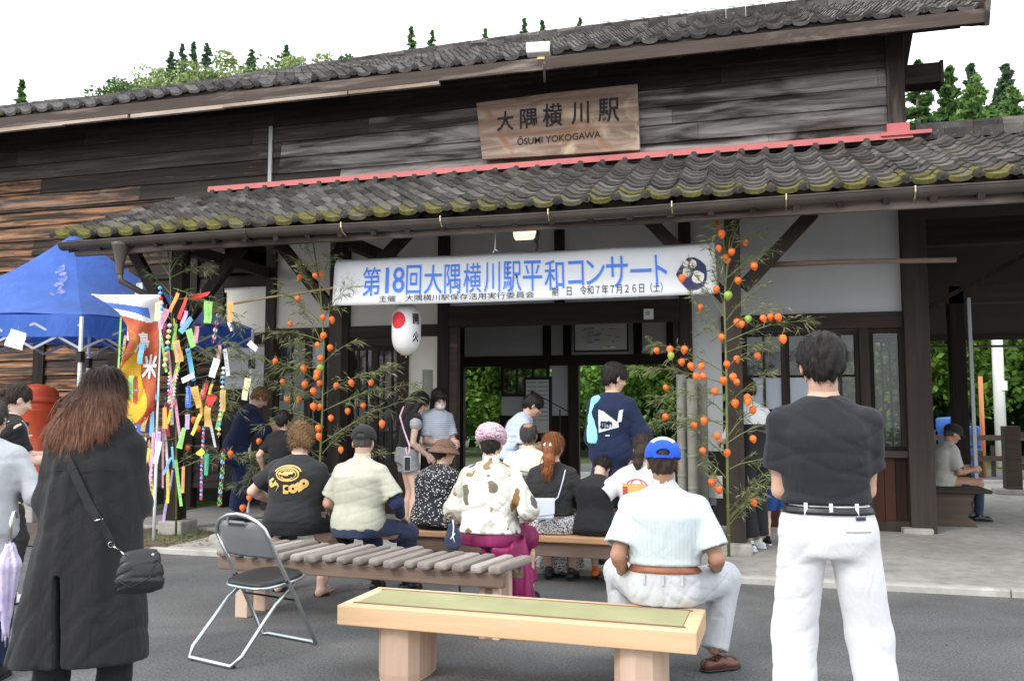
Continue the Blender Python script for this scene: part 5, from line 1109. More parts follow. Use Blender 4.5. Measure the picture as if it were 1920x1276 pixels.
    def shoes(s,mat,sole=None,h=.007,kind='shoe'):
        K=s.k
        for hp,kn,an,fa in s.leg:
            d=np.array([math.sin(R_(fa)),math.cos(R_(fa)),0]); z0=an[2]-.085*K; base=np.array([an[0],an[1],z0]); F=Field(base-[.2,.2,.02],base+[.2,.2,.16],h)
            he=base-d*.045*K; to=base+d*.165*K; up=np.array([0,0,1.])
            F.cone(he+up*.035,base+d*.03+up*.045,.036*K,.038*K,.02); F.cone(base+d*.02+up*.04,to-d*.05+up*.026,.040*K,.038*K,.02); F.cone(to-d*.06+up*.024,to-d*.028+up*.022,.042*K,.030*K,.02)
            if kind!='low': F.cone(base+up*.05,base-d*.005+up*.085,.036*K,.037*K,.015)
            F.cone(base+up*.08,base+up*.14,.03*K,.03*K,0,'sub') if kind!='low' else F.cone(base+up*.07,base+up*.2,.033*K,.04*K,.0,'sub')
            F.cut((0,0,z0+.014),(0,0,-1)); o=mesh_obj('shoe',[(*F.mesh(),0)],mat,s.t)
            F=Field(base-[.2,.2,.02],base+[.2,.2,.05],h); F.cone(he+up*.01,to-d*.06+up*.01,.039*K,.046*K,.01); F.cone(to-d*.06+up*.01,to-d*.025+up*.01,.046*K,.034*K,.01); F.cut((0,0,z0+.018),(0,0,1)); F.cut((0,0,z0+.001),(0,0,-1)); mesh_obj('sole',[(*F.mesh(),0)],sole or 'black',o)
    def barefoot(s,i,h=.006):
        hp,kn,an,fa=s.leg[i]; K=s.k; d=np.array([math.sin(R_(fa)),math.cos(R_(fa)),0]); z0=an[2]-.085*K; base=np.array([an[0],an[1],z0]); F=Field(base-[.2,.2,.02],base+[.2,.2,.2],h); up=np.array([0,0,1.]); sd=np.cross(d,up)
        F.cone(an+up*.05,base+up*.05,.034*K,.034*K,.02); F.cone(base-d*.04+up*.032,base+d*.06+up*.04,.031*K,.032*K,.02); F.cone(base+d*.05+up*.035,base+d*.13+up*.022,.034*K,.034*K,.02)
        for j in range(5): p=base+d*(.13)+sd*(.028-.014*j)*K*(1 if i==0 else 1)+up*.018; F.cone(p,p+d*.04*(1-.12*(j if i==1 else 4-j)),.0105*K,.010*K,.006)
        return F.mesh()
    # ---- hair and hats
    def HL(s,x,y,z): return s.Hc+s.hd@(np.array([x,y,z])*s.k)
    def hair(s,mat,h=.006,fz=True,thick=.014,style='short',seed=1,amp=.004,bald=None,lengths=None,nape=-.075,name='hair'):
        k=s.k;R=s.hd;c=s.Hc; lo,hi=c-.2*k,c+.2*k
        if lengths: lo=np.minimum(lo,np.array(lengths).min(0)-.12); hi=np.maximum(hi,np.array(lengths).max(0)+.12)
        F=Field(lo,hi,h); t=thick; F.ell(s.HL(0,-.014,.033),np.array([.078+t,.098+t,.088+t])*k,R,.01)
        F.ell(s.HL(0,-.05,-.03),np.array([.060+t*.6,.052+t*.7,.064+t*.3])*k,R,.03)
        if style=='short':
            F.cut(s.HL(0,-.05,nape),-R[:,2]+R[:,1]*.0,.006)
        # face opening
        F.ell(s.HL(0,.085,-.035),np.array([.068,.075,.092])*k,R,.012,'sub')
        if style=='short':
            F.box(s.HL(0,.06,-.075),np.array([.12,.062,.062])*k,R,.005,.004,'sub')
            for sx in (-1,1): F.ell(s.HL(sx*(.092+t*.35),-.004,-.030),np.array([.027,.040,.044])*k,R,.008,'sub')
        for sx in (-1,1):
            if style=='short': F.ell(s.HL(sx*.085,-.06,-.085),np.array([.040,.06,.045])*k,R,.015,'sub')
        if bald: F.ell(s.HL(*bald[:3]),np.array(bald[3:6])*k,R,.01,'sub')
        if style=='bun': pass
        if lengths: s.extra_hair(F,lengths)
        rs=np.random.default_rng(seed); x,y,z=F.G((slice(None),)*3); q=[(x-c[0])*R[0][i]+(y-c[1])*R[1][i]+(z-c[2])*R[2][i] for i in range(3)]
        an=np.arctan2(q[0],q[1]+.02); f=0
        for j in range(5): kk=rs.uniform(9,30); f=f+np.sin(an*kk+rs.uniform(0,6)+2.2*np.sin(q[2]*rs.uniform(15,40)+rs.uniform(0,6)))
        f=f+1.2*np.sin(q[0]*90+3*np.sin(q[1]*40))*np.sin(q[1]*80+2*np.sin(q[2]*50)); F.D=F.D+(amp*f/2.5).astype(np.float32)
        o=mesh_obj(name,[(*F.mesh(),0)],mat,s.t); s.hair_o=o
        if fz: fuzz(s,o,mat,n=2600 if h<.0065 else 1100,ln=.028 if style=='short' else .05,wd=.0017 if h<.0065 else .003,seed=seed)
        return o
    def extra_hair(s,F,l): 
        pass
    def strands(s,mat,roots,ends,seed=1,n=60,r=.006,curve=.03,name='hair_locks',parent=None):
        rs=random.Random(seed); m=MB()
        for i in range(n):
            a,b=roots(rs),ends(rs); mid=(V(a)+V(b))/2+V((rs.uniform(-curve,curve),rs.uniform(-curve,0),rs.uniform(0,curve))); q1=V(a).lerp(mid,.5);q2=mid.lerp(V(b),.5); e=V((rs.uniform(-.012,.012),rs.uniform(-.008,.008),0))
            m.tube([a,q1+e,mid,q2-e*1.5,b],[r*.7,r,r,r*.8,r*.15],5,0,rs.random())
        return m.build(name,mat,parent or s.t,smooth=True,loc='local')
    def cap(s,mats,brim='fwd',opening=True,h=.005,tall=0,panel=None):
        k=s.k;R=s.hd;c=s.Hc; F=Field(c-.17*k,c+.22*k,h); F.ell(s.HL(0,-.008,.040),np.array([.100,.119,.100+tall])*k,R,.01); F.ell(s.HL(0,.03,.06),np.array([.085,.08,.075+tall])*k,R,.03); F.cut(s.HL(0,0,.018),-R[:,2]+R[:,1]*-.02,.003)
        F.ell(s.HL(0,-.008,.030),np.array([.090,.109,.090])*k,R,.0,'sub')
        if opening: F.ell(s.HL(0,-.118,.044),np.array([.036,.05,.020])*k,R,.004,'sub')
        v,f=F.mesh(); mi=np.zeros(len(f),int)
        if panel: q=((v[f].mean(1)-c)@R)/k; mi[panel(q)]=1
        o=mesh_obj('cap',[(v,f,mi)],mats,s.t); m=MB(); vs=[];n=14
        for j,(rr,dz) in enumerate(((.0,0),(.35,.004),(.7,.003),(1,-.006))):
            for i in range(n+1):
                a=-1.15+2.3*i/n; ca,sa=math.cos(a),math.sin(a); x=.088*sa*(1+.02*rr); y=.098*ca+rr*.075*max(0,ca)**.8; vs.append(s.HL(x,y-.005,.024+dz-.014*abs(sa)**2*rr))
        m.add(vs,[(j*(n+1)+i,j*(n+1)+i+1,(j+1)*(n+1)+i+1,(j+1)*(n+1)+i) for j in range(3) for i in range(n)]); b=m.build('brim',mats[0] if isinstance(mats,list) else mats,o,smooth=True,loc='local'); q=b.modifiers.new('thickness','SOLIDIFY'); q.thickness=.004; q.offset=0
        if opening:
            m=MB(); pts=[s.HL(.101*math.sin(a),-.008-.120*math.cos(a),.023) for a in [(-.55+1.1*i/8) for i in range(9)]]
            for a_,b_ in zip(pts,pts[1:]): m.bar(a_,b_,.004,.014,up=tuple(R[:,2]))
            m.build('cap_strap',mats[0] if isinstance(mats,list) else mats,o,loc='local')
        return o
    def belt(s,mat,t=.09,infl=.02,hgt=.032,over=None,off=.004):
        """a strap laid round the garment 'over' at height t"""
        b=s.cloth_bvh(over or s.tr_o); c=V(s.P+s.up*t*.5*s.k); U=V(s.up); m=MB(); n=56; vs=[]; dp=V(np.cross(s.up,s.R)); Rr=V(s.R)
        for z in (-hgt/2,-hgt/6,hgt/6,hgt/2):
            row=[]
            for q in range(n):
                a=2*math.pi*q/n; d=Rr*math.cos(a)+dp*math.sin(a); o=c+U*z+d*.5; h=b.ray_cast(o,-d); row.append((h[0]-c).dot(d) if h[0] and (h[0]-c).dot(d)>.05 else .14)
            st0=np.array(s.tor); wm=float(np.interp(t,st0[:,0],st0[:,3]))+.035; row=[min(v,wm) for v in row]; row=[(row[i-1]+row[i]*2+row[(i+1)%n])/4 for i in range(n)]
            for q in range(n): a=2*math.pi*q/n; vs.append(c+U*z+(Rr*math.cos(a)+dp*math.sin(a))*(row[q]+off))
        m.add(vs,[(r*n+q,r*n+(q+1)%n,(r+1)*n+(q+1)%n,(r+1)*n+q) for r in range(3) for q in range(n)]); o=m.build('belt',mat,s.t,smooth=True,loc='local'); x=o.modifiers.new('thickness','SOLIDIFY'); x.thickness=.004; x.offset=1; return o
    def cloth_bvh(s,o): 
        me=o.data; return BVHTree.FromPolygons([v.co for v in me.vertices],[p.vertices for p in me.polygons])
    def project(s,o,pts,dirn=(0,1,0),start=1.0,off=.005):
        """drops points onto a garment along dirn"""
        b=s.cloth_bvh(o); out=[]; d=V(dirn).normalized(); last=None
        for p in pts:
            h=b.ray_cast(V(p)-d*start,d)
            q=h[0]-d*off if h[0] else (last if last is not None else V(p)); last=q; out.append(q)
        return out
def decal_mesh(per,o,verts,faces,origin,R,name,mat,off=.005,parent=None):
    import bmesh
    bm=bmesh.new(); vv=[bm.verts.new((x,0,z)) for x,z in verts]
    for f in faces:
        try: bm.faces.new([vv[i] for i in f])
        except Exception: pass
    bmesh.ops.triangulate(bm,faces=bm.faces[:])
    for it in range(4):
        es=[e for e in bm.edges if e.calc_length()>.014]
        if not es: break
        bmesh.ops.subdivide_edges(bm,edges=es,cuts=1); bmesh.ops.triangulate(bm,faces=[f for f in bm.faces if len(f.verts)>3])
    b=per.cloth_bvh(o); f=V(R[:,1]); Rx=V(R[:,0]);Rz=V(R[:,2]); og=V(origin)
    for v in bm.verts:
        p=og+Rx*v.co.x+Rz*v.co.z; h=b.ray_cast(p-f*.5,f); v.co=(h[0]-f*off) if h[0] else p
    me=bpy.data.meshes.new(name); bm.to_mesh(me); bm.free(); me.materials.append(M[mat] if isinstance(mat,str) else mat); me.update(); return link(name,me,parent or o,loc='local')
def text_decal(per,o,body,size,origin,R,name,mat,bold=.0,off=.006,warp=None):
    me=text_mesh(body,size,0,bold,'CENTER'); vs=[(v.co.x,v.co.y) for v in me.vertices]
    if warp: vs=[warp(x,y) for x,y in vs]
    return decal_mesh(per,o,vs,[tuple(p.vertices) for p in me.polygons],origin,R,name,mat,off)

def fuzz(per,o,mat,n=2500,ln=.03,wd=.0016,seed=1,curl=.25,down=.8,name='hair_strands',lift=.25):
    """fine separate hairs lying on a hair volume"""
    rs=np.random.default_rng(seed); me=o.data; nv=len(me.vertices); co=np.zeros(nv*3); me.vertices.foreach_get('co',co); co=co.reshape(-1,3); no=np.zeros(nv*3); me.vertex_normals.foreach_get('vector',no); no=no.reshape(-1,3)
    i=rs.integers(0,nv,n); P=co[i]+rs.normal(size=(n,3))*.002; N=no[i]; c=per.Hc; R=per.hd; top=c+R@np.array([0,-.03,.12])*per.k
    D=P-top; D/=np.linalg.norm(D,axis=1,keepdims=True)+1e-9; D=D*.7+np.array([0,0,-down]); D-=N*(D*N).sum(1,keepdims=True); D/=np.linalg.norm(D,axis=1,keepdims=True)+1e-6
    D=D+rs.normal(size=(n,3))*curl; D/=np.linalg.norm(D,axis=1,keepdims=True); L=ln*rs.uniform(.5,1.3,(n,1)); S=np.cross(D,N); S/=np.linalg.norm(S,axis=1,keepdims=True)+1e-6; w=wd*rs.uniform(.6,1.4,(n,1))
    P=P-N*.001; M_=P+D*L*.55+N*L*lift*.35; E=P+D*L+N*L*lift*(rs.uniform(-.4,.5,(n,1)))
    vs=np.stack([P-S*w*.5,P+S*w*.5,M_+S*w*.5,M_-S*w*.5,E],1).reshape(-1,3); b=np.arange(n)*5; q=np.stack([b,b+1,b+2,b+3],1); t=np.stack([b+3,b+2,b+4],1)
    m=bpy.data.meshes.new(name); m.from_pydata(vs.tolist(),[],q.tolist()+t.tolist()); m.materials.append(M[mat]); m.polygons.foreach_set('use_smooth',[True]*len(m.polygons)); m.update(); return link(name,m,o,loc='local')
# ------------------------------------------------------------ fabrics
def fab(n_,c,**k): M[n_]=fabric(n_,c,**k)
fab('cloth_black',(.016,.016,.018)); fab('cloth_black2',(.028,.028,.030)); fab('cloth_charcoal',(.022,.023,.028),wrinkle=.6); fab('coat_black',(.020,.0195,.0205),wrinkle=.8)
fab('cloth_white',(.66,.67,.69)); fab('trouser_white',(.70,.70,.72),wrinkle=.45); fab('trouser_grey',(.50,.51,.54),wrinkle=.7); fab('cloth_khaki',(.47,.47,.38),wrinkle=.4); fab('cloth_cream',(.80,.74,.55)); fab('cloth_navy',(.012,.02,.055)); fab('cloth_indigo',(.015,.025,.075)); fab('cloth_grey',(.30,.30,.31)); fab('cloth_greymarl',(.42,.43,.46),weave=500); fab('denim_navy',(.035,.045,.09)); fab('cloth_beige',(.42,.41,.37)); fab('denim_blue',(.02,.07,.25)); fab('towel_aqua',(.30,.75,.80)); fab('cloth_paleblue',(.52,.60,.74)); fab('cap_blue',(.02,.09,.55),wrinkle=.2); fab('cap_black',(.022,.022,.024),wrinkle=.2)
M['leather_black']=plain('black leather',(.014,.014,.016),.35,.15,12,bump=.25,bscale=90); M['leather_brown']=plain('brown leather',(.12,.035,.022),.3,.3,14,bump=.1,bscale=90); M['belt_tan']=plain('tan leather belt',(.27,.09,.045),.4,.2,30,bump=.1); M['bag_white']=plain('powder blue-white leather',(.62,.67,.76),.4,.04,8,bump=.08)
M['gold_print']=plain('gold screen print',(.72,.46,.14),.6,.15,40,bump=0); M['orange_print']=plain('orange screen print',(.85,.42,.14),.7,.08,20,bump=0); M['maroon_print']=plain('dark red screen print',(.45,.07,.05),.7,.1,bump=0); M['silver']=plain('bright silver fitting',(.75,.72,.65),.2,.05,5,.95,bump=0); M['magenta']=plain('magenta piping',(.45,.02,.20),.6,.1,bump=0); M['orange']=plain('orange shoe canvas',(.85,.20,.04),.7,.1)
n=NT('white and black floral print'); v=n.vor(52); v2=n.vor(110); c=n.mix(n.ramp(v,[(.26,1),(.34,0)]),(.022,.022,.028),(.62,.62,.62)); c=n.mix(n.ramp(v,[(.06,1),(.10,0)]),c,(.32,.10,.10)); c=n.mix(n.math('MULTIPLY',n.ramp(v2,[(.12,1),(.18,0)]),.5),c,(.3,.42,.38)); n.bump(n.noise(8,3,dist=1.5),.5,.02); M['floral_black']=n.fin(c,.85,0,.25)
n=NT('white jacket with brown and olive flowers')
def spots(scale,rot,dist,amt):
    vv=n.t.nodes.new('ShaderNodeVectorMath'); vv.operation='ADD'; nn=n.t.nodes.new('ShaderNodeTexNoise'); nn.inputs['Scale'].default_value=9; n.L(n.c,nn.inputs['Vector']); sc_=n.t.nodes.new('ShaderNodeVectorMath'); sc_.operation='SCALE'; sc_.inputs['Scale'].default_value=dist; n.L(nn.outputs['Color'],sc_.inputs[0]); n.L(n.map((1,1,.72),rot),vv.inputs[0]); n.L(sc_.outputs[0],vv.inputs[1])
    d=n.vor(scale,vv.outputs[0]); cl=n.vor(scale,vv.outputs[0],'Color'); q=n.t.nodes.new('ShaderNodeSeparateColor'); n.L(cl,q.inputs[0]); return d,q.outputs[0],q.outputs[1]
d,c1_,c2_=spots(8.5,(.3,.2,.5),.10,0); c=n.mix(n.math('MULTIPLY',n.ramp(d,[(.40,1),(.44,0)]),n.ramp(c1_,[(.22,0),(.24,1)])),(.76,.74,.70),n.ramp(c2_,[(.0,(.24,.13,.05)),(.5,(.36,.22,.08)),(1,(.17,.15,.11))]))
d,c1_,c2_=spots(6,(1.3,.7,.1),.12,0); k=n.ramp(c1_,[(.42,0),(.44,1)]); c=n.mix(n.math('MULTIPLY',n.ramp(d,[(.48,1),(.56,0)]),k),c,(.44,.43,.38)); c=n.mix(n.math('MULTIPLY',n.ramp(d,[(.30,1),(.36,0)]),k),c,(.62,.60,.56)); c=n.mix(n.math('MULTIPLY',n.ramp(d,[(.18,1),(.24,0)]),k),c,(.09,.085,.08)); n.bump(n.noise(9,3,dist=1.5),.4,.02); M['floral_white']=n.fin(c,.8,0,.3)
n=NT('magenta satin skirt'); a=n.noise(6,4,n.map((1,1,.3)),dist=1); c=n.ramp(a,[(.3,(.14,.006,.05)),(.7,(.30,.02,.12))]); n.bump(a,.5,.02); M['skirt_magenta']=n.fin(c,.5,0,.4)
n=NT('white speckled crinkle skirt'); c=n.ramp(n.noise(75,4),[(.42,(.06,.06,.07)),(.52,(.66,.66,.67))]); n.bump(n.noise(70,3),.9,.01); M['skirt_speckle']=n.fin(c,.85,0,.25)
n=NT('pink crochet cap'); a=n.noise(38,3,dist=2.5); b=n.noise(30,3,n.map((1,1,1),(1,1,0)),dist=2.5); c=n.ramp(a,[(.40,(.66,.63,.66)),(.48,(.50,.06,.18)),(.54,(.72,.66,.70)),(.62,(.16,.12,.17))]); n.bump(b,.9,.012); M['crochet']=n.fin(c,.9)
n=NT('woven straw hat'); z=n.math('SINE',n.math('MULTIPLY',n.sep(2),620)); c=n.ramp(n.math('ADD',n.noise(60,3),n.math('MULTIPLY',z,.12)),[(.3,(.09,.045,.03)),(.7,(.24,.135,.09))]); n.bump(z,.5,.004); M['straw']=n.fin(c,.8)
n=NT('pale check shirt'); x=n.math('SINE',n.math('MULTIPLY',n.sep(0),300)); c=n.mix(n.ramp(x,[(.80,0),(.95,1)]),(.56,.63,.66),(.48,.56,.60)); n.bump(n.noise(8,3,n.map((1,1,.5)),dist=1.6),.6,.025); M['shirt_pale']=n.fin(c,.8,0,.3)
n=NT('striped blouse'); x=n.math('SINE',n.math('MULTIPLY',n.sep(2),260)); c=n.mix(n.ramp(x,[(.45,0),(.6,1)]),(.70,.74,.80),(.22,.28,.42)); n.bump(n.noise(8,3,dist=1.6),.4,.02); M['stripes']=n.fin(c,.85)
def seat_at(px,Y): return at(px,900,Y).x
# ---- standing man with folded arms
xm=seat_at(1549,3.82)
p=Person('man in black T-shirt and white trousers standing with folded arms at the right of the benches'.replace(' at the right of the benches',' beyond the padded bench'),(xm,3.82,0),2,H=1.75,shw=.185,girth=1.0,head=(10,0,0),arms=[dict(h=(.045,.17,.17),p=(-3.4,-.7,-.8),d=(.97,.0,.1),n=(0,-1,0),curl=38),dict(h=(-.055,.20,.14),p=(3.4,-.7,-.8),curl=38)],feet=[(-.15,.0),(.20,.03)],knees=[(-.2,1,0),(.25,1,0)])
p.arm[1][3]['d']=(-.9,-.1,.1); p.arm[1][3]['n']=(0,-1,0)
p.body(h=.010,hands=(True,True)); sh=p.shirt('cloth_charcoal',h=.008,infl=.019,hem=.16,sleeve=.66,sl_r=(.080,.080),fold=.0045,seed=11,belly=.014); tr=p.trousers('trouser_white',h=.008,top=.18,r=(.104,.088,.084),fold=.0035,seed=12,hipw=.010,fs=1.4)
p.hair('hair_black',thick=.019,seed=3,amp=.0045,nape=-.085); p.belt('leather_black',t=.125,hgt=.030); p.shoes('leather_black')
for a in (-.095,.0,.10):
    q=p.project(tr,[(p.P[0]+a,-1,p.P[2]+.075-.0)],off=.006)[0]; m=MB(); m.box((q[0]-.007,q[1]-.006,q[2]-.028),(q[0]+.007,q[1]+.006,q[2]+.022)); m.build('belt_loop','trouser_white',tr,loc='local')
o_=p.P+np.array([.115,0,.03]); decal_mesh(p,tr,[(-.02,0),(.02,0),(.02,.014),(-.02,.014)],[(0,1,2,3)],o_,np.eye(3),'label_patch','denim_navy')
for sx,x0 in ((1,.055),):
    m=MB(); q=p.project(tr,[(x0+.02*i,-1,p.P[2]-.015) for i in range(6)],off=.002); m.tube(q,.0022,4); m.build('pocket_welt','cloth_grey',tr,loc='local')
def fingers_grip(p,c,d,n,k=1.0,name='fingers'): pass
# ---- man in blue cap on the padded bench
xb=seat_at(1243,4.80); rf=gnd(1345,1262); lf=gnd(1165,1240)
yw=2; 
def loc2(pt,x,y,yaw):
    dx,dy=pt.x-x,pt.y-y; c,s=math.cos(-R_(yaw)),math.sin(-R_(yaw)); return (dx*c-dy*s,dx*s+dy*c)
r1=loc2(rf,xb,4.80,yw); l1=loc2(lf,xb,4.80,yw)
p=Person('man in blue and white cap, pale shirt and grey trousers sitting on the padded bench',(xb,4.80,0),yw,H=1.72,sit=.405,lean=4,bow=6,hunch=.02,head=(8,-4,0),shw=.20,girth=1.12,skinm='skin_tan',arms=[dict(h=(-.235,.13,.03),p=(-.4,-1,-.2),d=(.2,.9,-.3),n=(0,-.3,-1)),dict(h=(.27,.20,.06),p=(.6,-1,-.2),d=(-.3,.9,-.2),n=(0,-.3,-1))],feet=[(l1[0]+.03,l1[1]+.0,0,-15),(r1[0]-.02,r1[1]+.05,0,55)],knees=[(-.25,.6,1),(.28,.6,.9)])
p.body(h=.010); sh=p.shirt('shirt_pale',h=.008,infl=.024,hem=.20,sleeve=.80,sl_r=(.088,.096),fold=.0045,seed=21,belly=.03,collar=.004,hemw=0,fs=1.2); tr=p.trousers('trouser_grey',h=.008,top=.23,r=(.112,.092,.076),end=.93,fold=.0045,seed=22,hipw=.012)
p.hair('hair_dark',thick=.006,seed=5,nape=-.07,fz=False); p.cap(['cap_blue','cloth_white'],panel=lambda q:(q[:,2]>.092)&(np.abs(q[:,0])<(q[:,2]-.058)*1.25)&(q[:,1]>-.08)); p.belt('belt_tan',t=.165,hgt=.034); p.shoes('leather_brown',kind='low')
for a in (-.10,.0,.10):
    q=p.project(tr,[(p.P[0]+a,-1,p.P[2]+.05)],off=.012)[0]; m=MB(); m.box((q[0]-.006,q[1]-.006,q[2]-.03),(q[0]+.006,q[1]+.006,q[2]+.022)); m.build('belt_loop','trouser_grey',tr,loc='local')
m=MB(); m.tube(p.project(tr,[(0,-1,p.P[2]+.02-.025*i) for i in range(5)],off=.001),.002,4); m.build('seat_seam','trouser_grey',tr,loc='local')
# ---- woman in the long black coat
xw,yw_=at(163,900,3.28).x,3.28
p=Person('woman with long reddish-brown hair in long black coat with shoulder bag beside the folding chair',(xw,yw_,0),28,H=1.62,lean=1,side=5,head=(6,18,3),shw=.172,girth=1.1,arms=[dict(h=(-.14,.26,.12),p=(-.3,-.6,-.6)),dict(h=(.17,.28,.12),p=(.3,-.5,-.6),d=(-.3,.9,.2),n=(-.6,0,-.6),curl=50)],feet=[(-.12,-.02,0,-8),(.14,.04,0,10)])
p.body(h=.011)
def coat(F):
    K=p.k; F.loft((0,0,.30),p.N,p.R,[(0,0,0,.30,.23),(.2,0,0,.275,.215),(.45,0,0,.235,.19),(.62,0,0,.225,.17),(.8,0,0,.215,.155),(.93,0,0,.16,.115)],.05)
F=None
pts_lo=np.array([-.48,-.4,.22]);pts_hi=np.array([.48,.4,1.6]); F=Field(pts_lo,pts_hi,.010); K=p.k
F.loft(np.array([0,0,.33]),p.N,p.R,[(0,0,0,.295,.21),(.15,0,0,.28,.20),(.35,0,0,.248,.185),(.52,0,0,.222,.17),(.7,0,-.005,.202,.15),(.84,0,-.012,.176,.138),(.95,0,-.005,.115,.105),(1.0,0,0,.08,.075)],.03)
for S,e,w_,a in p.arm:
    F.cone(p.N-p.up*.03,S,.070,.062,.04); F.cone(S,S+(e-S)*.98,.060,.070,.03); q=e+(w_-e)*.15; F.cone(e,q,.070,.076,.02)
F.ell(p.N+p.R*.035+p.up*.0,(.105,.085,.062),None,.03); F.ell(p.N+p.R*.06-p.up*.02,(.10,.075,.05),None,.03); F.folds(.006,31,1.6,.18); F.drape(.006,4,6); 
x,y,z=F.G((slice(None),)*3)   # centre back vent
F.D=np.maximum(F.D,np.where((y<-.08)&(z<.74),.012-np.abs(x+.05+.06*(z-.5))-.0*(z),-1)*.9-.0).astype(np.float32)
F.cut((0,0,.335),(0,-.05,-1),.006); coat_o=mesh_obj('coat',[(*F.mesh(),0)],'coat_black',p.t)
p.trousers('cloth_black',h=.012,top=.1,r=(.10,.085,.08),fold=.005,seed=33); p.shoes('leather_black')
m=MB(); m.tube(p.project(coat_o,[(-.13+.028*i,-1,p.N[2]-.20+.006*math.sin(i)) for i in range(11)],off=.0),.003,4); m.build('yoke_seam','coat_black',coat_o,loc='local')
F=Field(p.Hc-[.24,.24,.46],p.Hc+[.22,.22,.2],.008); k=p.k; F.ell(p.HL(0,-.014,.034),np.array([.094,.114,.104])*k,p.hd,.01); F.ell(p.HL(0,-.05,-.05),np.array([.10,.085,.11])*k,p.hd,.05)
for (x0,x1_,z1,r0,r1_) in ((-.055,-.120,-.215,.07,.034),(-.02,-.06,-.235,.075,.036),(.03,.015,-.21,.07,.034),(.06,.07,-.16,.055,.028),(-.075,-.155,-.19,.055,.026)):
    F.cone(p.HL(x0,-.065,-.06),p.HL(x1_,-.115,z1),r0,r1_,.04)
F.ell(p.HL(0,.085,-.04),np.array([.066,.075,.10])*k,p.hd,.01,'sub'); F.folds(.010,8,.55,.12,.6); F.folds(.005,9,.22,.1,.5); hb=mesh_obj('hair',[(*F.mesh(),0)],'hair_ombre',p.t); fuzz(p,hb,'hair_ombre',15000,.075,.0014,4,.07,1.7,lift=.08)
def rts(rs):
    a=rs.uniform(-2.4,2.4)-math.pi/2*0; return p.HL(.10*math.sin(a+math.pi)*1.0,-.02-.105*abs(math.cos(a))**.8,rs.uniform(-.06,.085)-.03*abs(math.sin(a)))
def ends(rs): u=rs.uniform(-.19,.10); return p.HL(u,-.13-rs.uniform(0,.02),-.20+abs(u+.06)*.25+rs.uniform(-.03,.03))
p.strands('hair_ombre',rts,ends,3,40,.003,.03,'hair_locks',hb)
pw=p
# bag on strap (a thing of its own)
bc=at(262,1066,3.02); hb_=thing('shoulder_bag','black leather crossbody bag with wide strap resting on the hip of the black coat','bag',(bc.x,bc.y,bc.z-.095),R_(38)); hb_.scale=(.68,.68,.68)
F=Field((-.2,-.14,-.04),(.2,.14,.34),.007); F.loft((0,0,.0),(0,0,.26),(1,0,0),[(0,0,0,.125,.05),(.3,0,0,.14,.062),(.7,0,0,.115,.05),(1,0,0,.095,.022)],.01,p=2.8); F.folds(.004,77,.8); mesh_obj('bag_body',[(*F.mesh(),0)],'leather_black',hb_)
m=MB(); m.tube([(-.13,-.055,.10),(-.05,-.075,.05),(.05,-.07,.09),(.11,-.055,.2)],.004,5); m.build('seam','black',hb_,smooth=True,loc='local'); m=MB(); m.lathe((.07,-.045,.225),[(0,.004),(.008,.003),(.01,0)],10,ax=(0,-1,0)); m.build('stud','silver',hb_,loc='local')
Mw=Matrix.Translation(pw.t.location)@Matrix.Rotation(R_(28),4,'Z'); Mb=(Matrix.Translation(hb_.location)@Matrix.Rotation(R_(38),4,'Z')@Matrix.Scale(.68,4)).inverted()
bt=pw.cloth_bvh(coat_o)
def oncoat(px,py,off=.008):
    o=Mw.inverted()@_C; d=(Mw.inverted().to_3x3()@ray(px,py)).normalized(); h=bt.ray_cast(o,d); return Mw@(h[0]+h[1]*off if h[0].length and h[1].dot(d)<0 else h[0]-d*off) if h[0] else None
m=MB(); pts=[oncoat(*q) for q in ((113,826),(122,850),(136,880),(152,912),(168,945),(184,975),(196,998),(208,1020))]; pts=[Mb@q for q in pts if q is not None]
for a,b in zip(pts,pts[1:]): m.bar(a,b+(b-a)*.05,.055,.006,up=tuple(Mb.to_3x3()@-_F))
m.build('strap','cloth_black2',hb_,loc='local')
q0,q1=pts[-1],V((-.09,-.05,.24)); m=MB(); m.bar(pts[-3]+V((-.02,-.006,0)),pts[-3]+V((.03,-.006,.01)),.007,.007); m.tube([q0,q0.lerp(q1,.35)],.006,6); m.tube([q0.lerp(q1,.3),q0.lerp(q1,.6)+V((.01,-.01,0)),q1],.0045,6); ring=[q0+V((.018*math.cos(a),-.004,.018*math.sin(a))) for a in [k*math.pi/5 for k in range(10)]]; m.tube(ring,.004,5,closed=True); m.build('buckle','silver',hb_,smooth=True,loc='local')
# ---- person in grey cardigan at the edge
xg=at(-32,900,3.75).x
p=Person('person in grey marl cardigan cut off by the picture edge beside the woman in black',(xg,3.75,0),30,H=1.50,lean=6,head=(15,0,0),shw=.18,girth=1.1,arms=[None,dict(h=(.25,.20,.10),p=(.9,-.6,-.5),d=(.3,.8,.1),n=(-.6,0,-.6),curl=50)])
p.body(h=.013); p.shirt('cloth_greymarl',h=.011,infl=.03,hem=-.62,sleeve=1.7,sl_r=(.085,.072),fold=.005,seed=41,hemw=.03,name='cardigan'); p.trousers('cloth_navy',h=.013,top=.1); p.hair('hair_grey',h=.008); p.shoes('leather_black')
c=at(14,1120,3.55); t=thing('folded_umbrella','lavender folded umbrella hanging beside the grey cardigan','umbrella',(c.x,c.y,c.z-.2),R_(20))
n=NT('lavender umbrella cloth'); c_=n.ramp(n.noise(7,3),[(.3,(.45,.38,.62)),(.7,(.72,.66,.85))]); M['lavender']=n.fin(c_,.5); n=None
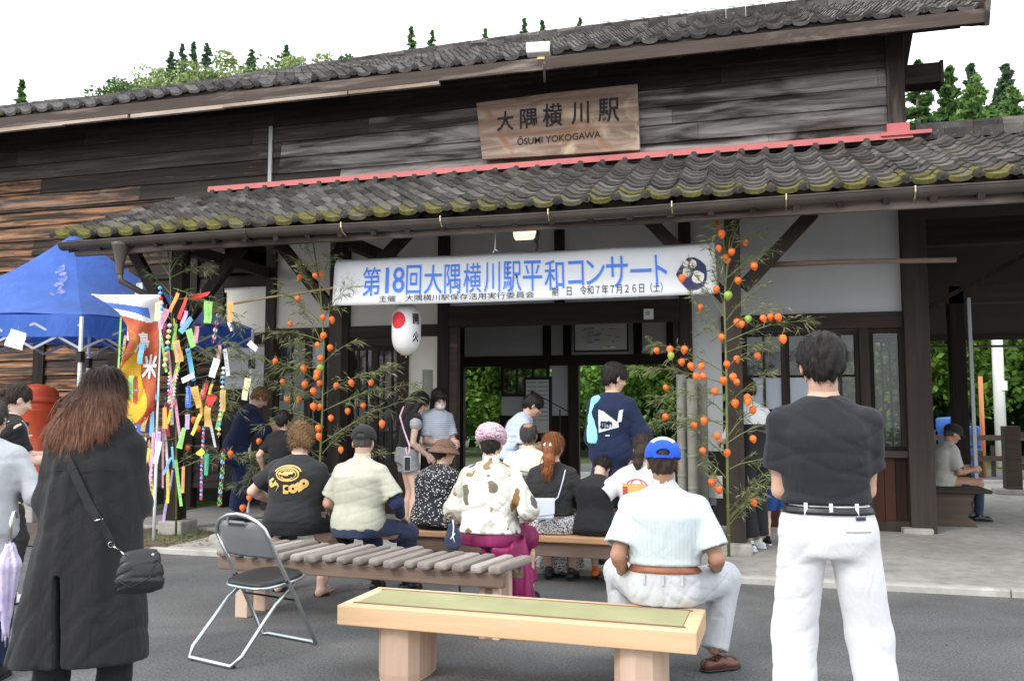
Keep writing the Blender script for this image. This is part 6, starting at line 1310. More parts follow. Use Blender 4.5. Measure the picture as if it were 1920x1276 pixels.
F=Field((-.09,-.09,-.02),(.09,.09,.50),.007); F.cone((0,0,.0),(0,0,.36),.010,.05,.01); F.cone((0,0,.36),(0,0,.45),.05,.02,.01); F.drape(.008,3,5); mesh_obj('canopy',[(*F.mesh(),0)],'lavender',t); m=MB(); m.tube([(0,0,.45),(0,0,.58),(0,.02,.62),(0,.05,.62),(0,.06,.59)],.009,6); m.tube([(0,0,-.04),(0,0,.02)],.004,5); m.build('handle','silver',t,smooth=True,loc='local')
# ---- young woman reading by the post box
xy=at(13,800,5.3); p=Person('young woman in black T-shirt seen in profile reading a sheet near the red post box',(xy.x,5.3,0),-26,H=1.64,lean=2,head=(22,0,0),skinm='skin_pale',arms=[dict(h=(-.02,.38,.18),p=(-.5,-.3,-.8),d=(.2,1,.1),n=(.3,0,1),curl=25),dict(h=(.10,.34,.17),p=(.5,-.3,-.8),d=(-.1,1,.1),n=(-.3,0,1),curl=25)])
p.body(h=.011); sh=p.shirt('cloth_black',h=.010,infl=.018,hem=-.12,sleeve=.7,seed=51); p.trousers('cloth_black2',h=.012); p.shoes('cloth_white'); p.hair('hair_dark',thick=.010,seed=6,nape=-.10)
m=MB(); F=Field(p.HL(0,-.17,.02)-.06,p.HL(0,-.12,.02)+.06,.006); F.ell(p.HL(0,-.125,.0),(.032,.035,.036),p.hd); mesh_obj('hair_bun',[(*F.mesh(),0)],'hair_dark',p.hair_o)
m=MB(); m.tube(p.project(sh,[(.14-.03*i,1,p.N[2]-.03-.045*i) for i in range(8)],dirn=(0,-1,0),off=.004)+[],.004,5); m.tube(p.project(sh,[(.14-.03*i,-1,p.N[2]-.03-.045*i) for i in range(8)],off=.004),.004,5); m.build('bag_cord','cloth_white',sh,loc='local')
c=V(p.t.location)+Matrix.Rotation(R_(-26),3,'Z')@V(p.arm[0][2]+np.array([.04,.13,.06])); t=thing('leaflet','white folded leaflet held by the young woman in profile','leaflet',c,R_(-26)); m=MB(); m.add([(-.1,-.08,-.03),(.1,-.08,-.03),(.1,.10,.07),(-.1,.10,.07)],[(0,1,2,3)]); o=m.build('sheet','paper',t,loc='local'); o.modifiers.new('thickness','SOLIDIFY').thickness=.002
# ---- person in navy jinbei
xj=at(442,900,9.6).x; p=Person('person in dark navy jinbei with brown hair bending behind the paper-strip bamboo',(xj,9.6,ZP),-48,H=1.72,lean=22,bow=12,head=(40,0,0),girth=1.1,arms=[dict(h=(-.10,.55,.30),p=(-.6,-.2,-.8)),dict(h=(.20,.52,.24),p=(.6,-.2,-.8))])
p.body(h=.014,hh=.009,handh=.007); p.shirt('cloth_navy',h=.013,infl=.03,hem=-.55,sleeve=1.35,sl_r=(.09,.105),fold=.005,seed=61,hemw=.03,name='jacket'); p.trousers('cloth_indigo',h=.014,r=(.115,.105,.09),end=.9,fold=.0045); p.shoes('leather_black'); p.hair('hair_tan',h=.008,thick=.02,seed=7,amp=.006,nape=-.09)
# ---- bench sitters --------------------------------------------------
sitg='spectators sitting on benches with their backs to us'
x1=seat_at(548,6.07); p=Person('sitter with curly tan hair in black T-shirt with gold back print',(x1,6.07,0),10,H=1.70,sit=.485,lean=10,side=3,bow=8,hunch=.02,head=(16,-8,0),girth=1.18,shw=.19,skinm='skin_pale',arms=[dict(h=(-.26,.30,.12),p=(-1,-.4,0),d=(.2,.9,-.2),n=(0,0,-1)),dict(h=(.18,.36,.08),p=(.9,-.5,-.3),d=(-.1,.9,-.3),n=(0,0,-1))],feet=[(-.17,.22,0,-8),(.22,.08,0,6)],knees=[(-.4,1,.4),(.4,1,.4)],group=sitg)
p.body(h=.010); sh=p.shirt('cloth_black2',h=.010,infl=.026,hem=-.06,sleeve=.72,sl_r=(.082,.085),fold=.0045,seed=71,belly=.03); p.trousers('cloth_black',h=.011,top=.1,short=1.15,r=(.12,.10,.09),seed=72,hipw=.022)
F=Field(p.Hc-.19,p.Hc+.19,.007); k=p.k; F.ell(p.HL(0,-.02,.03),np.array([.105,.118,.112])*k,p.hd,.01); F.ell(p.HL(0,-.055,-.045),np.array([.085,.06,.07])*k,p.hd,.03); F.ell(p.HL(0,.085,-.035),np.array([.068,.075,.092])*k,p.hd,.012,'sub'); F.cut(p.HL(0,0,-.085),-p.hd[:,2]); F.folds(.012,81,.28,1); F.folds(.008,82,.16,1); o=mesh_obj('hair',[(*F.mesh(),0)],'hair_tan',p.t); fuzz(p,o,'hair_tan',2600,.03,.002,3,1.2,.2,lift=1.0)
Rr=np.eye(3); 
def ringtext(per,o,body,size,org,rad,a0,a1,mat):
    n=len(body)
    for i,ch in enumerate(body):
        a=R_(a0+(a1-a0)*i/(n-1)); 
        def wp(x,y,a=a): x2,y2=x*math.cos(a+math.pi/2)-y*math.sin(a+math.pi/2),x*math.sin(a+math.pi/2)+y*math.cos(a+math.pi/2); return (rad*math.cos(a)+x2,rad*.62*math.sin(a)+y2)
        if ch!=' ': text_decal(per,o,ch,size,org,Rr,'gold_lettering',mat,.02,warp=wp)
org=p.N-p.up*.20+np.array([-.015,0,0])
ringtext(p,sh,'US POLO',.040,org+np.array([0,0,.05]),.165,-150,-30,'gold_print')
rs_=random.Random(5); vs=[];fs=[]
def blob(cx,cz,rx,rz,irr,n=18):
    b=len(vs); vs.append((cx,cz)); 
    for i in range(n): a=2*math.pi*i/n; j=1+rs_.uniform(-irr,irr); vs.append((cx+rx*math.cos(a)*j,cz+rz*math.sin(a)*j))
    for i in range(n): fs.append((b,b+1+i,b+1+(i+1)%n))
def arc(rx,rz,w,a0,a1,n=22,cx=0,cz=0):
    b=len(vs)
    for i in range(n+1): a=R_(a0+(a1-a0)*i/n); vs.append((cx+rx*math.cos(a),cz+rz*math.sin(a))); vs.append((cx+(rx-w)*math.cos(a),cz+(rz-w)*math.sin(a)))
    for i in range(n): fs.append((b+2*i,b+2*i+2,b+2*i+3,b+2*i+1))
arc(.095,.055,.012,0,360); arc(.072,.038,.006,0,360); blob(-.015,.004,.05,.016,.4); blob(.02,.014,.03,.012,.5); arc(.05,.045,.008,200,330); arc(.115,.07,.010,20,160)
decal_mesh(p,sh,vs,fs,org+np.array([0,0,.075]),Rr,'gold_crest','gold_print',.006)
for i in (0,1):
    v,f=p.barefoot(i); o=mesh_obj('foot',[(v,f,0)],'skin_pale',p.t)
    hp,kn,an,fa=p.leg[i]; m=MB(); b=np.array([an[0],an[1]+.02,.006]); m.lathe(b,[(0,-.006),(.06,-.006),(.062,.008),(0,.008)],16); sandal=m.build('sandal','black',p.t,loc='local'); sandal.scale=(1,1.0,1)
m=MB(); q=[]; kn=p.leg[1][1]; hp=p.leg[1][0]; q+= [V(hp+(kn-hp)*t_+np.array([.085,-.03,.035])) for t_ in (.25,.55,.85)]; m.tube(q,.004,5); m.build('side_piping','magenta',p.tr_o,smooth=True,loc='local')
x1=seat_at(671,6.08); p=Person('man in black cap and khaki shirt on the slatted bench',(x1,6.08,0),-4,H=1.64,sit=.485,lean=7,bow=10,hunch=.03,head=(10,-14,0),girth=1.15,shw=.19,arms=[dict(h=(-.2,.25,.08),p=(-.8,-.5,-.2)),dict(h=(.24,.26,.04),p=(1,-.4,-.2),d=(0,.9,-.3),n=(-.3,0,-1))],feet=[(-.06,.42,0,-5),(.20,.46,0,20)],knees=[(-.1,.6,1),(.4,.6,.8)],group=sitg)
p.body(h=.011); p.shirt('cloth_khaki',h=.009,infl=.026,hem=-.12,sleeve=.80,sl_r=(.088,.090),fold=.0035,seed=91,belly=.035,collar=.004); p.trousers('denim_navy',h=.011,top=.1,r=(.112,.085,.075),seed=92,hipw=.02); p.shoes('leather_black'); p.hair('hair_grey',thick=.004,h=.006,nape=-.05,seed=8,fz=False); p.cap(['cap_black','cap_black'])
F=Field(p.arm[1][1]-.2,p.arm[1][1]+.2,.009); S,e,w_,a=p.arm[1]; F.cone(S+(e-S)*.72,e,.056,.052,.02); F.cone(e,e+(w_-e)*.8,.052,.042,.02); F.folds(.003,5); mesh_obj('arm_cover',[(*F.mesh(),0)],'cloth_indigo',p.t)
x1=seat_at(918,5.98); p=Person('woman in pink crochet cap and white jacket with brown flowers, magenta skirt',(x1,5.98,0),-2,H=1.64,sit=.485,lean=3,bow=5,hunch=.015,head=(8,-6,0),girth=1.15,shw=.185,arms=[dict(h=(-.20,.18,.06),p=(-.8,-.6,-.2)),dict(h=(.24,.20,.10),p=(.9,-.5,-.3))],feet=[(-.10,.44,0,-5),(.18,.42,0,5)],group=sitg)
p.body(h=.012,handh=.006); p.shirt('floral_white',h=.009,infl=.034,hem=-.03,sleeve=1.7,sl_r=(.094,.080),fold=.005,seed=101,belly=.012,hemw=.02,name='jacket',collar=.006)
p.skirt('skirt_magenta',h=.011,len_=.34,w=(0,.04),fold=.005,n=11); 
# skirt cloth spilling over the end of the bench
F=Field((-.1,-.22,.02),(.4,.42,.56),.010); F.loft((.19,.10,.06),(.13,.0,.52),(1,0,0),[(0,0,0,.115,.09),(.4,0,0,.11,.12),(.8,0,0,.12,.16),(1,0,0,.12,.15)],.02); F.drape(.012,5,9,(.19,.1)); F.cut((0,0,.09),(0,0,-1)); mesh_obj('skirt_hem',[(*F.mesh(),0)],'skirt_magenta',p.t)
p.hair('hair_black',thick=.008,nape=-.085,seed=9,fz=False); F=Field(p.Hc-.22,p.Hc+.22,.006); k=p.k; F.ell(p.HL(0,-.025,.055),np.array([.122,.135,.108])*k,p.hd,.01); F.cut(p.HL(0,0,-.012),-p.hd[:,2]-p.hd[:,1]*.25,.03); F.folds(.008,8,.3); F.ell(p.HL(0,.09,-.05),np.array([.08,.08,.09])*k,p.hd,.01,'sub'); mesh_obj('crochet_cap',[(*F.mesh(),0)],'crochet',p.t)
p.shoes('leather_black',h=.009)
# plank bench
x1=seat_at(812,7.12); p=Person('woman in brown straw hat and black floral blouse on the plank bench',(x1,7.12,0),-18,H=1.52,sit=.425,lean=16,bow=14,hunch=.04,head=(6,22,0),girth=1.2,shw=.18,arms=[dict(h=(-.1,.34,.10),p=(-.8,-.6,-.2)),dict(h=(.18,.34,.12),p=(.8,-.5,-.2))],feet=[(-.06,.42),(.16,.44)],group=sitg)
p.body(h=.012,handh=.007); p.shirt('floral_black',h=.010,infl=.034,hem=-.20,sleeve=1.6,sl_r=(.088,.075),fold=.0045,seed=111,belly=.02,hemw=.02,name='blouse'); p.trousers('cloth_black',h=.012,seed=112); p.hair('hair_dark',thick=.008,nape=-.08,h=.008); p.shoes('leather_black',h=.009)
F=Field(p.Hc-.24,p.Hc+.24,.007); k=p.k; F.ell(p.HL(0,-.01,.05),np.array([.100,.118,.085])*k,p.hd,.01); F.loft(p.HL(0,-.01,-.015),p.HL(0,-.01,.055),p.hd[:,0],[(0,0,0,.150,.165),(.35,0,0,.128,.145),(.7,0,0,.106,.124),(1,0,0,.10,.116)],.01,p=2); F.loft(p.HL(0,-.01,-.06),p.HL(0,-.01,.035),p.hd[:,0],[(0,0,0,.145,.158),(.5,0,0,.122,.138),(1,0,0,.085,.10)],.0,'sub',p=2); F.cut(p.HL(0,0,-.016),-p.hd[:,2]); mesh_obj('straw_hat',[(*F.mesh(),0)],'straw',p.t)
x1=seat_at(1036,7.12); p=Person('woman with auburn ponytail, black top and speckled white skirt on the plank bench',(x1,7.12,0),2,H=1.62,sit=.425,lean=0,bow=5,head=(6,6,0),girth=1.05,shw=.175,arms=[dict(h=(-.20,.22,.10),p=(-.8,-.6,-.2)),dict(h=(.22,.24,.10),p=(.8,-.6,-.2))],feet=[(-.08,.24,0,-6),(.12,.22,0,8)],knees=[(-.2,1,.3),(.2,1,.3)],group=sitg)
p.body(h=.012,handh=.007); sh=p.shirt('cloth_black2',h=.009,infl=.022,hem=.10,sleeve=1.5,sl_r=(.078,.07),fold=.005,seed=121,name='top'); p.skirt('skirt_speckle',h=.011,len_=.40,top=.22,w=(0,.02),fold=.005,n=12); p.shoes('leather_black',h=.009); p.belt('leather_black',t=.14,hgt=.02,over=sh,off=.006)
hb=p.hair('hair_auburn',thick=.016,nape=-.10,seed=12,amp=.003); F=Field(p.Hc-[.15,.25,.42],p.Hc+[.15,.1,.1],.007); F.chain([p.HL(0,-.105,.0),p.HL(.0,-.14,-.03),p.HL(.01,-.15,-.12),p.HL(-.005,-.135,-.22),p.HL(.0,-.125,-.30)],[.045,.042,.045,.036,.012],.03); F.folds(.006,13,.3,.2); o=mesh_obj('ponytail',[(*F.mesh(),0)],'hair_auburn',hb); fuzz(p,hb,'hair_auburn',2500,.06,.002,4,.1,1.6,lift=.1)
p.strands('hair_auburn',lambda r:p.HL(r.uniform(-.03,.03),-.15,r.uniform(-.04,.0)),lambda r:p.HL(r.uniform(-.06,.05),-.16,-.28+r.uniform(-.06,.07)),5,30,.005,.03,'loose_locks',hb)
m=MB()
for sx in (-1,1): m.tube([p.HL(sx*.022,-.165,.035),p.HL(sx*.028,-.175,.01),p.HL(sx*.02,-.17,-.03)],[.005,.010,.006],6)
m.build('hair_clip','silver',hb,smooth=True,loc='local')
pp=p; cb=at(1013,952,6.86); wb=thing('handbag','small powder-white shoulder bag hanging at the back of the speckled skirt','bag',(cb.x,cb.y,cb.z-.09),R_(14))
m=MB(); m.box((-.11,-.04,0),(.11,.04,.155)); m.build('bag_body','bag_white',wb,bevel=.018,loc='local'); m=MB(); vs=[(-.115,-.046,.05),(0,-.050,.035),(.115,-.046,.05),(.117,-.044,.165),(-.117,-.044,.165),(.117,.044,.168),(-.117,.044,.168)]; m.add(vs,[(0,1,2,3,4),(4,3,5,6)]); o=m.build('flap','bag_white',wb,loc='local',bevel=.004); q=o.modifiers.new('thickness','SOLIDIFY'); q.thickness=.008
Mp=Matrix.Translation(pp.t.location)@Matrix.Rotation(R_(2),4,'Z'); Mi=(Matrix.Translation(wb.location)@Matrix.Rotation(R_(14),4,'Z')).inverted(); bt=pp.cloth_bvh(sh)
pts=[]
for q in ((1064,862),(1060,880),(1056,898),(1051,916),(1046,932)):
    o=Mp.inverted()@_C; d=(Mp.inverted().to_3x3()@ray(*q)).normalized(); h=bt.ray_cast(o,d)
    if h[0]: pts.append(Mi@(Mp@(h[0]-d*.006)))
pts+=[V((.11,-.0,.15))]; m=MB(); m.tube(pts,.0055,5); m.build('strap','bag_white',wb,smooth=True,loc='local')
x1=seat_at(1114,7.10); p=Person('child in black T-shirt bowing forward on the plank bench',(x1,7.10,0),-6,H=1.34,sit=.425,lean=18,bow=22,hunch=.05,head=(58,10,8),girth=1.15,skinm='skin_pale',arms=[dict(h=(-.14,.26,.10),p=(-.9,-.4,-.2)),dict(h=(.16,.26,.10),p=(.9,-.4,-.2))],feet=[(-.08,.30,0.02,-10),(.14,.32,0.02,15)],group=sitg)
p.body(h=.011,handh=.007); p.shirt('cloth_black',h=.010,infl=.028,hem=-.22,sleeve=.85,sl_r=(.08,.082),seed=131,hemw=.01); p.trousers('cloth_black2',h=.012,short=1.1,r=(.11,.09,.08)); p.hair('hair_black',thick=.014,seed=14,nape=-.06)
p.shoes('orange','black',h=.008)
x1=seat_at(1203,7.14); p=Person('dark-haired sitter in white T-shirt with orange back print at the end of the plank bench',(x1,7.14,0),-10,H=1.62,sit=.425,lean=6,bow=8,hunch=.02,head=(14,-10,0),girth=1.1,arms=[dict(h=(-.26,.10,.14),p=(-.8,-.6,-.2)),dict(h=(.2,.3,.12),p=(.9,-.4,-.2))],feet=[(-.08,.42),(.14,.42)],group=sitg)
p.body(h=.011,handh=.007); sh=p.shirt('cloth_white',h=.009,infl=.034,hem=-.14,sleeve=.95,sl_r=(.092,.10),fold=.005,seed=141,hemw=.03); p.trousers('cloth_black',h=.012); p.shoes('cloth_white',h=.009)
hb=p.hair('hair_dark',thick=.016,nape=-.09,seed=15,amp=.004); F=Field(p.Hc-[.12,.24,.26],p.Hc+[.12,.05,.1],.007); F.chain([p.HL(0,-.10,-.02),p.HL(-.02,-.13,-.07),p.HL(-.03,-.125,-.16),p.HL(-.035,-.11,-.22)],[.05,.045,.035,.01],.03); F.folds(.006,16,.3,.2); mesh_obj('ponytail',[(*F.mesh(),0)],'hair_dark',hb)
org=p.N-p.up*.20+np.array([-.03,0,0]); vs=[];fs=[(0,1,2,3)]; decal_mesh(p,sh,[(-.10,-.12),(-.055,-.13),(.12,.06),(-.10,.06)],fs,org,Rr,'orange_print','orange_print',.006)
vs=[];fs=[]; arc(.085,.05,.008,0,180,cx=.03,cz=.05); arc(.05,.05,.006,0,180,cx=.03,cz=.05); decal_mesh(p,sh,vs,fs,org,Rr,'dome_print','maroon_print',.008)
text_decal(p,sh,'neon',.075,org+np.array([-.075,0,-.04]),Rr,'print_lettering','maroon_print',.01,.010,warp=lambda x,y:(y*.9-.01,-x*.9))
# ---- man in cream shirt on a folding chair
x1=seat_at(990,7.98); p=Person('balding man in cream shirt sitting on a folding chair behind the plank bench',(x1,7.98,ZP),0,H=1.66,sit=.42,lean=2,bow=5,head=(4,0,0),girth=1.12,shw=.19,skinm='skin_tan',feet=[(-.12,.42),(.14,.42)])
p.body(h=.012,handh=.008); p.shirt('cloth_cream',h=.010,infl=.03,hem=-.1,sleeve=.8,sl_r=(.088,.088),fold=.0045,seed=151,belly=.02,collar=.005); p.trousers('cloth_grey',h=.013); p.shoes('leather_black',h=.01); p.hair('hair_grey',thick=.006,nape=-.07,seed=17,bald=(0,-.06,.13,.06,.085,.07))
# ---- standing people round the doorway
x1=at(948,900,9.0).x; p=Person('dark-haired person in pale blue shirt with black strap leaning by the doorway',(x1,9.0,ZP),-65,H=1.62,lean=28,bow=14,head=(35,0,0),arms=[dict(h=(.0,.36,.10),p=(-.5,-.3,-.8)),dict(h=(.12,.36,.08),p=(.6,-.2,-.8))])
p.body(h=.013,handh=.007); sh=p.shirt('cloth_paleblue',h=.012,infl=.028,hem=-.15,sleeve=.9,sl_r=(.085,.088),seed=161); p.trousers('cloth_black',h=.014); p.shoes('leather_black',h=.01); p.hair('hair_black',h=.008,thick=.02,seed=18,nape=-.09)
m=MB(); m.tube(p.project(sh,[(-.1+.03*i,-1,p.N[2]-.02-.05*i) for i in range(7)],off=.006),.012,5); m.build('strap','cloth_black',sh,loc='local')
x1=at(1146,900,7.82).x; p=Person('man in navy happi coat with aqua towel over his shoulder standing at the doorway',(x1,7.82,ZP),-8,H=1.80,lean=3,head=(14,42,0),shw=.175,girth=1.05,arms=[dict(h=(-.12,.3,.12),p=(-.2,-.6,-.6)),dict(h=(.16,.32,.12),p=(.9,-.5,-.3),d=(.2,.9,.0),n=(-1,0,-.2),curl=60)])
p.body(h=.012); sh=p.shirt('cloth_navy',h=.010,infl=.02,hem=-.62,sleeve=1.3,sl_r=(.082,.10),fold=.0045,seed=171,hemw=.03,name='happi_coat'); p.trousers('cloth_black2',h=.013); p.shoes('leather_black',h=.01); p.hair('hair_black',thick=.02,seed=19,amp=.005,nape=-.085)
F=Field(p.Sh[0]-[.16,.26,.42],p.Sh[0]+[.2,.2,.16],.009); 
F.loft(p.Sh[0]+np.array([.02,-.135,-.36]),p.Sh[0]+np.array([.045,-.06,.05]),(1,0,0),[(0,0,0,.055,.035),(.5,0,0,.06,.035),(1,0,0,.05,.04)],.01); F.ell(p.Sh[0]+np.array([.05,.0,.055]),(.05,.11,.035),None,.04); F.folds(.006,5,.5,.3); mesh_obj('towel',[(*F.mesh(),0)],'towel_aqua',p.t)
org=p.N-p.up*.26+np.array([0,0,0]); decal_mesh(p,sh,[(-.075,-.09),(.11,-.04),(.11,.0),(-.02,.10),(-.075,.12)],[(0,1,2,3,4)],org,Rr,'white_crest','cloth_white',.007); text_decal(p,sh,'川内',.05,org+np.array([.0,0,-.035]),Rr,'crest_lettering','cloth_navy',.01,.012); decal_mesh(p,sh,[(.10,.0),(.135,.01),(.15,.12),(.115,.11)],[(0,1,2,3)],org,Rr,'name_slip','cloth_white',.009); decal_mesh(p,sh,[(-.01,-.12),(.03,-.12),(.03,-.108),(-.01,-.108)],[(0,1,2,3)],org,Rr,'small_mark','cloth_white',.007)
hw=V(p.t.location)+Matrix.Rotation(R_(-8),3,'Z')@V(p.arm[1][2]+np.array([.03,.06,.03])); t=thing('paper_cup','white paper cup held by the man in the happi coat','cup',hw,0); m=MB(); m.lathe((0,0,-.05),[(0,0),(.028,0),(.038,.1),(.035,.1),(.026,.005)],16); m.build('cup','paper',t,smooth=True,loc='local')
x1=at(762,900,9.15).x; p=Person('girl with long black hair, black vest and grey shorts leaning by the white pier',(x1,9.15,ZP),-50,H=1.60,lean=10,side=0,bow=6,head=(30,10,0),girth=.9,shw=.165,skinm='skin_pale',arms=[dict(h=(-.05,.32,.02),p=(-.5,-.6,-.5)),dict(h=(.16,.20,-.02),p=(.5,-.8,-.4),curl=30)])
p.body(h=.011,handh=.006); sh=p.shirt('cloth_black',h=.010,infl=.018,hem=.02,sleeve=0,seed=181,name='vest'); 
for i in (0,1):
    S,e,w_,a=p.arm[i]; F=Field(S-.15,S+.17,.009); F.ell(S+(e-S)*.16,(.072,.072,.082)); F.folds(.005,6,.5); mesh_obj('puff_sleeve',[(*F.mesh(),0)],'cloth_greymarl',p.t)
p.trousers('cloth_grey',h=.011,top=.16,short=.42,r=(.115,.125,.1),hipw=.022,seed=182); hb=p.hair('hair_black',thick=.018,nape=-.1,seed=20,style='long'); F=Field(p.Hc-[.16,.3,.46],p.Hc+[.16,.12,.1],.008); F.cone(p.HL(0,-.05,-.02),p.HL(0,-.085,-.30),.082,.05,.03); F.cone(p.HL(.07,.0,-.03),p.HL(.075,.0,-.28),.035,.02,.03); F.folds(.007,21,.4,.15); mesh_obj('long_hair',[(*F.mesh(),0)],'hair_black',hb)
p.shoes('magenta',h=.008,kind='low')
pg=p; c=at(764,869,8.78); t=thing('phone_on_lanyard','smartphone in pale case hanging from a pink lanyard on the girl','phone',(c.x,c.y,c.z),R_(8)); m=MB(); m.box((-.040,-.006,-.08),(.040,.006,.08)); m.build('case','bag_white',t,bevel=.008,loc='local'); m=MB(); m.box((-.033,-.009,-.072),(.033,-.006,.072)); m.build('screen','black',t,loc='local')
M['lanyard']=plain('pink lanyard',(.78,.52,.62),.7,.15,40,bump=0); m=MB(); Mi=(Matrix.Translation(c)@Matrix.Rotation(R_(8),4,'Z')).inverted(); m.tube([(0,0,.08),(.02,0,.14),Mi@at(768,835,8.80),Mi@at(757,805,8.86),Mi@at(750,780,8.9),Mi@at(757,762,9.0)],.010,5); m.tube([(0,0,.08),(-.02,0,.15),Mi@at(762,838,8.80)],.008,5); m.build('lanyard','lanyard',t,smooth=True,loc='local')
x1=at(817,900,9.5).x; p=Person('person wearing white face mask and striped blouse standing against the door jamb',(x1,9.5,ZP),-128,H=1.63,lean=4,head=(26,12,0),girth=.95,skinm='skin_pale',arms=[dict(h=(-.1,.3,.1),p=(-.6,-.4,-.6)),dict(h=(.1,.3,.1),p=(.6,-.4,-.6))])
p.body(h=.012,handh=.006); p.shirt('stripes',h=.011,infl=.024,hem=.05,sleeve=.8,sl_r=(.08,.085),seed=191,name='blouse'); p.skirt('cloth_black',len_=.42,w=(0,.04)); p.shoes('leather_black',h=.01)
hb=p.hair('hair_black',thick=.018,seed=22,style='long',nape=-.1); F=Field(p.Hc-[.16,.22,.25],p.Hc+[.16,.14,.12],.008); F.cone(p.HL(-.075,-.02,.0),p.HL(-.08,0,-.14),.035,.02,.03); F.cone(p.HL(.075,-.02,.0),p.HL(.08,0,-.14),.035,.02,.03); F.ell(p.HL(0,.075,.07),np.array([.075,.035,.035]),p.hd,.02); F.folds(.004,21,.3,.15); mesh_obj('bob_hair',[(*F.mesh(),0)],'hair_black',hb)
F=Field(p.Hc-.16,p.Hc+.16,.006); F.ell(p.HL(0,.045,-.062),np.array([.066,.073,.050]),p.hd,.01); F.cut(p.HL(0,.045,0),-p.hd[:,1]); F.cut(p.HL(0,0,-.022),p.hd[:,2]); mesh_obj('face_mask',[(*F.mesh(),0)],'cloth_white',p.t)
x1=at(1411,900,9.0).x; p=Person('person in white blouse and black dungarees bowing behind the front post bamboo',(x1,9.0,ZP),38,H=1.70,lean=3,bow=6,head=(28,10,0),girth=1.0,arms=[dict(h=(-.15,.3,.12),p=(-.6,-.5,-.5)),dict(h=(.15,.32,.12),p=(.6,-.5,-.5))],feet=[(-.09,-.05,0,-20),(.10,.06,0,-40)])
p.body(h=.012,handh=.007); p.shirt('cloth_white',h=.010,infl=.028,hem=.3,sleeve=1.1,sl_r=(.09,.095),fold=.0045,seed=201,name='blouse'); p.trousers('cloth_black',h=.011,top=.78,r=(.13,.12,.11),end=.9,fold=.005,seed=202,hipw=.036,name='dungarees'); p.hair('hair_auburn' if False else 'hair_dark',thick=.02,seed=23,nape=-.09)
p.shoes('cloth_white','cloth_white',h=.007)
M['stripe_black']=M['black']
for o in [c for c in COL.objects if c.parent==p.t and c.name.startswith('shoe')]:
    o.data.materials.append(M['black']); co=np.array([v.co for v in o.data.vertices])
    for pl in o.data.polygons:
        c=pl.center; pl.material_index=1 if (math.sin((c.x+c.y)*95)>.2 and c.z<ZP*0+.075) else 0
x1=at(1456,900,9.35).x; p=Person('child in blue denim shorts mostly hidden behind the man in black T-shirt',(x1,9.35,ZP),20,H=1.12,head=(10,0,0),skinm='skin_pale',girth=1.05)
p.body(h=.012,handh=.008); p.shirt('cloth_black2',h=.012,infl=.022,hem=-.2,seed=211); p.trousers('denim_blue',h=.011,short=.85,r=(.12,.12,.1),top=.1); p.hair('hair_black',h=.009); p.shoes('cloth_black',h=.009,sole='cloth_white')
x1=at(527,900,8.3).x; p=Person('black-haired child standing half hidden behind the tan-haired sitter',(x1,8.3,ZP),5,H=1.36,head=(8,0,0)); p.body(h=.014,hh=.009,handh=.009); p.shirt('cloth_black',h=.014,infl=.022,hem=-.2); p.trousers('cloth_black2',h=.014); p.hair('hair_black',h=.008,thick=.022,nape=-.1); p.shoes('cloth_black',h=.011)
p=Person('man in beige shirt and dark cap sitting on the old passage bench',(at(1764,900,12.0).x,12.0,ZP),-75,H=1.62,sit=.40,lean=14,bow=10,hunch=.03,head=(22,0,0),girth=1.15,skinm='skin_tan',arms=[dict(h=(-.15,.35,.15),p=(-.6,-.5,-.5)),dict(h=(.15,.35,.15),p=(.6,-.5,-.5))],feet=[(-.1,.40),(.12,.40)])
p.body(h=.014,hh=.009,handh=.009); p.shirt('cloth_beige',h=.012,infl=.035,hem=-.22,sleeve=.9,sl_r=(.09,.095),seed=221,fold=.005,hemw=.02); p.trousers('denim_navy',h=.014); p.hair('hair_grey',h=.009,thick=.004,nape=-.06,fz=False); p.cap(['cap_black','cap_black'],opening=False); p.shoes('leather_black',h=.011)
# cane with pouch leaning on the slatted bench
c=at(852,1010,5.72); t=thing('walking_cane','crook-handled cane resting on the slatted bench with a small dark pouch','cane',(c.x,c.y,.485),R_(5)); m=MB(); pts=[(0.03,.10,-.47),(.01,.04,.0),(.0,.0,.20)]+[(-.035+.035*math.cos(a),0,.20+.04*math.sin(a)*1.2) for a in [math.pi*k/8 for k in range(1,10)]]; m.tube(pts,[.009]*3+[.012]*9,8); m.build('shaft','grey_beam',t,smooth=True,loc='local')
t=thing('pouch','small dark drawstring pouch with white cord hung on the cane','pouch',(c.x+.0,c.y-.03,.485)); F=Field((-.1,-.07,-.01),(.1,.07,.24),.007); F.loft((0,0,0),(0,0,.2),(1,0,0),[(0,0,0,.05,.03),(.4,0,0,.065,.038),(1,0,0,.02,.015)],.01); F.folds(.005,4,.5); mesh_obj('pouch_body',[(*F.mesh(),0)],'denim_navy',t); m=MB(); m.tube([(.01,-.035,.21),(.02,-.045,.16),(.015,-.05,.10),(.03,-.048,.06)],.004,5); m.tube([(.03,-.048,.12),(.0,-.05,.08)],.005,5); m.build('cord','white_metal',t,smooth=True,loc='local')
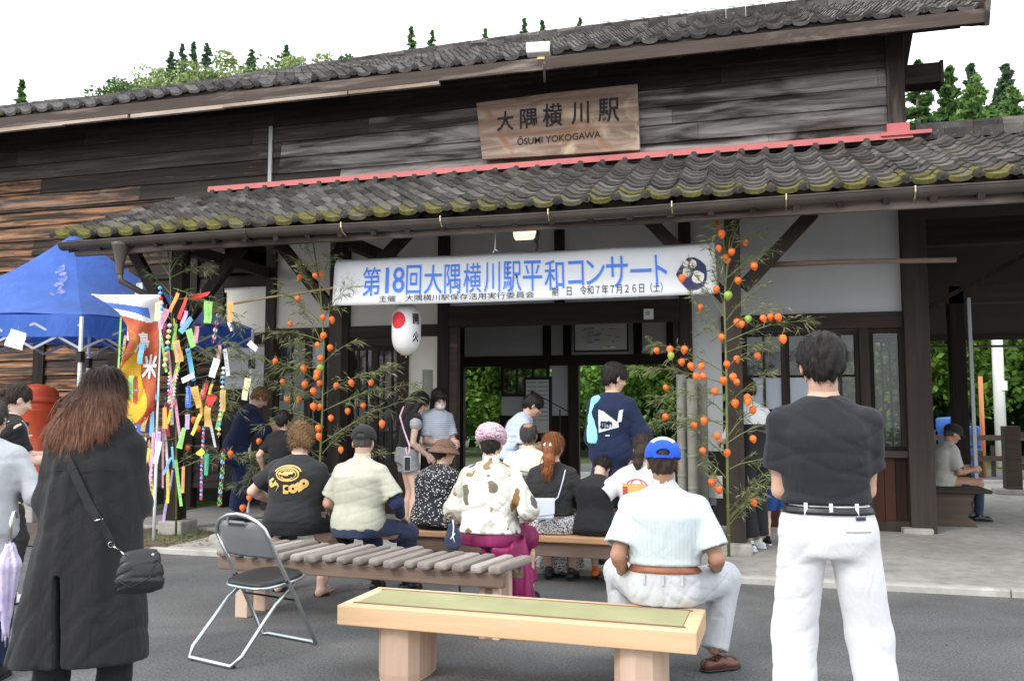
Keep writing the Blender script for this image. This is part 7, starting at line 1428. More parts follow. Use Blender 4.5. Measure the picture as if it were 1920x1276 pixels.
# ------------------------------------------------------------ canopy tent
C1,C2=V((-7.70,8.5,2.60)),V((-6.6,10.45,2.58)); C4=V((-9.75,7.75,2.62)); C3=C2+C4-C1; PK=at(140,437,9.7)
n=NT('blue tent cloth'); c=n.ramp(n.noise(2.5,4,dist=.6),[(.3,(.045,.14,.55)),(.7,(.07,.20,.72))]); n.bump(n.noise(3.2,4,n.map((1,1,.6)),dist=1.2),.5,.05); n.b.inputs['Sheen Weight'].default_value=.25; tm=n.fin(c,.6,0,.4)
tr_=n.t.nodes.new('ShaderNodeBsdfTranslucent'); n.L(c,tr_.inputs[0]); xx_=n.t.nodes.new('ShaderNodeMixShader'); xx_.inputs[0].default_value=.35; n.L(n.b.outputs[0],xx_.inputs[1]); n.L(tr_.outputs[0],xx_.inputs[2]); n.L(xx_.outputs[0],n.o.inputs[0]); M['tent']=tm
tt=thing('canopy_tent','blue pop-up canopy tent with white legs beside the west end of the porch','tent',(C1.x,C1.y,0))
cs_=[C1,C2,C3,C4]
for i in range(4):
    a,b=cs_[i],cs_[(i+1)%4]; m=MB(); N_=14; vs=[];
    for j in range(N_+1):
        v=j/N_
        for k in range(N_+1):
            u=k/N_; e=a.lerp(b,u); p=e.lerp(PK,v); p.z-=.16*math.sin(math.pi*v)*(.55+.45*abs(2*u-1)**1.5)+.10*math.sin(math.pi*u)*(1-v)*v*4*.3; nn=mnoise.noise(V((u*5+i*7,v*5,0)))*.02; p.z+=nn*(1-v); vs.append(p)
    m.add(vs,[(j*(N_+1)+k,j*(N_+1)+k+1,(j+1)*(N_+1)+k+1,(j+1)*(N_+1)+k) for j in range(N_) for k in range(N_)]); o=m.build('roof_panel','tent',tt,smooth=True)
    m=MB(); vs=[]
    for j in range(4):
        for k in range(25): u=k/24; e=a.lerp(b,u); dz=-.27*j/3; out=(e-(C1+C3)/2).normalized()*(.02*j/3+.012*math.sin(u*26+i)*j/3); p=e+out+V((0,0,dz-.02*math.sin(math.pi*u))); vs.append(p)
    m.add(vs,[(j*25+k,j*25+k+1,(j+1)*25+k+1,(j+1)*25+k) for j in range(3) for k in range(24)]); m.build('valance','tent',tt,smooth=True)
    m=MB(); m.tube([(a.x,a.y,0),(a.x,a.y,1.65)],.019,8); m.tube([(a.x,a.y,1.6),(a.x,a.y,2.57)],.024,8); m.box((a.x-.06,a.y-.06,0),(a.x+.06,a.y+.06,.008)); m.box((a.x-.035,a.y-.035,2.02),(a.x+.035,a.y+.035,2.15),1); m.build('leg',['white_metal','black'],tt,smooth=False)
    m=MB()
    for q in range(4):
        p0=a.lerp(b,q/4)+V((0,0,-.12 if q%2 else -.42)); p1=a.lerp(b,(q+1)/4)+V((0,0,-.42 if q%2 else -.12)); m.bar(p0,p1,.016,.028); 
        p0=a.lerp(b,q/4)+V((0,0,-.42 if q%2 else -.12)); p1=a.lerp(b,(q+1)/4)+V((0,0,-.12 if q%2 else -.42)); m.bar(p0,p1,.016,.028)
    m.build('truss_bar','grey_paint',tt)
# faded emblem on the near slope
a=C1.lerp(C4,.20).lerp(PK,.45)
def onslope(u,v,off=.03): p=C4.lerp(C1,u).lerp(PK,v); p.z-=.16*math.sin(math.pi*v)*(.55+.45*abs(2*u-1)**1.5); return p+V((-.1,-1,.8)).normalized()*off
M['faded_pink']=plain('faded pale print on tent',(.50,.45,.70),.6,.2,9,bump=0); _n=M['faded_pink'].node_tree; _a=_n.nodes.new('ShaderNodeTexNoise'); _a.inputs['Scale'].default_value=7; _r=_n.nodes.new('ShaderNodeValToRGB'); _r.color_ramp.elements[0].position=.4; _r.color_ramp.elements[1].position=.65; _r.color_ramp.elements[1].color=(.6,.6,.6,1); _n.links.new(_a.outputs[0],_r.inputs[0]); _n.links.new(_r.outputs[0],[q for q in _n.nodes if q.type=='BSDF_PRINCIPLED'][0].inputs['Alpha'])
m=MB()
rb_=random.Random(3)
for (u0,v0,r_) in ((.80,.60,.10),(.84,.52,.11),(.82,.42,.09),(.86,.34,.08),(.80,.30,.07),(.76,.58,.07)):
    ring=[onslope(u0+r_*.5*math.cos(a)*rb_.uniform(.6,1.2),v0+r_*.6*math.sin(a)*rb_.uniform(.6,1.2)) for a in [2*math.pi*k/14 for k in range(14)]]; m.add([onslope(u0,v0)]+ring,[(0,k+1,(k+1)%14+1) for k in range(14)])
m.build('faded_print','faded_pink',tt)
# ------------------------------------------------------------ post box
M['post_red']=plain('worn vermilion post box paint',(.60,.085,.03),.38,.14,4,bump=.06)
pz=at(62,900,9.4); t=thing('post_box','round vermilion cast-iron post box on a stone plinth under the tent','post box',(pz.x,9.4,.0)); t.scale=(1.12,1.12,1.06)
m=MB(); m.lathe((0,0,.42),[(.0,0),(.245,0),(.245,.10),(.215,.13),(.21,.92),(.225,.94),(.225,.965),(.205,.98),(.205,1.03)],32); m.build('barrel','post_red',t,smooth=True,loc='local')
m=MB(); m.lathe((0,0,1.45),[(.205,0),(.275,.02),(.28,.055),(.255,.075),(.24,.085),(.235,.13),(.20,.185),(.13,.225),(.05,.245),(0,.25)],32); m.build('domed_cap','post_red',t,smooth=True,loc='local')
m=MB(); m.box((-.3,-.3,0),(.3,.3,.42)); m.build('plinth','stone',t,bevel=.02,loc='local')
M['white_enamel']=plain('white enamel',(.8,.8,.78),.4,.03,bump=0)
def onbarrel(th,z,r=.215): return (r*math.sin(th),-r*math.cos(th),z)
m=MB(); 
vs=[onbarrel(.1-.36+.72*i/8,z) for z in (1.17,1.22) for i in range(9)]; m.add(vs,[(i,i+1,9+i+1,9+i) for i in range(8)]); m.build('posting_slot','black',t,loc='local')
me=text_mesh('郵便',.12,0,.004,'CENTER'); 
for v in me.vertices: v.co=onbarrel(.1+v.co.x/.215,1.02+v.co.y*.7-.03,.2145)
me.materials.clear(); me.materials.append(M['white_enamel']); link('lettering',me,t,loc='local')
# ------------------------------------------------------------ nobori flag
fp=gnd(288,1012,.012); t=thing('nobori_flag','red and orange upright festival flag with white characters on a white pole','flag',(fp.x,fp.y,.012))
def lp(px,py,dy=0): p=at(px,py,fp.y+dy); return (p.x-fp.x,dy,p.z-.012)
m=MB(); m.tube([(0,0,0),lp(292,855),lp(303,558)],[.015,.014,.011],8); m.tube([lp(288,1010,0),lp(294,830,.0)],.017,8); m.build('pole','white_metal',t,smooth=True,loc='local')
m=MB(); m.tube([lp(304,567),lp(240,558,-.05),lp(172,552,-.12)],.008,6); m.build('cross_arm','white_metal',t,smooth=True,loc='local')
n=NT('orange-red flag cloth'); c=n.ramp(n.noise(3.0,4,dist=1.5),[(.42,(.42,.05,.03)),(.58,(.45,.12,.03)),(.66,(.50,.28,.03))]); n.bump(n.noise(5,3),.4,.03); M['flag_red']=n.fin(c,.7); M['flag_white']=plain('white flag cloth',(.78,.78,.80),.7,.03,bump=.1); M['flag_blue']=plain('blue flag band',(.08,.18,.60),.7,.05,bump=.1); M['flag_yellow']=plain('yellow flag figure',(.72,.45,.03),.7,.2,5,bump=.1)
rows=[(552,173,302),(566,196,301),(585,222,300),(610,238,299),(640,242,297),(680,226,295),(720,222,292),(760,224,290),(790,224,290),(812,225,289)]
def fpt(r,u):
    i=min(int(r),len(rows)-2); f=r-i; py=rows[i][0]*(1-f)+rows[i+1][0]*f; xl=rows[i][1]*(1-f)+rows[i+1][1]*f; xr=rows[i][2]*(1-f)+rows[i+1][2]*f
    return lp(xl+(xr-xl)*u,py,-.12*(1-u)+.05*math.sin(u*6+r*.9)-.02*math.sin(r*2))
m=MB(); A,B=110,44; vs=[fpt(9*j/A,k/B) for j in range(A+1) for k in range(B+1)]; b=len(m.v)
m.v=vs
for j in range(A):
    for k in range(B):
        r=9*(j+.5)/A;u=(k+.5)/B; mi=0
        if r<2.9-u*.2+ .0 and r<2.2+.9*u: mi=1
        if 1.0+.8*u<r<1.6+1.2*u and u<.75: mi=2
        if ((r-6.3)/1.9)**2+((u-.40-.1*math.sin(r*2))/.30)**2<1 and ((r-6.3)/1.0)**2+((u-.45)/.12)**2>.5: mi=3
        if r>8.3: mi=2
        m.f.append((j*(B+1)+k,j*(B+1)+k+1,(j+1)*(B+1)+k+1,(j+1)*(B+1)+k)); m.m.append(mi); m.r.append(.5)
o=m.build('cloth',['flag_red','flag_white','flag_blue','flag_yellow'],t,smooth=True,loc='local')
for ch,r0,u0,sz_ in (('鳥',3.4,.30,.17),('米',4.6,.62,.15),('今',8.0,.10,.10)):
    me=text_mesh(ch,1,0,.03); co=np.array([v.co for v in me.vertices]);lo=co.min(0).tolist();hi=co.max(0).tolist()
    for v in me.vertices:
        u=u0+(v.co.x-lo[0])/(hi[0]-lo[0])*.42; r=r0+(1-(v.co.y-lo[1])/(hi[1]-lo[1]))*1.15; q=fpt(r,min(1,u)); v.co=(q[0],q[1]-.012,q[2])
    me.materials.clear(); me.materials.append(M['flag_white']); link('flag_lettering',me,t,loc='local')
# ------------------------------------------------------------ bamboo with leaves
def bamboo(name,label,culm,branches,Y,r0,r1,seed,leafn=44,extra=None,zb=ZP,leafsc=1.0,cat='bamboo'):
    rs=random.Random(seed); base=at(*culm[0],Y); t=thing(name,label,cat,(base.x,Y,zb)); O=V((base.x,Y,zb))
    pts=[at(px,py,Y+dy)-O for px,py,dy in [(c[0],c[1],c[2] if len(c)>2 else 0) for c in culm]]; pts[0].z=0
    m=MB(); n_=len(pts); m.tube(pts,[r0+(r1-r0)*i/(n_-1) for i in range(n_)],10)
    tot=sum((pts[i+1]-pts[i]).length for i in range(n_-1)); z=.2
    while z<tot:
        acc=0
        for i in range(n_-1):
            L_=(pts[i+1]-pts[i]).length
            if acc+L_>z: p=pts[i].lerp(pts[i+1],(z-acc)/L_); rr=r0+(r1-r0)*z/tot; m.lathe(p,[(rr*1.0,-.008),(rr*1.25,0),(rr*1.0,.008)],10); break
            acc+=L_
        z+=.27
    m.build('culm','culm',t,smooth=True,loc='local')
    tw=MB(); lv=MB(); q=lv
    def leaf(p,d,L_):
        d=d.normalized(); s=d.cross(V((rs.uniform(-1,1),rs.uniform(-1,1),rs.uniform(-1,1))))
        if s.length<.05: return
        s=s.normalized()*L_*.058; m1=p+d*L_*.4+V((0,0,-.04*L_)); e=p+d*L_+V((0,0,-.25*L_)); lv.add([p,m1-s,e,m1+s],[(0,1,2,3)],0,rs.random())
    for br in branches:
        (x0,y0),(x1_,y1_)=br[0],br[1]; dy=br[2] if len(br)>2 else rs.uniform(-.35,.25); a=at(x0,y0,Y)-O; b=at(x1_,y1_,Y+dy)-O; mid=a.lerp(b,.55)+V((0,0,(.06 if len(br)<4 else br[3])*(b-a).length)); L_=(b-a).length
        P_=[a,a.lerp(mid,.5)+V((0,0,.01)),mid,mid.lerp(b,.5),b]; tw.tube(P_,[.006,.005,.004,.003,.0015],5)
        nt_=max(4,int(L_*leafn*.55))
        for k in range(nt_):
            f=rs.uniform(.12,1); i=min(int(f*4),3); p=P_[i].lerp(P_[i+1],f*4-i); d=(P_[i+1]-P_[i]).normalized(); sd=V((rs.uniform(-1,1),rs.uniform(-.8,.8),rs.uniform(-.7,.9))); dd=(d*.8+sd*.6).normalized(); l=rs.uniform(.10,.26)*(1.1-f*.4)*leafsc; e=p+dd*l+V((0,0,-.02)); tw.tube([p,p.lerp(e,.5)+V((0,0,.012)),e],[.0022,.0017,.001],4)
            for j in range(rs.randint(4,8)):
                g=rs.uniform(.3,1); leaf(p.lerp(e,g),dd*.7+V((rs.uniform(-.9,.9),rs.uniform(-.9,.9),rs.uniform(-.7,.4))),rs.uniform(.05,.11)*leafsc)
    if extra: extra(tw,lv,O,rs,leaf)
    tw.build('branches','bamboo_leaf' if False else 'culm',t,loc='local'); lv.build('foliage','bamboo_leaf',t,loc='local'); return t,O
PYF=8.52
left_culm=[(596,1035),(598,900),(604,780),(607,640),(600,540),(585,440,.1)]
lb=[((606,760),(520,715)),((606,720),(485,670)),((606,690),(490,705)),((607,800),(530,770)),((605,740),(735,690)),((606,770),(770,720)),((604,830),(775,745)),((602,870),(470,850)),((602,880),(440,905)),((600,930),(490,980)),((607,640),(500,620)),((607,650),(560,570)),((606,610),(520,540)),((605,600),(650,540)),((604,580),(560,500)),((600,545),(620,470)),((600,530),(570,450)),((600,520),(520,470)),((607,680),(660,640)),((606,660),(540,640)),((604,850),(660,800)),((603,860),(540,830)),((602,900),(560,880)),((601,920),(680,870)),((600,900),(720,850)),((605,705),(560,650)),((606,735),(545,740)),((604,815),(500,795)),((602,885),(460,880))]
bamboo('decorated_bamboo','leafy bamboo hung with orange pods in front of the post at the banner\'s west end',left_culm,lb,PYF,.015,.006,41,leafn=46)
right_culm=[(1367,1055),(1364,900),(1362,700),(1358,560),(1368,450),(1385,405,.1)]
rb=[((1362,700),(1215,640)),((1362,720),(1185,690)),((1362,740),(1230,745)),((1362,790),(1165,815)),((1363,800),(1240,770)),((1362,640),(1300,560)),((1361,600),(1290,500)),((1360,580),(1320,470)),((1362,560),(1400,480)),((1364,520),(1440,470)),((1366,500),(1345,410)),((1367,480),(1420,430)),((1368,470),(1395,400)),((1361,620),(1450,570)),((1362,640),(1510,600)),((1362,660),(1470,640)),((1362,690),(1420,650)),((1363,760),(1440,700)),((1364,830),(1450,790)),((1365,880),(1440,860)),((1366,970),(1500,850),-.2,.02),((1366,975),(1470,880),-.3,.03),((1366,960),(1430,900),-.2),((1365,900),(1310,850)),((1364,860),(1290,800)),((1365,930),(1330,880)),((1362,540),(1330,450)),((1362,600),(1420,540)),((1363,780),(1300,730)),((1363,820),(1420,760)),((1362,650),(1320,610)),((1366,985),(1420,930),-.3,.02)]
bamboo('decorated_bamboo','tall bamboo hung with orange pods on the post between banner and wide window',right_culm,rb,PYF,.016,.005,42,leafn=42)
tz=[(330,1003),(331,900),(330,760),(322,600),(318,500),(312,440,.05)]
tb=[((326,560),(430,585)),((325,540),(450,610)),((323,600),(250,560)),((326,640),(240,650)),((328,680),(225,700)),((328,700),(430,640)),((329,720),(465,700)),((329,740),(450,760)),((330,780),(420,770)),((330,800),(250,780)),((330,820),(250,860)),((331,870),(400,840)),((331,880),(470,850)),((320,520),(280,470)),((319,510),(360,450)),((318,500),(340,470)),((325,560),(290,520)),((330,750),(270,740)),((327,650),(400,600)),((328,690),(360,620)),((320,520),(390,500)),((330,780),(470,720)),((329,700),(480,665))]
bamboo('paper_strip_bamboo','tall bamboo crowded with coloured paper wish strips beside the west porch post',tz,tb,8.42,.013,.005,43,leafn=42,zb=.04)
# ------------------------------------------------------------ pods
M['pod']=None
n=NT('orange papery pod'); c=n.ramp(n.noise(30,3),[(.3,(.78,.12,.02)),(.7,(.92,.24,.05))]); n.L(c,n.b.inputs['Emission Color']); n.b.inputs['Emission Strength'].default_value=0; M['pod']=n.fin(c,.55,0,.4)
M['pod_green']=plain('green papery pod',(.30,.45,.08),.5,.12,20)
def podmesh(mat):
    m=MB(); vs=[]; n=15; pr=[(.0,.048),(.016,.050),(.034,.042),(.046,.022),(.048,.0),(.040,-.022),(.026,-.040),(.012,-.053),(.0,-.062)]
    for r,z in pr:
        for k in range(n): a=2*math.pi*k/n; rr=r*(1-.10*(1-abs(math.cos(a*2.5)))); vs.append((rr*math.cos(a),rr*math.sin(a),z))
    m.add(vs,[(i*n+(k+1)%n,i*n+k,(i+1)*n+k,(i+1)*n+(k+1)%n) for i in range(len(pr)-1) for k in range(n)])
    m.tube([(0,0,.048),(.004,0,.065),(.012,.004,.078)],[.003,.002,.0015],4); o=m.build('lantern_pod',mat,None,smooth=True); return o
pod0=podmesh('pod'); podg=podmesh('pod_green'); used_pod=[False,False]
z5=lambda L_:[(400+x/3.358,420+y/3.358) for x,y in L_]; z7=lambda L_:[(1200+x/3.358,380+y/3.358) for x,y in L_]; zc_=lambda L_:[(400+x/2.835,700+y/2.835) for x,y in L_]; zd_=lambda L_:[(1300+x/1.933,400+y/1.933) for x,y in L_]
LP_=z5([(543,335),(640,325),(682,320),(531,470),(483,628),(690,588),(747,603),(693,702),(657,760),(736,778),(675,847),(389,862),(570,908),(436,993),(577,1010),(655,937),(648,962),(668,1000),(630,1052),(468,1104),(541,1100),(630,1148),(668,1152),(740,1220),(773,1018),(869,1000),(993,997),(944,1143),(846,1177),(1063,1257)])+zc_([(558,290),(561,335),(242,360),(346,330),(678,405),(92,430),(192,660),(157,713)])
RP_=z7([(490,140),(514,197),(661,250),(495,288),(577,310),(536,345),(550,362),(720,400),(617,490),(265,475),(481,545),(382,657),(777,728),(822,720),(871,722),(612,755),(641,764),(901,858),(514,847),(740,965),(104,930),(188,924),(279,925),(262,1003),(611,985),(321,1029),(386,1030),(547,1017),(352,1092),(395,1093),(587,1097),(525,1120),(609,1128),(163,1163),(472,1187),(675,1225),(600,1262),(680,1252)])+zd_([(216,712),(38,751),(2,768),(217,817),(87,806),(34,860),(122,867),(275,886),(310,976),(67,973),(92,1000),(219,1046)])+[(1247,781),(1177,800)]
TP_=[(352,839),(364,787),(372,803),(432,850)]
def place_pod(x,y,Y,k,label,grp,seed,green=False):
    rs=random.Random(seed); i=1 if green else 0; src=podg if green else pod0
    o=src if not used_pod[i] else src.copy()
    if used_pod[i]: COL.objects.link(o)
    used_pod[i]=True; o.location=at(x,y,Y); s=k*rs.uniform(.86,1.12); o.scale=(s,s,s*rs.uniform(.95,1.1)); o.rotation_euler=(rs.uniform(-.3,.3),rs.uniform(-.35,.35),rs.uniform(0,6)); tag(o,label,'ornamental pod',grp)
ONES=['','first','second','third','fourth','fifth','sixth','seventh','eighth','ninth']; TENS=['','tenth','twentieth','thirtieth','fortieth','fiftieth']
TEEN=['tenth','eleventh','twelfth','thirteenth','fourteenth','fifteenth','sixteenth','seventeenth','eighteenth','nineteenth']; TW=['','','twenty','thirty','forty','fifty']
def ordw(n): return ONES[n] if n<10 else TEEN[n-10] if n<20 else (TENS[n//10] if n%10==0 else TW[n//10]+'-'+ONES[n%10])
for L_,Y_,where,grp,kk in ((LP_,PYF-.06,'on the bamboo at the banner\'s west end','orange pods on the west bamboo',.74),(RP_,PYF-.08,'on the tall bamboo beside the wide window','orange pods on the east bamboo',.74),(TP_,8.34,'among the paper wish strips','orange pods among the paper strips',.74)):
    for i,(x,y) in enumerate(sorted(L_,key=lambda q:q[1])): place_pod(x,y,Y_+random.Random(i).uniform(-.12,.1),kk,'orange papery pod, %s from the top %s'%(ordw(i+1),where),grp,i*7+int(x))
for x,y,w_ in ((1365,554,'under the banner corner'),(1403,598,'beside the row of orange pods at lintel height'),(1258,667,'below two orange pods over the cut bamboo'),(600,690,'on the bamboo behind the tan-haired sitter')):
    place_pod(x,y,PYF-.08,.8,'green unripe papery pod %s'%w_,'green pods on the bamboos',int(x),True)
# ------------------------------------------------------------ paper strips
PCOL={'sky blue':(.16,.50,.85),'lime green':(.32,.72,.16),'orange':(.85,.40,.10),'cream yellow':(.88,.82,.45),'white':(.84,.84,.84),'pink':(.88,.40,.58),'dark green':(.03,.42,.22),'tan gold':(.62,.38,.10),'blue':(.04,.15,.60),'red':(.72,.06,.05),'yellow':(.85,.72,.08),'lilac':(.62,.42,.75)}
for k,v in PCOL.items(): M['paper_'+k]=plain(k+' wish paper',v,.75,.04,bump=0)
def strip(px,py,w,h,tilt,col,label,Y=8.16,seed=0,grp='paper wish strips on the bamboo'):
    rs=random.Random(seed+int(px*3+py)); c=at(px,py,Y+rs.uniform(-.10,.08)); k=9.4/1600; W=w*k*.5;Hh=h*k*.5; t=R_(tilt); m=MB(); vs=[];n_=6; tw=rs.uniform(-.5,.5); cv=rs.uniform(-.015,.02)
    for j in range(n_+1):
        v=1-2*j/n_
        for sx in (-1,1):
            x=sx*W*math.cos(tw*v*.6); yy=sx*W*math.sin(tw*v*.6)+cv*math.sin(v*2.5); z=v*Hh; vs.append((x*math.cos(t)+z*math.sin(t),yy,-x*math.sin(t)+z*math.cos(t)))
    m.add(vs,[(2*j,2*j+1,2*j+3,2*j+2) for j in range(n_)]); x,z=0,Hh; top=(x*math.cos(t)+z*math.sin(t),0,z*math.cos(t)); 
    o=m.build('paper_strip','paper_'+col,None); o.location=c; q=o.modifiers.new('thickness','SOLIDIFY'); q.thickness=.0015
    tag(o,label,'paper strip',grp); m=MB(); m.tube([top,(top[0]+.004,0,top[2]+.05)],.0012,3); th_=m.build('thread','white_metal',o,loc='local')
    if h*k>.12 and rs.random()<.75:
        m=MB(); z=Hh*.75
        while z>-Hh*.7: x=0; a=rs.uniform(.15,.5)*W; m.box((-a,0,-Hh*.045),(a,.001,Hh*.045)); i0=len(m.v)-8; m.v[i0:]=[((q[0])*math.cos(t)+(q[2]+z)*math.sin(t),q[1]-.006-abs(cv),-(q[0])*math.sin(t)+(q[2]+z)*math.cos(t)) for q in m.v[i0:]]; z-=Hh*.19
        m.build('handwriting','grey_paint',o,loc='local')
b4=lambda x,y:(200+x/2.774,520+y/2.774)
SL=[(178,395,32,108,0,'sky blue'),(527,180,48,112,5,'lime green'),(643,180,30,105,0,'orange'),(412,248,32,100,42,'sky blue'),(438,316,36,100,-20,'lime green'),(370,383,46,112,-9,'orange'),(423,522,30,80,68,'white'),(725,580,34,112,6,'cream yellow'),(126,568,28,118,3,'lime green'),(468,622,40,112,-14,'tan gold'),(425,620,34,112,-6,'blue'),(466,765,22,118,27,'yellow'),(303,730,28,112,-4,'orange'),(518,972,26,110,2,'dark green'),(604,640,32,108,2,'tan gold'),(265,910,28,120,12,'white'),(315,980,14,100,28,'sky blue'),(345,935,12,110,-8,'sky blue'),(390,835,30,110,16,'lime green'),(760,357,30,60,-50,'white'),(642,255,16,50,-20,'white'),(165,80,46,110,0,'white'),(150,640,34,120,4,'sky blue'),(115,715,32,110,22,'sky blue'),(240,600,46,90,-20,'sky blue'),(295,215,36,110,15,'pink'),(265,175,32,90,0,'cream yellow'),(350,130,22,110,22,'orange'),(395,160,22,120,20,'red'),(490,95,100,24,-12,'red'),(540,640,50,60,10,'red'),(524,725,38,100,4,'tan gold'),(235,760,26,130,-3,'sky blue'),(200,740,26,120,10,'tan gold'),(240,880,18,150,4,'pink'),(228,1010,12,160,3,'pink'),(208,950,14,130,8,'yellow'),(195,890,14,120,6,'white'),(270,840,26,80,0,'lilac'),(420,750,26,80,-5,'lilac'),(490,910,34,34,30,'yellow'),(560,470,40,100,14,'white')]
WH=['just under the bamboo rod','high in the leaves','near the flag pole','beside the porch post','among the lower twigs','over the tent valance','in front of the navy jacket','low by the white pole','at mid height']
cnt={}
for i,(x,y,w_,h,tl,col) in enumerate(SL):
    cnt[col]=cnt.get(col,0)
SLs=sorted(SL,key=lambda q:q[1]); seen={}
for x,y,w_,h,tl,col in SLs:
    seen[col]=seen.get(col,0)+1; px,py=b4(x,y); tot=sum(1 for q in SL if q[5]==col)
    strip(px,py,w_/2.774,h/2.774,tl,col,('only %s paper strip in the bamboo by the nobori flag'%col) if tot==1 else '%s paper wish strip, %s one of that colour counting down the bamboo'%(col,ordw(seen[col])),seed=int(x))
strip(30,636,42,34,14,'white','white paper sheet dangling from the tent valance',7.9,grp='notices')
rr_=random.Random(77); cols_=['pink','sky blue','yellow','white','lilac','orange','red','lime green']; RB=[]
for i in range(34): RB.append((rr_.uniform(222,345),rr_.uniform(600,930),rr_.uniform(4,8),rr_.uniform(45,120),rr_.uniform(-12,14),cols_[i%8]))
for i in range(10): RB.append((rr_.uniform(345,430),rr_.uniform(590,820),rr_.uniform(5,10),rr_.uniform(30,70),rr_.uniform(-18,18),cols_[(i*3)%8]))
seen={}
for x,y,w_,h,tl,col in sorted(RB,key=lambda q:q[1]):
    seen[col]=seen.get(col,0)+1; strip(x,y,w_,h,tl,col,'narrow %s ribbon, %s of its colour counting down the paper-strip bamboo'%(col,ordw(seen[col])),Y=8.32,seed=int(y),grp='narrow ribbons on the bamboo')
# paper chains and bead strings: one thing each
def chain_(pts,cols,label,w_=9,kind='chain'):
    o_=at(*pts[0],8.2); t=thing('paper_chain',label,'paper chain',o_,0,'paper chains on the bamboo'); P_=[at(x,y,8.2+.02*math.sin(i))-o_ for i,(x,y) in enumerate(pts)]
    rs=random.Random(int(pts[0][0])); tot=sum((P_[i+1]-P_[i]).length for i in range(len(P_)-1)); z=0; k=0; m={c:MB() for c in cols}
    while z<tot:
        acc=0
        for i in range(len(P_)-1):
            L_=(P_[i+1]-P_[i]).length
            if acc+L_>=z: p=P_[i].lerp(P_[i+1],(z-acc)/L_); break
            acc+=L_
        c=cols[k%len(cols)] if kind=='chain' else rs.choice(cols); r=w_*.0028
        if kind=='chain':
            a=k*math.pi/2; ring=[p+V((r*math.cos(b)*math.cos(a),r*math.cos(b)*math.sin(a),r*math.sin(b))) for b in [2*math.pi*q/10 for q in range(10)]]
            vs=[]; 
            for q in ring: d=V((-math.sin(a),math.cos(a),0))*.009; vs+=[q-d,q+d]
            m[c].add(vs,[(2*q,2*((q+1)%10),2*((q+1)%10)+1,2*q+1) for q in range(10)]); z+=r*1.6
        else:
            m[c].lathe(p,[(0,-r),(r*.8,-r*.5),(r,0),(r*.8,r*.5),(0,r)],7); z+=r*2.3
        k+=1
    mm=MB(); mm.tube(P_,.0016,4); mm.build('thread','white_metal',t,loc='local')
    for c in cols:
        if m[c].f: m[c].build('links','paper_'+c,t,loc='local')
chain_([(410,585),(405,610),(400,643)],['red','white','dark green','pink'],'multicoloured paper chain hanging over the navy tent valance')
chain_([(418,845),(417,880),(414,910),(411,948)],['red','dark green','yellow','sky blue'],'multicoloured paper chain hanging low before the navy trousers')
chain_([(382,800),(380,840),(378,880),(377,935)],['lilac','sky blue','red'],'thin lilac and blue paper chain near the moss patch',5)
chain_([(419,690),(416,740),(412,790),(410,820)],['cream yellow','white','sky blue','tan gold'],'string of pale folded stars beside the tan strip',8,'beads')
chain_([(318,610),(313,660),(308,690)],['white','sky blue','orange','cream yellow'],'cluster string of white and blue folded stars near the flag pole',10,'beads')
chain_([(318,700),(316,730),(320,770)],['yellow','blue','red','white','pink'],'short string of bright beads against the porch post',6,'beads')
chain_([(335,690),(328,720),(326,750)],['lime green','pink','white'],'short string of green and pink beads beside the porch post',6,'beads')
chain_([(286,840),(284,880),(281,930)],['pink','white'],'pink and white paper chain hanging behind the white pole',6)
chain_([(300,540),(302,560),(306,600)],['red','yellow','sky blue','white'],'string of folded stars at the top of the paper-strip bamboo',9,'beads')
# ------------------------------------------------------------ ground litter
rs=random.Random(5); 
for i,(px,py,sx,sy,sz_) in enumerate(((398,1018,.20,.13,.09),(425,1021,.19,.13,.085),(455,1022,.22,.14,.09),(482,1024,.18,.12,.08),(508,1025,.2,.13,.08))):
    p=gnd(px,py,ZP); t=MB(); k=12; vs=[]
    for z,sc_ in ((0,.95),(.5,1.03),(.85,.92),(1.0,.7)):
        for q in range(k): a=2*math.pi*q/k; j=1+rs.uniform(-.06,.06); vs.append((sx*.5*sc_*math.copysign(abs(math.cos(a))**.6,math.cos(a))*j,sy*.5*sc_*math.copysign(abs(math.sin(a))**.6,math.sin(a))*j,z*sz_))
    t.add(vs,[(r*k+q,r*k+(q+1)%k,(r+1)*k+(q+1)%k,(r+1)*k+q) for r in range(3) for q in range(k)]+[tuple(3*k+q for q in range(k))]); o=t.build('edging_stone','stone',None,smooth=False); o.location=(p.x,p.y+.12,ZP-.01); tag(o,'pale rounded edging stone, %s in the row behind the folding chair'%ordw(i+1),'stone','edging stones behind the folding chair'); b=o.modifiers.new('soft edges','BEVEL'); b.width=.012; b.segments=2
gr=MB(); c=gnd(352,945,ZP)
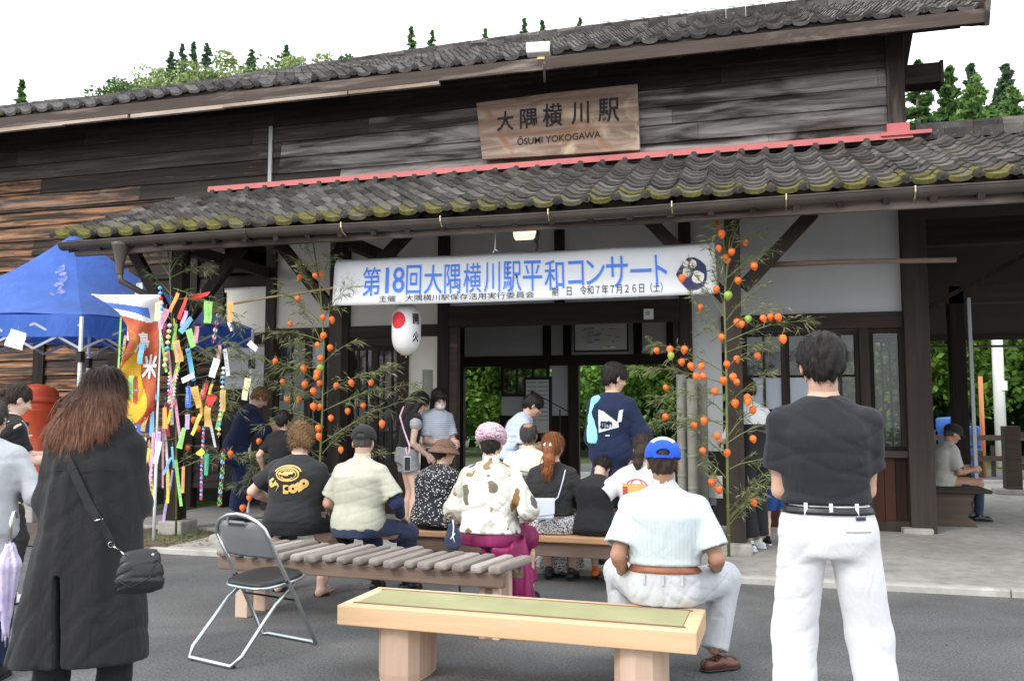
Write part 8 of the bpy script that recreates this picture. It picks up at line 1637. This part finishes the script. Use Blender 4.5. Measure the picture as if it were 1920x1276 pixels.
for i in range(2600):
    a=rs.uniform(0,6.28); r=rs.random()**.5; x=c.x+.42*r*math.cos(a); y=c.y+.55*r*math.sin(a); h=rs.uniform(.02,.05)*(1.2-r); d=rs.uniform(-.02,.02); gr.add([(x-.003,y,ZP-.005),(x+.003,y,ZP-.005),(x+d,y+rs.uniform(-.02,.02),ZP+h)],[(0,1,2)],0,rs.random())
for i in range(500):
    x=rs.uniform(-6.6,-5.6); y=rs.uniform(8.0,9.3); h=rs.uniform(.02,.07); gr.add([(x-.003,y,.0),(x+.003,y,.0),(x+rs.uniform(-.03,.03),y+rs.uniform(-.03,.03),h+.03)],[(0,1,2)],0,rs.random())
tag(gr.build('grass','bush_dark' if False else 'cedar_bright',None),'small moss and grass patch beside the porch step','grass',kind='stuff')
lt_=MB(); M['dead_leaf']=plain('dry fallen leaves',(.22,.13,.06),.9,.4,30)
for i in range(420):
    x,y=rs.uniform(-7.2,-5.3),rs.uniform(7.65,9.6); z=(ZP if x>-5.75 else .02)+.004; s=rs.uniform(.015,.04); a=rs.uniform(0,6.28); u=V((math.cos(a)*s,math.sin(a)*s,rs.uniform(0,.01))); w2=V((-math.sin(a)*s*.45,math.cos(a)*s*.45,rs.uniform(0,.008))); p=V((x,y,z)); lt_.add([p-u,p-w2,p+u,p+w2],[(0,1,2,3)],0,rs.random())
for i in range(26):
    x,y=rs.uniform(-3.5,1.8),rs.uniform(5,7.5); s=rs.uniform(.006,.016); a=rs.uniform(0,6.28); u=V((math.cos(a)*s,math.sin(a)*s,.002)); w2=V((-math.sin(a)*s*.5,math.cos(a)*s*.5,.004)); p=V((x,y,.003)); lt_.add([p-u,p-w2,p+u,p+w2],[(0,1,2,3)],0,rs.random())
tag(lt_.build('leaf_litter','dead_leaf',None),'dry leaves scattered on the soil by the flag pole','litter',kind='stuff')
t=thing('microphone_stand','black boom microphone stand inside the doorway','microphone stand',(at(1050,800,12.6).x,12.6,ZP)); m=MB(); m.tube([(0,0,.05),(0,0,1.4)],.012,6); m.tube([(.35,0,1.25),(-.35,0,1.62)],.009,6)
for a in (0,2.1,4.2): m.tube([(0,0,.12),(.3*math.cos(a),.3*math.sin(a),.01)],.009,5)
m.build('stand','black',t,loc='local'); m=MB(); m.tube([(-.35,0,1.62),(-.45,0,1.66)],[.02,.028],8); m.build('microphone','black',t,smooth=True,loc='local')
